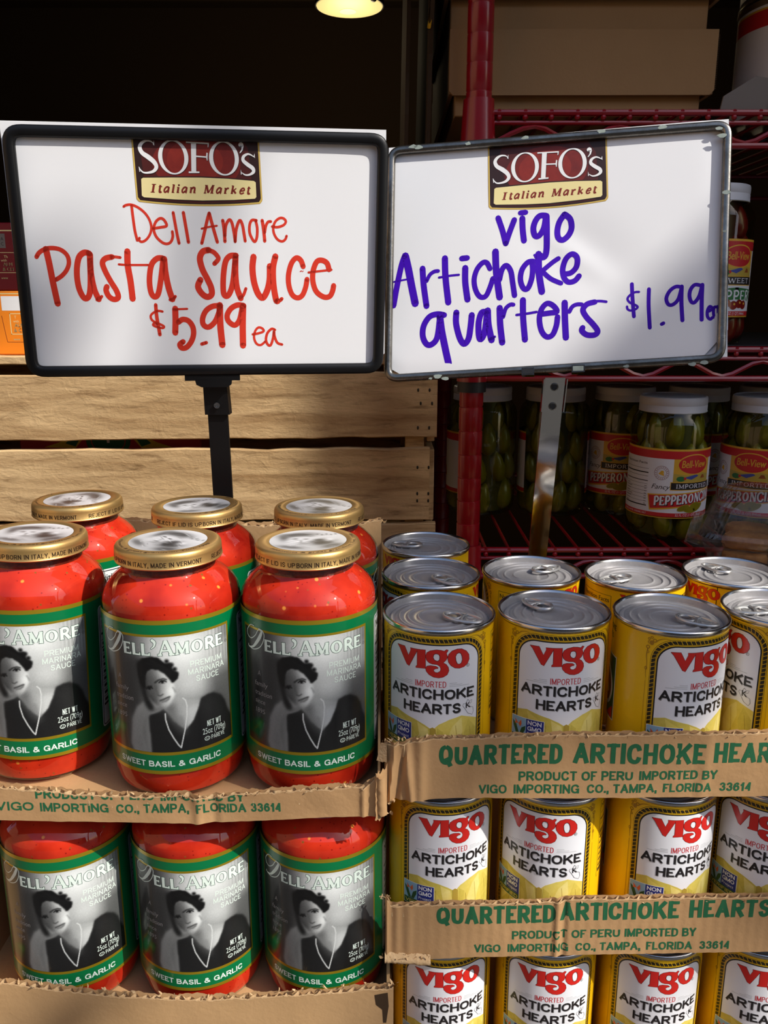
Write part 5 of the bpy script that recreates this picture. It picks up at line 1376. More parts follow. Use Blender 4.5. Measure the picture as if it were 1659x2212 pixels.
def can_end_mesh():
    b = MB(); h = CH
    z = h - .0052
    def bead(r, a): return [(r + .0013, z), (r + .0009, z + a * .25), (r + .0005, z + a * .75), (r, z + a), (r - .0005, z + a * .75), (r - .0009, z + a * .25), (r - .0013, z)]
    prof = [(.0350, h - .0016), (.0343, h - .0046), (.0340, h - .0064), (.0334, h - .0068), (.0328, h - .0060), (.0322, z), (.0300, z), (.0298, z - .0003), (.0296, z)]
    for r, a in ((.0262, .0011), (.0205, .0010), (.0135, .0008)): prof += bead(r, a)
    prof += [(.006, z), (0, z)]
    b.lathe(prof, 64, 'tin_lid')
    return b.mesh('lid_end', angle=60)

def tab_mesh():
    """ring pull along +x: rivet and nose at +x, finger ring towards the centre"""
    b = MB(); z = .0014
    ring = []
    for i in range(40):
        a = 2 * math.pi * i / 40
        x, y = math.cos(a), math.sin(a)
        w = .0068 + .0016 * max(0, -x)
        ring.append((.0170 + .0130 * x, w * y * (1 - .12 * max(0, x)), z + .0010 - .0006 * x))
    b.tube(ring, .0011, 8, 'tin_tab', closed=True)
    hole = [(.0105 + .0056 * math.cos(2 * math.pi * i / 24), .0050 * math.sin(2 * math.pi * i / 24), z + .0012) for i in range(24)]
    b.tube(hole, .0009, 8, 'tin_tab', closed=True)
    # nose plate from the hole's far side to the tip, with the tongue round the rivet
    P_ = []
    for i in range(21):
        a = -math.pi / 2 + math.pi * i / 20
        P_.append((.0170 + .0128 * max(math.cos(a), -.02) + .0005, .0066 * math.sin(a)))
    top = [(x, y, z + .0006) for x, y in P_]; bot = [(x, y, z - .0004) for x, y in P_]
    n = len(P_)
    b.add(top + bot, [tuple(range(n)), tuple(range(2 * n - 1, n - 1, -1))] + [(i, (i + 1) % n, n + (i + 1) % n, n + i) for i in range(n)], 'tin_tab')
    b.tube([(.0175, -.0058, z + .001), (.0168, 0, z + .0017), (.0175, .0058, z + .001)], .0009, 8, 'tin_tab')
    return b.mesh('pull_tab')

def rivet_mesh():
    b = MB()
    b.lathe([(.0036, .0018), (.0034, .0023), (.0026, .0026), (.0022, .0024), (0, .0023)], 24, 'tin_tab')
    b.lathe([(.0040, -.001), (.0040, .0014)], 24, 'tin_tab')
    return b.mesh('rivet')

_cb, _ce, _ct, _cr, _cl = can_body_mesh(), can_end_mesh(), tab_mesh(), rivet_mesh(), can_label()
def make_can(x, y, z, rot, tab, label, group):
    o = empty('artichoke_can', (x, y, z), label, 'can', group)
    o.rotation_euler = (0, 0, R_(rot))
    link('body', _cb, o)
    link('label', _cl, o)
    e = link('lid_end', _ce, o)
    a = R_(tab - rot)
    link('pull_tab', _ct, e, (0, 0, CH - .0052), (0, 0, a))
    link('rivet', _cr, e, (.0225 * math.cos(a), .0225 * math.sin(a), CH - .0052), (0, 0, a))
    return o

ZB = {1: Z - .197 - CH, 2: Z - .3175 - CH, 3: Z - .438 - CH}
G1, G2, G3 = 'artichoke cans on the top tray', 'artichoke cans on the middle tray', 'artichoke cans on the lowest tray'
CANS = [
 (.0365, .522, 1, -10.2, -25, 'yellow artichoke can beside the right front sauce jar on the top tray, front row', G1),
 (.1137, .526, 1, 4.8, 120, 'yellow artichoke can second from left in the front row of the top tray', G1),
 (.1898, .519, 1, 22, -33, 'yellow artichoke can third in the front row of the top tray, label turned right', G1),
 (.2665, .529, 1, -89, 178, 'yellow artichoke can at the right frame edge, front row of the top tray', G1),
 (.0355, .604, 1, -79, -45, 'yellow artichoke can in the second row of the top tray, beside the jars', G1),
 (.1130, .609, 1, -125, 37, 'yellow artichoke can in front of the chrome sign post foot', G1),
 (.1900, .600, 1, -167, 195, 'yellow can showing its nutrition table, second row third from left', G1),
 (.2668, .606, 1, 141, 116, 'yellow can with red lettering high on its plain side, second row right end', G1),
 (.0355, .6820, 1, 152, 160, 'rearmost yellow artichoke can, in front of the red rack post foot', G1),
 (.0400, .522, 2, 11, 20, 'sunlit yellow artichoke can at the left end of the middle tray', G2),
 (.1180, .522, 2, -22, 140, 'second yellow artichoke can from the left in the middle tray', G2),
 (.1950, .522, 2, 11.8, 60, 'third yellow artichoke can from the left in the middle tray', G2),
 (.2710, .522, 2, -27, 200, 'shaded yellow artichoke can at the right frame edge of the middle tray', G2),
 (.0425, .522, 3, 4.5, 10, 'leftmost yellow artichoke can of the lowest tray, cut by the frame bottom', G3),
 (.1200, .522, 3, -5, 80, 'second yellow artichoke can of the lowest tray, cut by the frame bottom', G3),
 (.1970, .522, 3, -2, 130, 'third yellow artichoke can of the lowest tray, cut by the frame bottom', G3),
 (.2735, .522, 3, -2, 220, 'yellow artichoke can in the bottom right corner of the frame', G3),
]
for x, y, lv, rot, tb, lab, g in CANS: make_can(x, y, ZB[lv], rot, tb, lab, g)

# ---------------------------------------------------------------- cardboard trays
def nz(x, s, k=0.0): return noise.noise(Vector((x * s, k, 0.37)))

def flange(parent, name, x0, x1, zt, zb, y, disp, seed, m='kraft', letters=None, gap=.0033, fluted=True, rag=1.0, step=.0012):
    """corrugated wall seen from the front: printed outer liner, fluting and inner liner, torn along the top"""
    root = bpy.data.objects.new(name, None); COL.objects.link(root); root.parent = parent
    nx = int((x1 - x0) / step)
    def top(x): return zt(x) + rag * (.0007 * nz(x, 190, seed) + .0005 * nz(x, 800, seed + 3))
    def bot(x): return zb(x) + .0003 * nz(x, 160, seed + 8)
    b = MB()
    NY = 9
    def lay(off, tf, mm, dz=0):
        vs = []
        for j in range(NY + 1):
            for i in range(nx + 1):
                x = x0 + (x1 - x0) * i / nx
                z0_, z1_ = bot(x), tf(x)
                z = z0_ + (z1_ - z0_) * j / NY
                vs.append((x, y - disp(x, z) + off, z))
        fs = [(j * (nx + 1) + i, j * (nx + 1) + i + 1, (j + 1) * (nx + 1) + i + 1, (j + 1) * (nx + 1) + i) for j in range(NY) for i in range(nx)]
        return vs, fs
    b.add(*lay(0, top, m), m)
    # pale torn fibre along the edge
    vs = []
    for i in range(nx + 1):
        x = x0 + (x1 - x0) * i / nx; t_ = top(x); d_ = disp(x, t_)
        w = .0005 + .0004 * abs(nz(x, 500, seed + 4))
        vs += [(x, y - d_ - .00012, t_ - w), (x, y - d_ + .0002, t_ + .0001)]
    b.add(vs, [(2 * i, 2 * i + 2, 2 * i + 3, 2 * i + 1) for i in range(nx)], 'kraft_torn')
    # right and left end caps
    for xe in (x0, x1):
        zz0, zz1 = bot(xe), top(xe); d_ = disp(xe, zz0)
        b.add([(xe, y - d_, zz0), (xe, y - d_ + gap, zz0), (xe, y - d_ + gap, zz1), (xe, y - d_, zz1)], [(0, 1, 2, 3)], 'kraft_torn')
    b.obj('outer_liner', root, recalc=True, angle=60)
    b = MB()
    b.add(*lay(gap, lambda x: zt(x) + rag * (.0010 + .0010 * nz(x, 230, seed + 20) + .0005 * nz(x, 900, seed + 23)), m), m)
    b.obj('inner_liner', root, angle=60)
    if fluted:
        b = MB(); vs = []
        n2 = nx * 2
        for i in range(n2 + 1):
            x = x0 + (x1 - x0) * i / n2
            t_ = zt(x) + rag * (.0002 + .0010 * nz(x, 420, seed + 40))
            o_ = gap / 2 + (gap / 2 - .00025) * math.sin(2 * math.pi * x / .0074 + .8 * nz(x, 60, seed + 50))
            d_ = disp(x, t_)
            vs += [(x, y - d_ + o_, t_ - .009), (x, y - d_ + o_, t_)]
        b.add(vs, [(2 * i, 2 * i + 2, 2 * i + 3, 2 * i + 1) for i in range(n2)], 'kraft_torn')
        o = b.obj('fluting', root, angle=60); o['kind'] = 'stuff'
    if letters:
        L = wloc(root)
        def fn(x, w, k):
            X, W = x / 1000, Z + w / 1000
            e = .0006
            d0 = disp(X, W); dx = (disp(X + e, W) - d0) / e
            return (X - L.x, y - d0 - .00012 - L.y, W - L.z), Vector((-dx, -1, 0)).normalized()
        me = letters.build('lettering', fn, 1.2, ymax=lambda x: (top(x / 1000) - Z) * 1000 - .35, xmin=x0 * 1000, xmax=x1 * 1000)
        link('lettering', me, root)
    return root

def piecewise(P):
    def f(x):
        if x <= P[0][0]: return Z + P[0][1]
        for (a, za), (c, zc) in zip(P, P[1:]):
            if x <= c: return Z + za + (zc - za) * (x - a) / (c - a)
        return Z + P[-1][1]
    return f

def shreds(parent, spots, seed, m='kraft_torn', size=.0035):
    """loose torn fibres standing up from an edge"""
    rg = random.Random(seed); b = MB()
    for (x, y, z, n) in spots:
        for i in range(n):
            p = Vector((x + rg.uniform(-.004, .004), y + rg.uniform(-.0015, .0015), z))
            d = Vector((rg.uniform(-1, 1), rg.uniform(-.7, .5), rg.uniform(.2, 1.2))).normalized()
            w = Vector((rg.uniform(-1, 1), rg.uniform(-1, 1), rg.uniform(-.4, .4))).normalized() * rg.uniform(.0004, .0011)
            l = rg.uniform(.4, 1) * size
            cu = Vector((rg.uniform(-1, 1), rg.uniform(-1, 1), 0)) * l * .4
            q = [p - w, p + w, p + d * l * .6 + w * .8 + cu * .4, p + d * l * .6 - w * .8 + cu * .4, p + d * l + cu]
            b.add(q, [(0, 1, 2, 3), (3, 2, 4)], m)
    o = b.obj('torn_fibres', parent); o['kind'] = 'stuff'
    return o

def case_print(x_q, dx, top_only=None):
    """green case printing; mm in world x, z relative to the lens"""
    pr = Print()
    return pr

# --- top can tray
TX0, TX1, TY0, TY1 = .0002, .3135, .4772, .7205
def tray_shell(o, zb, zside, seed, y1=TY1, x0=TX0, x1=TX1, y0=TY0, left=True, m='kraft', th=.0055):
    b = MB(); b.box(x0 + .001, x1 - .001, y0 + .021, y1 - .001, zb - th, zb - .0003, m); b.obj('base_sheet', o)
    for nm, xa, xb in (('side_flap', x0, x0 + .0028), ('side_flap', x1 - .0016, x1 + .0012))[0 if left else 1:]:
        b = MB(); vs, fs = [], []
        n = 60
        for i in range(n + 1):
            yy = y0 + .0042 + (y1 - y0 - .005) * i / n
            t_ = zside(yy) + .0016 * nz(yy, 120, seed + xa) + .0008 * nz(yy, 500, seed)
            vs += [(xa, yy, zb - th), (xa, yy, t_), (xb, yy, t_ + .0006), (xb, yy, zb - th)]
        for i in range(n):
            for k in range(4): fs.append((i * 4 + k, i * 4 + (k + 1) % 4, (i + 1) * 4 + (k + 1) % 4, (i + 1) * 4 + k))
        fs += [(0, 1, 2, 3), tuple(n * 4 + k for k in (3, 2, 1, 0))]
        b.add(vs, fs, m); b.obj(nm, o)

t1 = empty('cardboard_tray', (.153, .60, ZB[1] - .0055), 'torn cardboard tray with green printing under the top row of yellow cans', 'tray', 'torn case trays of the can stack')
def disp1(x, z):
    h = z - Z
    d = .0012 * nz(x, 22, h * 30) + .0005 * nz(x, 70, 5 + h * 60)
    for c, w, a, sk in ((.0050, .0016, .0022, .10), (.0108, .0014, -.0018, .16), (.0155, .0022, .0022, -.10), (.0235, .0035, .0016, 0), (.058, .006, .0006, .1), (.205, .004, .0006, .05)):
        u = (x - c - sk * (h + .29)) / w
        d += 1.3 * a * math.exp(-u * u)
    d -= .0030 * max(0, 1 - x / .004) ** 2
    return d
pr = Print()
pr.text('QUARTERED', 34.9, -285.0, 14.2, 'ink_green', 0, width=79, wt=.21)
pr.text('ARTICHOKE', 120.8, -284.5, 14.3, 'ink_green', 0, width=83.5, wt=.21)
pr.text('HEARTS', 210, -283.6, 14.0, 'ink_green', 0, width=54, wt=.21)
pr.text('PRODUCT OF PERU', 86.4, -296.9, 6.5, 'ink_green', 0, width=73, wt=.20, rot=.012)
pr.text('IMPORTED BY', 163.5, -295.9, 6.5, 'ink_green', 0, width=50, wt=.20, rot=.012)
pr.text('VIGO', 61.0, -306.0, 6.3, 'ink_green', 0, width=18, wt=.20, rot=.010)
pr.text('IMPORTING', 83.5, -305.8, 6.3, 'ink_green', 0, width=42, wt=.20, rot=.010)
pr.text('CO., TAMPA,', 130.5, -305.3, 6.3, 'ink_green', 0, width=45, wt=.20, rot=.010)
pr.text('FLORIDA', 179.5, -304.8, 6.3, 'ink_green', 0, width=31, wt=.20, rot=.010)
pr.text('33614', 216, -304.4, 6.3, 'ink_green', 0, width=20.5, wt=.20, rot=.010)
flange(t1, 'front_flange', TX0, TX1, piecewise([(0, -.2715), (.012, -.2710), (.020, -.2688), (.030, -.2672), (.06, -.2662), (.12, -.2648), (.24, -.2632), (.31, -.262)]), piecewise([(0, -.3105), (.05, -.3092), (.31, -.3082)]), TY0, disp1, 1.0, letters=pr)
tray_shell(t1, ZB[1], lambda y: Z - .285 + .012 * (y > .6), 2.0, left=False)
# torn corner hanging at the left end
b = MB()
def cor(u, v):
    x = -.0052 + .0072 * u + .0010 * nz(v, 9, 3) * (1 - u)
    z = Z - .284 - .0335 * v + .003 * nz(u, 7, 2)
    return (x, TY0 - .0015 - .0105 * (1 - u) ** .7 - .0020 * math.sin(u * 2.6) + .0006 * nz(u * 3 + v * 5, 3, 1), z)
b.grid(8, 18, cor, 'kraft'); b.obj('torn_corner', t1, angle=60)
b = MB(); b.grid(5, 10, lambda u, v: (-.0018 + .0036 * u - .003 * v * (1 - u), TY0 + .0006 - .002 * u, Z - .2695 - .013 * v + .0012 * nz(u * 4 + v * 3, 2, 4)), 'kraft_torn'); b.obj('torn_corner', t1, angle=60)
shreds(t1, [(.003 + .0095 * i, TY0 + .001, Z - .2695 + .0035 * min(1, i / 3), 7 if i < 7 else 2) for i in range(26)], 5, size=.0032)
shreds(t1, [(.002, TY0 - .002, Z - .3115, 8), (.006, TY0 - .001, Z - .3112, 6)], 6, size=.004)

t2 = empty('cardboard_tray', (.153, .60, ZB[2] - .006), 'torn cardboard tray with green printing under the middle row of yellow cans', 'tray', 'torn case trays of the can stack')
def disp2(x, z):
    h = z - Z
    d = .0009 * nz(x, 24, 7 + h * 30) + .00008 * math.sin(x * 2 * math.pi / .0072)
    for c, w, a in ((.0022, .0012, .0020), (.0085, .0022, .0010), (.0165, .0030, .0008), (.1165, .0018, .0014), (.1215, .0016, -.0010)):
        u = (x - c) / w
        d += a * math.exp(-u * u)
    return d
pr = Print()
pr.text('QUARTERED', 35.3, -405.0, 14.0, 'ink_green', 0, width=80, wt=.21, rot=.014)
pr.text('ARTICHOKE', 118.6, -402.4, 14.0, 'ink_green', 0, width=79.5, wt=.21, rot=.022)
pr.text('HEARTS', 205, -400.2, 14.0, 'ink_green', 0, width=54, wt=.21, rot=.018)
pr.text('PRODUCT OF PERU', 86.6, -416.8, 6.5, 'ink_green', 0, width=73, wt=.20, rot=.02)
pr.text('IMPORTED BY', 162.8, -415.3, 6.5, 'ink_green', 0, width=48, wt=.20, rot=.02)
pr.text('VIGO', 61.2, -427.4, 6.3, 'ink_green', 0, width=18, wt=.20, rot=.016)
pr.text('IMPORTING', 84, -427.0, 6.3, 'ink_green', 0, width=41, wt=.20, rot=.016)
pr.text('CO., TAMPA,', 130, -426.2, 6.3, 'ink_green', 0, width=44, wt=.20, rot=.016)
pr.text('FLORIDA', 178, -425.4, 6.3, 'ink_green', 0, width=31, wt=.20, rot=.016)
pr.text('33614', 214, -424.7, 6.3, 'ink_green', 0, width=20.5, wt=.20, rot=.016)
flange(t2, 'front_flange', TX0 + .0006, TX1, piecewise([(0, -.3835), (.0025, -.384), (.0045, -.3905), (.03, -.3897), (.10, -.3888), (.119, -.3872), (.13, -.3858), (.25, -.3838), (.31, -.383)]), piecewise([(0, -.4315), (.02, -.4335), (.06, -.4315), (.26, -.4268), (.31, -.426)]), TY0, disp2, 11.0, letters=pr)
tray_shell(t2, ZB[2], lambda y: Z - .405, 12.0, left=False)
b = MB(); b.grid(26, 5, lambda u, v: (.0005 + .031 * u, TY0 - .0006 - .0045 * math.sin(v * 2.4) - .0008 * nz(u * 9, 3, v), Z - .4262 - .0065 * v - .0025 * u + .0009 * nz(u * 14 + v * 2, 2, 7)), 'kraft_torn'); b.obj('torn_strip', t2, angle=60)
shreds(t2, [(.002 + .005 * i, TY0 - .003, Z - .4300, 7) for i in range(6)], 8, size=.004)
shreds(t2, [(.0015, TY0, Z - .3838, 10)] + [(.02 + .022 * i, TY0 + .001, Z - .3892 + .0002 * i, 2) for i in range(12)], 9, size=.003)

t3 = empty('cardboard_tray', (.153, .60, ZB[3] - .0035), 'lowest cardboard tray of the can stack, under the bottom row of cans', 'tray', 'torn case trays of the can stack')
flange(t3, 'front_flange', TX0 + .002, TX1, piecewise([(0, -.512), (.31, -.506)]), piecewise([(0, -.5555), (.31, -.5555)]), TY0, lambda x, z: .0004 * nz(x, 30, 3), 21.0)
tray_shell(t3, ZB[3], lambda y: Z - .525, 22.0, th=.0033)

# --- tray under the upper jars: a can tray used upside its print torn through
JX0, JX1, JY0, JY1 = -.2955, -.0024, .4680, .6900
JB = Z - .310
tj = empty('jar_tray', (-.146, .57, JB - .0042), 'torn tray with half cut green printing under the upper sauce jars', 'tray')
def dispj(x, z):
    h = z - Z
    d = .0012 * nz(x, 18, 3 + h * 40) + .0006 * nz(x, 60, 8 + h * 60)
    for c, w, a in ((-.118, .0035, .0016), (-.108, .003, -.0010), (-.013, .0016, .0014), (-.0055, .002, .0010)):
        u = (x - c) / w
        d += a * math.exp(-u * u)
    return d
pr = Print()
pr.text('PRODUCT OF PERU', -220.6, -303.6, 6.8, 'ink_green', 0, width=75, wt=.20, rot=-.016)
pr.text('IMPORTED BY', -141.5, -305.6, 6.8, 'ink_green', 0, width=53, wt=.20, rot=-.004)
pr.text('VIGO', -246.5, -312.2, 6.3, 'ink_green', 0, width=24, wt=.20, rot=-.012)
pr.text('IMPORTING', -218.5, -313.0, 6.3, 'ink_green', 0, width=43.5, wt=.20, rot=-.014)
pr.text('CO., TAMPA,', -170.0, -313.9, 6.3, 'ink_green', 0, width=46, wt=.20, rot=-.004)
pr.text('FLORIDA', -119.0, -313.9, 6.3, 'ink_green', 0, width=31.5, wt=.20, rot=.012)
pr.text('33614', -84.5, -313.2, 6.3, 'ink_green', 0, width=19.5, wt=.20, rot=.02)
flange(tj, 'front_flange', JX0, JX1, piecewise([(-.29, -.2950), (-.245, -.2960), (-.224, -.2976), (-.20, -.2999), (-.17, -.3020), (-.14, -.3030), (-.127, -.3018), (-.120, -.3040), (-.108, -.3036), (-.095, -.3010), (-.06, -.2985), (-.03, -.2968), (-.013, -.2960), (-.009, -.2935), (-.0045, -.2880), (-.002, -.2870)]), piecewise([(-.29, -.3190), (-.12, -.3215), (-.06, -.3190), (-.008, -.3160), (-.002, -.3155)]), JY0, dispj, 31.0, letters=pr, rag=1.5)
b = MB(); b.box(JX0 + .001, JX1 - .001, JY0 + .004, JY1 - .001, JB - .0042, JB - .0003, 'kraft'); b.obj('base_sheet', tj)
for xa, xb, hf in ((JX0, JX0 + .0028, -.19), (JX1 - .0016, JX1, -.268)):
    b = MB(); vs, fs = [], []; n = 60
    for i in range(n + 1):
        yy = JY0 + .0042 + (JY1 - JY0 - .009) * i / n
        t_ = Z + hf - (.03 * max(0, 1 - i / 10)) + .0016 * nz(yy, 120, xa * 9) + .0008 * nz(yy, 500, 1)
        vs += [(xa, yy, JB - .004), (xa, yy, t_), (xb, yy, t_ + .0006), (xb, yy, JB - .004)]
    for i in range(n):
        for k in range(4): fs.append((i * 4 + k, i * 4 + (k + 1) % 4, (i + 1) * 4 + (k + 1) % 4, (i + 1) * 4 + k))
    fs += [(0, 1, 2, 3), tuple(n * 4 + k for k in (3, 2, 1, 0))]
    b.add(vs, fs, 'kraft'); b.obj('side_flap', tj)
flange(tj, 'back_panel', JX0, JX1, piecewise([(-.29, -.176), (-.15, -.181), (-.10, -.1835), (-.08, -.1822), (-.02, -.1815), (-.002, -.178)]), piecewise([(-.29, -.314), (0, -.314)]), JY1 - .004, lambda x, z: .0008 * nz(x, 25, 4), 41.0, m='kraft_plain', rag=2.0, step=.002)
shreds(tj, [(-.0035, JY1, Z - .1815, 26), (-.088, JY1, Z - .1825, 14), (-.094, JY1, Z - .1830, 10), (-.05, JY1, Z - .1820, 6)], 13, size=.0065)
shreds(tj, [(-.27 + .012 * i, JY0 + .001, Z - .2965 - .0065 * math.exp(-((i - 12) / 6.0) ** 2), 4) for i in range(22)], 14, size=.003)
b = MB(); b.grid(6, 14, lambda u, v: (-.0060 + .0062 * u + .002 * v * u, JY0 - .001 - .0028 * math.sin(2.6 * u) - .0004 * nz(v * 9, 2, u), Z - .2875 - .0265 * v + .0012 * nz(u * 3, 2, 1)), 'kraft'); b.obj('torn_corner', tj, angle=60)
shreds(tj, [(.0008, JY0 - .001, Z - .3135, 6), (-.024, JY0 + .001, Z - .2955, 8)], 15, size=.0045)

# --- plain carton that holds the lower jars
KX0, KX1 = -.2955, .0064
JB2 = Z - .478
kc = empty('open_carton', (-.143, .57, JB2 - .0042), 'plain open brown carton around the lower sauce jars', 'carton')
def dispk(x, z): return .0010 * nz(x, 12, (z - Z) * 14) + .0003 * nz(x, 60, (z - Z) * 50)
flange(kc, 'front_panel', KX0, KX1, piecewise([(-.29, -.4425), (-.255, -.4440), (-.235, -.4475), (-.19, -.4540), (-.15, -.4568), (-.11, -.4572), (-.07, -.4545), (-.03, -.4515), (-.008, -.4480), (.002, -.4486), (.0064, -.4468)]), piecewise([(-.29, -.4822), (.01, -.4822)]), JY0, dispk, 51.0, m='kraft_plain', rag=1.6)
b = MB(); b.box(KX0 + .001, KX1 - .001, JY0 + .004, JY1 - .001, JB2 - .0042, JB2 - .0003, 'kraft_plain'); b.obj('base_sheet', kc)
for xa, xb, hf in ((KX0, KX0 + .003, -.338), (.0018, .0040, -.449)):
    b = MB(); vs, fs = [], []; n = 40
    for i in range(n + 1):
        yy = JY0 + .0042 + (JY1 - JY0 - .009) * i / n
        t_ = Z + hf + .001 * nz(yy, 120, xa * 9)
        vs += [(xa, yy, JB2 - .004), (xa, yy, t_), (xb, yy, t_ + .0006), (xb, yy, JB2 - .004)]
    for i in range(n):
        for k in range(4): fs.append((i * 4 + k, i * 4 + (k + 1) % 4, (i + 1) * 4 + (k + 1) % 4, (i + 1) * 4 + k))
    fs += [(0, 1, 2, 3), tuple(n * 4 + k for k in (3, 2, 1, 0))]
    b.add(vs, fs, 'kraft_plain'); b.obj('side_panel', kc)
b = MB(); b.box(KX0 + .003, KX1 - .003, JY1 - .004, JY1 - .001, JB2 - .004, Z - .337, 'kraft_plain'); b.obj('back_panel', kc)
pr = Print()
pr.poly([(-6.5, -453), (2.5, -451), (3.2, -462), (1.5, -476), (-.6, -476), (-1.2, -465), (-5.5, -461)], 'carton_dark', 0)
link('torn_patch', pr.build('torn_patch', lambda x, w, k: ((x / 1000 + .143, JY0 - dispk(x / 1000, Z + w / 1000) - .00012 - .57, w / 1000 + Z - JB2 + .0042), (0, -1, 0)), 1.5), kc)
shreds(kc, [(-.25 + .016 * i, JY0 + .001, Z - .4445 - .0125 * math.exp(-((i - 8) / 4.5) ** 2), 4) for i in range(17)] + [(.0045, JY0 + .001, Z - .447, 10)], 17, m='kraft_torn', size=.0035)
b = MB(); b.box(-.2955, .003, .474, .668, TZ, JB2 - .0045, 'carton', .002)
tag(b.obj('base_carton', origin=(-.143, .57, TZ)), 'closed brown carton supporting the open carton of lower jars', 'carton')

# ---------------------------------------------------------------- sauce jars
GR, GH = .0444, .163
def jar_profile(d=0.0):
    return [(.030 - d, .0008 + d), (.0375 - d, .0012 + d), (.0420 - d, .0050), (.0438 - d, .0120), (GR - d, .0200), (GR - d, .1255), (.0441 - d, .1290), (.0431 - d, .1325), (.0410 - d, .1362), (.0380 - d, .1395), (.0347 - d, .1425), (.0318 - d, .1448), (.0303 - d, .1465)]
def jar_label_mesh():
    pr = Print()
    pr.rect(-139.5, -142.2, 139.5, -38.6, 'jar_green', 0)
    pr.rect(-139.5, -41.4, 139.5, -38.6, 'jar_gold', 1); pr.rect(-139.5, -142.2, 139.5, -139.8, 'jar_gold', 1)
    pr.rect(-48.0, -129.0, 44.2, -47.7, 'jar_gold', 1)
    # nutrition panel to the right of the picture, story panel to the left
    pr.poly(rrect(56, -136, 103, -47.2, 3), 'jar_white', 1)
    o = rrect(57.4, -134.5, 101.6, -48.6, 2); pr.stroke(o + [o[0]], .7, 'ink_black', 2, sub=1, raw=True)
    pr.text('Nutrition Facts', 59.4, -56.2, 5.0, 'ink_black', 2, width=40, bold=.03)
    pr.text('Serving Size 1/2 cup (125g)', 59.4, -60.4, 2.1, 'ink_grey', 2, width=33); pr.text('Servings per container 5', 59.4, -63.8, 2.1, 'ink_grey', 2, width=30)
    for i, hh in enumerate((1.6, .4, .9, .3, .3, .3, .3, .3, .3, .3, 1.6)): pr.rect(59, -67 - i * 5.2 - hh, 100, -67 - i * 5.2, 'ink_black', 2)
    for i in range(9): pr.rect(60, -76 - i * 5.2, 72 + (i * 7) % 12, -74 - i * 5.2, 'ink_black', 2); pr.rect(94, -76 - i * 5.2, 99, -74 - i * 5.2, 'ink_black', 2)
    pr.poly(rrect(107, -136, 137, -49, 3), 'jar_dark', 1)
    for i in range(14): pr.rect(110, -60 - i * 4.6, 134 - (i * 5) % 8, -58.8 - i * 4.6, 'ink_grey', 2)
    pr.poly(rrect(-137, -136, -58, -49, 3), 'jar_dark', 1)
    for i in range(14): pr.rect(-130, -62 - i * 4.6, -70 - (i * 7) % 12, -60.8 - i * 4.6, 'ink_grey', 2)
    D, Bw = [(x, -y) for x, y in PORTRAIT['Dscript']], [(x, -y) for x, y in PORTRAIT['Dbow']]
    pr.stroke(Bw, .55, 'jar_ink_light', 6); pr.stroke(D, [.8, 1.6, 2.4, 2.2, 1.4, .8, .5], 'jar_ink_light', 7)
    for fat, m_, k_ in ((.6, 'jar_ink_edge', 5), (0, 'jar_ink_light', 6)):
        serif_text(pr, 'ELL', -26.4, -61.3, 7.9, m_, k_, 18.2, .26, fat=fat)
        pr.stroke([(-6.2, -51.2), (-4.9, -52.6), (-5.4, -55.0), (-7.2, -56.6)], [1.9 + fat, 1.7 + fat, 1.0 + fat, .5 + fat], m_, k_)
        serif_text(pr, 'AMORE', -3.4, -61.3, 7.9, m_, k_, 42.2, .26, fat=fat, caps={0})
    pr.ell(41.4, -60, .9, .9, 'ink_black', 6, 14, inner=(.7, .7))
    for s_, x, y, w in (('PREMIUM', 15.5, 70.7, 21.6), ('MARINARA', 14.0, 75.8, 24.7), ('SAUCE', 18.8, 80.9, 15.5)):
        pr.text(s_, x, -y, 3.9, 'jar_ink_light', 6, width=w, wt=.13)
    pr.text('NET WT', 24.2, -113.4, 4.0, 'jar_ink_light', 6, width=10.1, wt=.12); pr.text('25oz (709g)', 21.0, -118.4, 4.0, 'jar_ink_light', 6, width=16.4)
    pr.text('PAREVE', 26.6, -123.0, 2.9, 'jar_ink_light', 6, width=10.0, wt=.12); pr.ell(23.8, -121.6, 1.9, 1.5, 'jar_ink_light', 6, 20, inner=(1.5, 1.1)); pr.text('U', 23.8, -122.4, 1.6, 'jar_ink_light', 6, align='C')
    pr.text('SWEET BASIL & GARLIC', -36.4, -137.0, 4.1, 'jar_ink_light', 3, width=69.3, wt=.20)
    for s_, y, w in (('A', 79, 2.6), ('family', 86.3, 11.5), ('tradition', 92.6, 14.5), ('since', 98.4, 9), ('1895', 105.0, 8.5)):
        pr.text(s_, -33.2 if s_ == 'A' else -36.5, -y, 3.2, 'ink_grey', 6, align='L', width=w, shear=.12)
    return pr.build('label', on_cylinder(.0446, GH), 2.4)

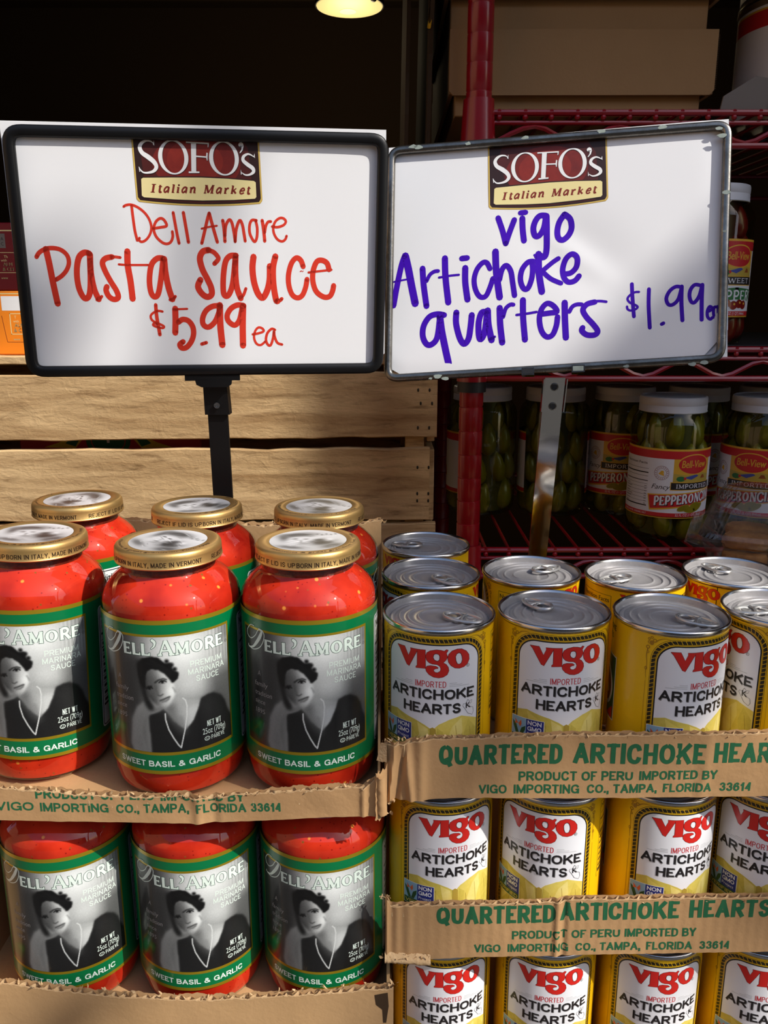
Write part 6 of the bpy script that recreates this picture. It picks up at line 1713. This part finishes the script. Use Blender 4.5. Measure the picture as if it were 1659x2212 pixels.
def inside(px, py, poly):
    r = np.zeros(px.shape, bool)
    n = len(poly)
    for i in range(n):
        (x0, y0), (x1, y1) = poly[i], poly[(i + 1) % n]
        if y0 == y1: continue
        c = ((y0 > py) != (y1 > py)) & (px < (x1 - x0) * (py - y0) / (y1 - y0) + x0)
        r ^= c
    return r.astype(float)
def blur(a, s):
    if s <= 0: return a
    k = int(3 * s + 1); w = np.exp(-np.arange(-k, k + 1) ** 2 / (2 * s * s)); w /= w.sum()
    a = np.apply_along_axis(lambda r: np.convolve(np.pad(r, k, 'edge'), w, 'valid'), 0, a)
    return np.apply_along_axis(lambda r: np.convolve(np.pad(r, k, 'edge'), w, 'valid'), 1, a)
def seg(px, py, P_, w):
    d = np.full(px.shape, 1e9)
    for (x0, y0), (x1, y1) in zip(P_, P_[1:]):
        L2 = (x1 - x0) ** 2 + (y1 - y0) ** 2 + 1e-9
        t = np.clip(((px - x0) * (x1 - x0) + (py - y0) * (y1 - y0)) / L2, 0, 1)
        d = np.minimum(d, np.hypot(px - x0 - t * (x1 - x0), py - y0 - t * (y1 - y0)))
    return np.clip((w / 2 - d) / .35 + .5, 0, 1)

def portrait_mesh():
    """black-and-white portrait print: a dark-haired sitter in a dark dress with a long bead necklace"""
    u0, u1, v0, v1, st = -46.8, 43.0, 49.2, 127.1, .4
    us = np.arange(u0, u1 + .01, st); vs_ = np.arange(v0, v1 + .01, st)
    px, py = np.meshgrid(us, vs_)
    P_ = PORTRAIT
    rs = np.random.RandomState(5)
    img = .58 + .36 * np.exp(-((px - 10) / 24) ** 2 - ((py - 58) / 20) ** 2) + .16 * np.exp(-((px - 16) / 12) ** 2 - ((py - 84) / 9) ** 2)
    img = img * (.34 + .66 * np.clip((px + 34) / 26, 0, 1))
    img += .05 * np.sin(px * 2.4) * np.clip((px - 24) / 6, 0, 1) * np.clip((76 - py) / 8, 0, 1)
    img -= .20 * np.clip((px - 22) / 10, 0, 1) * np.clip((py - 72) / 10, 0, 1)
    img -= .12 * np.clip((px - 32) / 8, 0, 1) * np.clip((62 - py) / 6, 0, 1)
    def lay(m, val, sg=.6, al=1.0):
        nonlocal img
        m = blur(m, sg / st) * al
        img = img * (1 - m) + val * m
    pl = lambda n: inside(px, py, P_[n])
    lay(inside(px, py, [(-26, 66), (-20, 60), (-14, 64), (-14, 84), (-16, 100), (-22, 108), (-27, 96)]), .22, 2.5, .8)
    lay(pl('arm'), .58, .8)
    lay(inside(px, py, [(x + 5, y) for x, y in P_['arm']]) * pl('arm'), .40, 2, .5)
    lay(pl('dress'), .13, .6)
    lay(inside(px, py, [(20, 96), (30, 93), (36, 100), (40, 116), (38, 127), (26, 127), (24, 108)]), .20, 3, .7)
    lay(pl('neck'), .70, .6); lay(pl('nsh'), .34, 2.2, .95)
    lay(inside(px, py, [(-2, 99), (4, 97), (8, 106), (12, 114), (9, 116), (3, 108)]), .42, 2.0, .7)
    lay(seg(px, py, [(8, 103), (9.5, 108), (10, 112)], 1.6), .52, .8, .6)
    lay(blur(inside(px, py, [(12, 97), (21, 96.5), (20, 102), (15, 112), (11, 110)]), 5) * pl('neck'), .86, .3, .8)
    lay(pl('hand'), .50, .6)
    fm = blur(pl('face'), .7 / st)
    tone = .34 + .54 / (1 + np.exp(-((px + 3.2) * .90 + (py - 84) * .05) / 1.9))
    tone = tone + .14 * np.exp(-((px + 3) / 6) ** 2 - ((py - 72) / 4) ** 2) - .16 * np.exp(-((px - 3.5) / 6) ** 2 - ((py - 97) / 3.5) ** 2)
    tone = tone + .10 * np.exp(-((px - 3) / 3) ** 2 - ((py - 85) / 4) ** 2) - .10 * np.exp(-((px + 9) / 4) ** 2 - ((py - 92) / 5) ** 2)
    img = img * (1 - fm) + np.clip(tone, .14, .95) * fm
    lay(inside(px, py, [(-6.4, 79.5), (-4.4, 82), (-4.6, 87.5), (-7, 88.6), (-8.2, 84)]), .34, 1.3, .35)
    lay(pl('hair'), .06, .45)
    lay(inside(px, py, [(-17.6, 66), (-13, 63), (-12.8, 74), (-12.6, 84), (-11, 90), (-8.4, 95), (-8, 97.5), (-11, 98), (-13.6, 94), (-15.2, 86), (-16.8, 76)]), .09, 1.1)
    lay(seg(px, py, [(-9, 64), (-2, 68), (4, 73)], 1.2), .20, .9, .6); lay(seg(px, py, [(-11, 66), (-3, 69.5), (3, 75)], .8), .16, .6, .6)
    for cx, cy, r_ in ((1.6, 65.0, 1.5), (4.2, 67.6, 1.7), (6.0, 70.6, 1.6), (7.0, 73.6, 1.5), (5.8, 76.6, 1.5), (4.4, 78.4, 1.2)): lay(np.clip(1.3 - np.hypot(px - cx, py - cy) / r_, 0, 1), .07, .25)
    for n, w, val in (('browR', .9, .16), ('browL', .8, .12), ('lip1', .9, .22), ('lip2', 1.2, .50)): lay(seg(px, py, P_[n], w), val, .35)
    lay(seg(px, py, [(-5.0, 87.4), (-3.6, 88.0), (-1.8, 86.8)], .6), .28, .3)
    lay(seg(px, py, [(-6.6, 80.5), (-5.6, 84), (-5.0, 87.2)], .7), .30, .5, .5)
    for n, k in (('eyeR', 1.0), ('eyeL', .85)):
        ex, ey = P_[n][0]
        lay(np.clip(1.4 - np.hypot((px - ex) / (2.0 * k), (py - ey) / .85), 0, 1), .62 if n == 'eyeR' else .34, .2, .8)
        lay(np.clip(1.5 - np.hypot((px - ex) / .85, (py - ey) / .8), 0, 1), .05, .15)
        lay(seg(px, py, [(ex - 2.1 * k, ey + .4), (ex - .6, ey - .9), (ex + 1.2, ey - .9), (ex + 2.4 * k, ey - .1)], .7), .07, .2)
        lay(seg(px, py, [(ex - 1.6 * k, ey + .9), (ex + 1.4 * k, ey + .9)], .4), .3, .3, .6)
    lay(seg(px, py, P_['neckl'], .8), .86, .12)
    lay(seg(px, py, [(4.2, 82.5), (5.2, 84.5), (5.6, 86)], .7), .4, .4, .6)
    img += rs.normal(0, .012, img.shape)
    img = np.clip(img, 0, 1) ** 1.12
    rgb = np.repeat(np.clip(img, .03, .97)[:, :, None], 3, 2)
    rgb *= np.array([.985, 1.0, .985])
    def leaf(poly, c, sg=.7):
        m = blur(inside(px, py, poly), sg / st)[:, :, None]
        rgb[:] = rgb * (1 - m) + np.array(c) * m
    leaf([(-46, 118), (-40, 112), (-34, 108), (-29, 110), (-31, 117), (-36, 124), (-46, 127)], (.05, .26, .12)); leaf([(-38, 113), (-33, 110), (-30, 112), (-33, 117)], (.14, .46, .22), 1.2)
    leaf([(-46, 122), (-38, 121), (-33, 125), (-33, 128), (-46, 128)], (.34, .10, .08), 1.2)
    L_ = np.where(rgb <= .04045, rgb / 12.92, ((rgb + .055) / 1.055) ** 2.4)
    H_, W_ = px.shape
    R = .0446 + LAYER * 4
    V = np.stack([R * np.sin(px / 1000 / .0446), -R * np.cos(px / 1000 / .0446), GH - py / 1000], 2).reshape(-1, 3)
    idx = np.arange(H_ * W_).reshape(H_, W_)
    F = np.stack([idx[1:, :-1], idx[1:, 1:], idx[:-1, 1:], idx[:-1, :-1]], 2).reshape(-1, 4)
    me = bpy.data.meshes.new('label_picture')
    me.from_pydata(V.tolist(), [], F.tolist())
    me.materials.append(MATS['portrait_print'])
    at = me.color_attributes.new('print', 'FLOAT_COLOR', 'POINT')
    at.data.foreach_set('color', np.concatenate([L_.reshape(-1, 3), np.ones((H_ * W_, 1))], 1).ravel().astype(np.float32))
    me.polygons.foreach_set('use_smooth', [True] * len(me.polygons))
    return me

def lid_picture_mesh():
    nr, nt_ = 44, 120
    r = np.linspace(0, 1, nr + 1)[:, None]; a = np.linspace(0, 2 * np.pi, nt_, endpoint=False)[None, :]
    px, py = r * np.cos(a), r * np.sin(a)
    img = .80 + .08 * py
    def lay(m, val, al=1.0):
        nonlocal img
        img = img * (1 - np.clip(m, 0, 1) * al) + val * np.clip(m, 0, 1) * al
    g = lambda x, y, sx, sy, rot=0: np.exp(-(((px - x) * np.cos(rot) + (py - y) * np.sin(rot)) / sx) ** 2 - ((-(px - x) * np.sin(rot) + (py - y) * np.cos(rot)) / sy) ** 2)
    rs = np.random.RandomState(3)
    lay(g(-.25, .50, .42, .20, .15) * 1.3, .26); lay(g(-.62, .25, .14, .30), .34); lay(g(-.2, .05, .30, .34), .86)
    lay(g(.38, -.22, .30, .20, .4) * 1.6, .20); lay(g(.30, -.02, .2, .12, .6), .25); lay(g(.62, -.55, .3, .16, .5) * 1.3, .34); lay(g(.55, .02, .14, .16), .88)
    lay(g(-.45, -.62, .34, .12, -.4) * 1.2, .42); lay(g(-.05, -.35, .22, .10), .66)
    for x, y, s_ in ((-.32, .14, .08), (-.06, .10, .08)): lay(g(x, y, s_, .035), .24)
    lay(g(-.18, -.12, .04, .10), .6); lay(g(-.16, -.24, .12, .03), .4)
    for i in range(46):
        x, y = rs.uniform(-.75, .75, 2); an = rs.uniform(-.6, .9)
        lay(g(x, y, rs.uniform(.06, .2), .014, an), rs.choice([.3, .45, .95]), .6)
    for i in range(5): lay(g(.25 + i * .12, .52 + .03 * (-1) ** i, .035, .05), .35, .8)
    img = np.clip(img, .05, .95)
    L_ = np.where(img <= .04045, img / 12.92, ((img + .055) / 1.055) ** 2.4)
    R = .0248
    V, F = [], []
    for j in range(nr + 1):
        for i in range(nt_): V.append((R * px[j, i], R * py[j, i], 0))
    for j in range(nr):
        for i in range(nt_):
            i2 = (i + 1) % nt_
            F.append((j * nt_ + i, (j + 1) * nt_ + i, (j + 1) * nt_ + i2, j * nt_ + i2))
    me = bpy.data.meshes.new('lid_picture')
    me.from_pydata(V, [], F)
    me.materials.append(MATS['lid_print'])
    at = me.color_attributes.new('print', 'FLOAT_COLOR', 'POINT')
    c = np.repeat(L_.reshape(-1, 1), 4, 1); c[:, 3] = 1
    at.data.foreach_set('color', c.ravel().astype(np.float32))
    return me

LRAD = .0338
def lid_mesh():
    b = MB(); h = GH
    b.lathe([(0, h - .0007), (.0254, h - .0007), (.0262, h), (.0312, h), (.0328, h - .0007), (.0336, h - .0022), (LRAD, h - .0040), (LRAD, h - .0094), (LRAD + .0004, h - .0100), (LRAD, h - .0107), (.0326, h - .0107), (.0322, h - .0100)], 72, 'lid_gold')
    return b.mesh('lid', angle=50)
def lid_letters():
    pr = Print(); R = LRAD + .0001
    d = lambda a: math.radians(a) * R * 1000
    for o in (0, 180):
        pr.text('BORN IN ITALY, MADE IN VERMONT', d(o), -8.6, 3.0, 'ink_lid', 0, width=d(101), wt=.15)
        pr.text('REJECT IF LID IS UP', d(o + 115.5), -8.6, 3.0, 'ink_lid', 0, width=d(63), wt=.15)
    return pr.build('lid_lettering', on_cylinder(R, GH), 1.8)
def lid_script():
    pr = Print()
    pr.text('Filomena & great grandson Turi, 1998', 0, 0, 2.0, 'ink_lid', 0, width=86, bold=.01, shear=.3, arc=(0, 0, 30.6, R_(-128)))
    return pr.build('lid_script', lambda x, w, k: ((x / 1000, w / 1000, GH + .00008), (0, 0, 1)), 500)

def make_meshes():
    M = {}
    b = MB(); b.lathe(jar_profile() + [(.0301, .1485), (.0303, .1500), (.0312, .1506), (.0312, .1513), (.0301, .1520), (.0301, .1580)], 72, 'jar_glass', cap0=True); M['glass'] = b.mesh('glass')
    b = MB(); b.lathe([(0, .0035)] + jar_profile(.0012)[:-1] + [(.0298, .1458), (.0290, .1466), (0, .1468)], 64, 'sauce'); M['sauce'] = b.mesh('sauce')
    b = MB(); b.lathe([(.0292, .1462), (.0293, .1480), (.0293, .1560), (0, .1562)], 64, 'sauce_smear'); M['smear'] = b.mesh('sauce_smear')
    M['label'], M['pic'] = jar_label_mesh(), portrait_mesh()
    M['lid'], M['lpic'], M['ltxt'], M['lscr'] = lid_mesh(), lid_picture_mesh(), lid_letters(), lid_script()
    return M
JM = make_meshes()
def make_jar(x, y, z, rot, lidrot, label, group, lean=0.0):
    o = empty('sauce_jar', (x, y, z), label, 'jar', group)
    o.rotation_euler = (0, R_(lean), R_(rot))
    link('glass', JM['glass'], o); s = link('sauce', JM['sauce'], o); link('sauce_smear', JM['smear'], s)
    l = link('label', JM['label'], o); link('label_picture', JM['pic'], l)
    ld = link('lid', JM['lid'], o, (0, 0, 0), (0, 0, R_(lidrot - rot)))
    link('lid_picture', JM['lpic'], ld, (0, 0, GH - .00055), (0, 0, R_(12)))
    link('lid_lettering', JM['ltxt'], ld); link('lid_script', JM['lscr'], ld)
    return o
GU, GL = 'sauce jars in the upper tray', 'sauce jars in the lower carton'
JARS = [
 (-.2385, .534, JB, 4.7, -7, 'red sauce jar at the left frame edge, front row of the upper tray', GU, 2.0),
 (-.1392, .517, JB, 5.8, -51, 'red sauce jar in the middle of the upper front row', GU),
 (-.0490, .517, JB, 0, -7, 'red sauce jar right of the upper front row, beside the yellow cans', GU),
 (-.2395, .634, JB, -52, -83, 'leftmost red sauce jar in the back row under the black framed sign', GU),
 (-.1418, .614, JB, -9, 19, 'red sauce jar in the back row right in front of the black sign post', GU),
 (-.0490, .611, JB, 123, -53, 'shaded red sauce jar in the back row nearest the cans', GU),
 (-.2245, .520, JB2, 10, 30, 'red sauce jar at the left end of the lower carton', GL),
 (-.1334, .520, JB2, 7, -20, 'red sauce jar in the middle of the lower carton', GL),
 (-.0430, .520, JB2, -2, 70, 'red sauce jar at the right end of the lower carton', GL),
]
for a in JARS: make_jar(*a)

# ---------------------------------------------------------------- price signs
def pose_fn(cx, cy, cz, yaw, pitch, roll):
    Rm = Matrix.Rotation(yaw, 3, 'Z') @ Matrix.Rotation(pitch, 3, 'X') @ Matrix.Rotation(roll, 3, 'Y')
    c = Vector((cx, cy, Z + cz))
    return (lambda x, w, d=0.0: c + Rm @ Vector((x / 1000, d / 1000, w / 1000))), Rm

def round_poly(C_, r, n=8):
    out = []
    m = len(C_)
    for i in range(m):
        p, a, c = Vector(C_[i]), Vector(C_[i - 1]), Vector(C_[(i + 1) % m])
        d1, d2 = (a - p).normalized(), (c - p).normalized()
        for k in range(n + 1):
            t = k / n
            q = (p + d1 * r) * (1 - t) ** 2 + p * 2 * t * (1 - t) + (p + d2 * r) * t ** 2
            out.append((q.x, q.y))
    return out

def sign_frame(b, T, corners, width, d0, d1, r, m):
    """rounded picture-frame moulding swept round the card"""
    out = round_poly(corners, r)
    n = len(out)
    inn = []
    for i in range(n):
        a, c = Vector(out[i - 1]), Vector(out[(i + 1) % n])
        t = (c - a).normalized(); nn_ = Vector((-t.y, t.x))
        if nn_.dot(-Vector(out[i])) < 0: nn_ = -nn_
        inn.append((Vector(out[i]) + nn_ * width))
    prof = []
    K = 12
    for k in range(K):
        a = 2 * math.pi * k / K
        ca, sa = math.cos(a), math.sin(a)
        prof.append((.5 + .5 * math.copysign(abs(ca) ** .6, ca), .5 + .5 * math.copysign(abs(sa) ** .6, sa)))
    vs, fs = [], []
    for i in range(n):
        o_, q_ = Vector(out[i]), inn[i]
        for u, v in prof:
            p = o_ * (1 - u) + q_ * u
            vs.append(T(p.x, p.y, d0 + (d1 - d0) * v))
    for i in range(n):
        for k in range(K):
            fs.append((i * K + k, i * K + (k + 1) % K, ((i + 1) % n) * K + (k + 1) % K, ((i + 1) % n) * K + k))
    b.add(vs, fs, m)

def market_logo(pr):
    """store logo: dark red shield with gold edge, white serif name and a cream plate"""
    def shield(s, m, k):
        P_ = [(-50.3 + s, 92), (-49.4 + s, 42.2 + s), (-48.4 + s, 40.9 + s)]
        for i in range(13):
            x = -47.6 + 91.6 * i / 12
            P_.append((x * (1 - s / 60), 40.2 - 2.4 * (1 - ((x + 2) / 46.5) ** 2) + s))
        P_ += [(45.4 - s, 41.6 + s), (45.9 - s, 43 + s), (44.6 - s, 92)]
        pr.poly(P_, m, k)
    shield(0, 'logo_gold', 1); shield(.55, 'logo_edge', 2); shield(1.2, 'logo_dark', 3)
    pr.poly([(-38, 92), (-44, 75), (-43, 60), (-40, 41.6), (-2, 39.8), (36, 41.6), (38, 60), (36, 80), (28, 92)], 'logo_mid', 4)
    pr.ell(-3, 68, 33, 20, 'logo_red', 5, 40); pr.ell(-4, 70, 21, 15, 'logo_glow', 6, 36)
    pr.poly([(-45.4, 57.0), (-46, 44.0), (-44, 42.6), (-20, 41.4), (0, 41.0), (24, 41.8), (41, 43.0), (42.2, 44.4), (42.0, 56.2), (40, 57.4), (20, 58.6), (0, 59.2), (-22, 58.8), (-43.5, 58.2)], 'logo_dark', 7)
    pr.poly([(-44.8, 56.4), (-45.2, 44.6), (-43.6, 43.4), (-20, 42.2), (0, 41.8), (24, 42.6), (40.2, 43.8), (41.3, 45), (41.2, 55.6), (39.8, 56.6), (20, 57.8), (0, 58.3), (-22, 57.9), (-43.4, 57.3)], 'logo_cream', 8)
    S_ = SOFO
    def letters(dx, dy, m, k):
        sh = lambda P_: [(x + dx, y + dy) for x, y in P_]
        wS = [w * .0725 * 1.0 / 1.0 for w in (6, 15, 21, 34, 43, 47, 54, 50, 43, 32, 22, 17, 13, 7)]
        sc = .0655
        pr.stroke(sh(S_['S']), [w * sc for w in (6, 15, 21, 34, 43, 47, 54, 50, 43, 32, 22, 17, 13, 7)], m, k)
        for n in ('St', 'Sb', 'F1', 'F2', 'F3', 'F4', 'F5', 'F6', 'ap', 'st', 'sb'): pr.poly(sh(S_[n]), m, k)
        for n in ('O1', 'O2'):
            x, y = S_[n][0]
            pr.ell(x + dx, y + dy, 171 * sc, 187 * sc, m, k, 44, inner=(124 * sc, 171 * sc), rot=.05)
        pr.stroke(sh(S_['s']), [w * sc for w in (8, 15, 21, 33, 39, 44, 44, 36, 22, 16, 8)], m, k)
    letters(.35, -.45, 'logo_dark', 9); letters(0, 0, 'ink_white', 10)
    # slab italic line
    x = -38.6
    SL = {'I': 5.2, 't': 4.2, 'a': 6.0, 'l': 3.7, 'i': 3.7, 'n': 6.6, ' ': 4.2, 'M': 9.2, 'r': 5.2, 'k': 6.4, 'e': 5.6}
    H, xh, w = 6.1, 4.3, 1.15
    y0 = 46.9
    def st_(P_, ww=w, cap=False): pr.stroke([(x + px_ + .24 * py_, y0 + py_) for px_, py_ in P_], ww * 1.25, 'ink_maroon', 9, sub=4, cap=cap)
    for c in 'Italian Market':
        if c == 'I': st_([(1.6, 0), (1.6, H)], 1.3); st_([(0, .25), (3.2, .25)], .5); st_([(0, H - .25), (3.2, H - .25)], .5)
        elif c == 't': st_([(1.3, H - .6), (1.3, 1.0), (1.9, .3), (2.9, .7)]); st_([(.2, xh), (2.8, xh)], .5)
        elif c == 'a': st_([(3.5, xh - .3), (2.0, xh - .1), (.7, 2.6), (.7, 1.0), (1.6, .35), (3.0, 1.6)], 1.0); st_([(3.6, xh), (3.6, .9), (4.2, .3)], 1.2)
        elif c == 'l': st_([(1.1, H), (1.1, .3)], 1.2); st_([(0, H - .25), (1.2, H - .25)], .5); st_([(.3, .25), (2.3, .25)], .5)
        elif c == 'i': st_([(1.1, xh), (1.1, .3)], 1.2); st_([(0, xh - .25), (1.2, xh - .25)], .5); st_([(.3, .25), (2.3, .25)], .5); st_([(1.1, H - .5), (1.12, H - .45)], 1.2, True)
        elif c == 'n': st_([(1.1, xh), (1.1, 0)], 1.2); st_([(0, xh - .25), (1.2, xh - .25)], .5); st_([(1.2, 3.0), (2.6, xh - .2), (3.7, xh - .7), (3.8, .4)], 1.15); st_([(3.2, .25), (5.0, .25)], .5)
        elif c == 'M': st_([(1.1, 0), (1.1, H)], .8); st_([(1.4, H), (3.6, .4)], 1.3); st_([(3.6, .4), (6.2, H)], .7); st_([(6.3, H), (6.3, 0)], 1.3); st_([(.2, .25), (2.2, .25)], .5); st_([(5.2, .25), (7.6, .25)], .5); st_([(.2, H - .25), (1.4, H - .25)], .5); st_([(6.2, H - .25), (7.4, H - .25)], .5)
        elif c == 'r': st_([(1.1, xh), (1.1, .3)], 1.2); st_([(0, xh - .25), (1.2, xh - .25)], .5); st_([(.3, .25), (2.3, .25)], .5); st_([(1.2, 2.8), (2.4, xh - .3), (3.5, xh - .5)], 1.0)
        elif c == 'k': st_([(1.1, H), (1.1, .2)], 1.2); st_([(0, H - .25), (1.2, H - .25)], .5); st_([(1.2, 1.8), (3.8, xh - .2)], .7); st_([(2.0, 2.5), (4.2, .3)], 1.2); st_([(.3, .25), (2.0, .25)], .5)
        elif c == 'e': st_([(.9, 2.2), (3.6, 2.6), (3.3, xh - .2), (2.0, xh - .2), (.8, 2.4), (1.1, .6), (2.4, .3), (3.8, 1.1)], .95)
        x += SL[c]

def hand_lettering(pr, strokes, m, k):
    for w, P_ in strokes: pr.stroke(P_, w * 1.04, m, k, sub=5)

# ---- left sign: black plastic frame on a black post
BL = Vector((-.1352, .712, TZ))
sl = empty('price_sign', BL, 'black framed price sign on a black post behind the sauce jars', 'sign')
TL, RL = pose_fn(-.1402, .682, .0358, .1228, .0421, .0023)
b = MB(); sign_frame(b, TL, [(-142.4, 92.4), (144.7, 93.0), (141.2, -91.6), (-143.4, -92.6)], 8.8, -3.2, 4.2, 15, 'frame_black'); b.obj('frame', sl, angle=70)
b = MB()
b.prism([(-22, -96.2), (22, -96.2), (22, -91.8), (-22, -91.8)], -1.5, 5.5, 'frame_black', fn=lambda x, d, w: tuple(TL(x + 1, w, d)))
b.prism([(-13, -99.5), (-9, -101.5), (12, -101.5), (15, -99.5), (15.5, -95.5), (-14, -95.5)], -2, 6.5, 'frame_black', fn=lambda x, d, w: tuple(TL(x + 1, w, d)))
b.obj('clamp', sl)
tp = TL(1.5, -97, 3)
zt_ = tp.z
def tilted_bar(b, x0, x1, w0, w1, y0, y1, th, z0, z1, m):
    vs = []
    for x, w, y, z in ((x0, w0, y0, z0), (x1, w1, y1, z1)):
        vs += [(x - w / 2, y, z), (x + w / 2, y, z), (x + w / 2, y + th, z), (x - w / 2, y + th, z)]
    b.add(vs, [(0, 1, 2, 3), (7, 6, 5, 4)] + [(k, (k + 1) % 4, 4 + (k + 1) % 4, 4 + k) for k in range(4)], m)
b = MB(); tilted_bar(b, -.1352, tp.x, .0165, .0165, .7115, .697, .004, TZ, zt_, 'frame_black'); b.obj('post', sl, smooth=False)
b = MB(); tilted_bar(b, -.1392, tp.x, .0205, .0195, .6945, .6925, .012, zt_ - .0285, zt_ + .001, 'frame_black'); b.obj('bracket', sl, smooth=False)
sx_ = -.1386
b = MB(); b.lathe([(.0025, 0), (.0025, .0012), (.0014, .0012), (.0014, -.0006), (0, -.0006)], 18, 'screw_steel')
o = b.local('screw', sl); o.location = Vector((sx_, .6928, zt_ - .0205)) - BL; o.rotation_euler = (R_(90), 0, 0)
b = MB(); b.box(-.1352 - .03, -.1352 + .03, .69, .74, TZ, TZ + .004, 'frame_black', .001); b.obj('foot_plate', sl)

def card_obj(name, T, Rm, outline_fn, x0, x1, w0, w1, warp, label, strokes, ink, thick=.5, origin=None):
    o = empty(name, origin, label, 'sign card')
    L = o.location
    nrm = Rm @ Vector((0, -1, 0))
    b = MB()
    b.grid(70, 46, lambda u, v: T(x0 + (x1 - x0) * u, w0(x0 + (x1 - x0) * u) + (w1(x0 + (x1 - x0) * u) - w0(x0 + (x1 - x0) * u)) * v, warp(x0 + (x1 - x0) * u, w0(0) + (w1(0) - w0(0)) * v)), 'paper_white')
    b.grid(1, 1, lambda u, v: T(x0 + (x1 - x0) * u, w0(x0) + (w1(x0 + (x1 - x0) * u) - w0(x0)) * v, 3.6), 'paper_white')
    b.obj('sheet', o, recalc=False)
    def fn(x, w, k):
        d = warp(x, w)
        dx = (warp(x + 1, w) - d); dw = (warp(x, w + 1) - d)
        n = (Rm @ Vector((dx, -1, dw))).normalized()
        return tuple(T(x, w, d - .10 - .035 * k) - L), tuple(n)
    pr = Print(); market_logo(pr)
    link('logo', pr.build('logo', fn, 6), o)
    pr = Print(); hand_lettering(pr, strokes, ink, 0)
    link('lettering', pr.build('lettering', fn, 5), o)
    return o

def warpL(x, w): return 1.6 + .9 * math.exp(-((x - 150) / 30) ** 2) + .3 * math.sin(x / 60)
card_obj('price_card', TL, RL, None, -143.5, 142.6, lambda x: -88.5 + max(0, abs(x) - 128) * .9, lambda x: 94.6 + 1.0 * (x + 146) / 288, warpL, 'white card hand lettered in red marker in the black framed sign', HAND_LEFT, 'marker_red', origin=TL(0, -88, 2))

# ---- right sign: worn chrome frame on a flat chrome post
BR = Vector((.1275, .748, TZ))
sr = empty('price_sign', BR, 'worn chrome framed price sign on a flat chrome post behind the yellow cans', 'sign')
TR, RR = pose_fn(.1339, .705, .0397, -.2169, -.244, -.0468)
fr = [(-134.1, 97.6), (138.6, 95.0), (134.2, -92.4), (-136.4, -100.8)]
b = MB(); sign_frame(b, TR, fr, 6.6, -3.6, 3.6, 13, 'frame_chrome'); b.obj('frame', sr, angle=70)
b = MB()
rg = random.Random(8)
for (x, w) in ((-112, 96.6), (-108, 95.6), (-66, 95), (-20, 95.8), (40, 95.4), (86, 94.6), (128, 90), (131, 84), (134, 40), (133, 10), (-96, -97.5), (-90, -96), (-84, -97.8), (118, -91), (110, -92), (60, -92)):
    P_ = []
    n = 9
    s_ = rg.uniform(1.2, 3.2) * (1.6 if x < -100 else 1)
    for i in range(n):
        a = 2 * math.pi * i / n; q_ = s_ * rg.uniform(.6, 1.1)
        P_.append((x + q_ * 1.5 * math.cos(a), w - 1.5 + min(q_, 2.2) * .8 * math.sin(a)))
    b.prism(P_, -3.75, -3.2, 'peeled_plating', fn=lambda x, d, w: tuple(TR(x, w, d)))
o = b.obj('flaked_plating', sr); o['kind'] = 'stuff'
for x0, x1, w, m_ in ((-21.5, -11.5, -95.2, 'chrome'), (18.0, 28.2, -94.2, 'peeled_plating')):
    b = MB(); b.prism([(x0, w - 3.4), (x1, w - 3.4), (x1, w + 2.6), (x0, w + 2.6)], -5.2, 4.6, 'chrome', fn=lambda x, d, w: tuple(TR(x, w, d)))
    b.prism([(x0 + 1, w - 2.2), (x1 - 1, w - 2.2), (x1 - 1, w + 1.6), (x0 + 1, w + 1.6)], -5.35, -5.15, m_ if m_ != 'chrome' else 'rack_black', fn=lambda x, d, w: tuple(TR(x, w, d)))
    b.obj('clip', sr)
tq = TR(4, -98, 4)
b = MB()
zt_ = tq.z - .002
b2 = (tq.x + .0015, zt_)
tilted_bar(b, .1270, tq.x + .0015, .0155, .0165, .7480, tq.y + .001, .0018, TZ, zt_, 'chrome'); b.obj('post', sr, smooth=False)
slope = (zt_ - TZ)
def on_post(z): t_ = (z - TZ) / slope; return .1270 + (tq.x + .0015 - .1270) * t_, .7480 + (tq.y + .001 - .7480) * t_
for dz in (.0075, .0235):
    x_, y_ = on_post(zt_ - dz)
    b = MB(); b.lathe([(.0034, 0), (.0034, .0004), (.0026, .0006), (.0022, .0001), (0, .0001)], 20, 'frame_chrome')
    b.lathe([(.0021, .0003), (0, .0003)], 16, 'rack_black')
    o = b.local('bolt_hole', sr); o.location = Vector((x_, y_ - .0001, zt_ - dz)) - BR; o.rotation_euler = (R_(90), 0, 0)
b = MB()
for sg in (-1, 1):
    xa, ya = on_post(zt_ - .028); xb, yb = on_post(zt_ - .001)
    tilted_bar(b, xa + sg * .0091, xb + sg * .0094, .0008, .0008, ya - .003, yb - .003, .006, zt_ - .028, zt_ - .001, 'chrome')
b.obj('channel_lips', sr, smooth=False)
b = MB(); b.box(.1270 - .03, .1270 + .03, .7400, .785, TZ, TZ + .004, 'chrome', .001); b.obj('foot_plate', sr)

def warpR(x, w):
    t = (x - 22) * .62 + (w - 2) * .78
    s_ = (x - 22) * .78 - (w - 2) * .62
    d = 1.4 + 2.2 * math.exp(-(t / 26) ** 2) * math.exp(-(s_ / 60) ** 2)
    d -= 1.4 * math.exp(-((t + 4) / 9) ** 2) * math.exp(-(s_ / 34) ** 2)
    d += .8 * math.exp(-((x - 134) / 10) ** 2) + .25 * math.sin(w / 30 + x / 50)
    d += 1.0 * math.exp(-((w + 94) / 8) ** 2) * math.exp(-((x + 120) / 60) ** 2)
    return d
card_obj('price_card', TR, RR, None, -133.6, 136.4, lambda x: -95.6 + 6.5 * (x + 133.6) / 270 + max(0, x - 116) * 1.1 + max(0, -120 - x) * .6, lambda x: 97.4 - .6 * (x + 133) / 270 + .6, warpR, 'white card hand lettered in violet marker in the chrome framed sign', HAND_RIGHT, 'marker_violet', origin=TR(0, -92, 2))
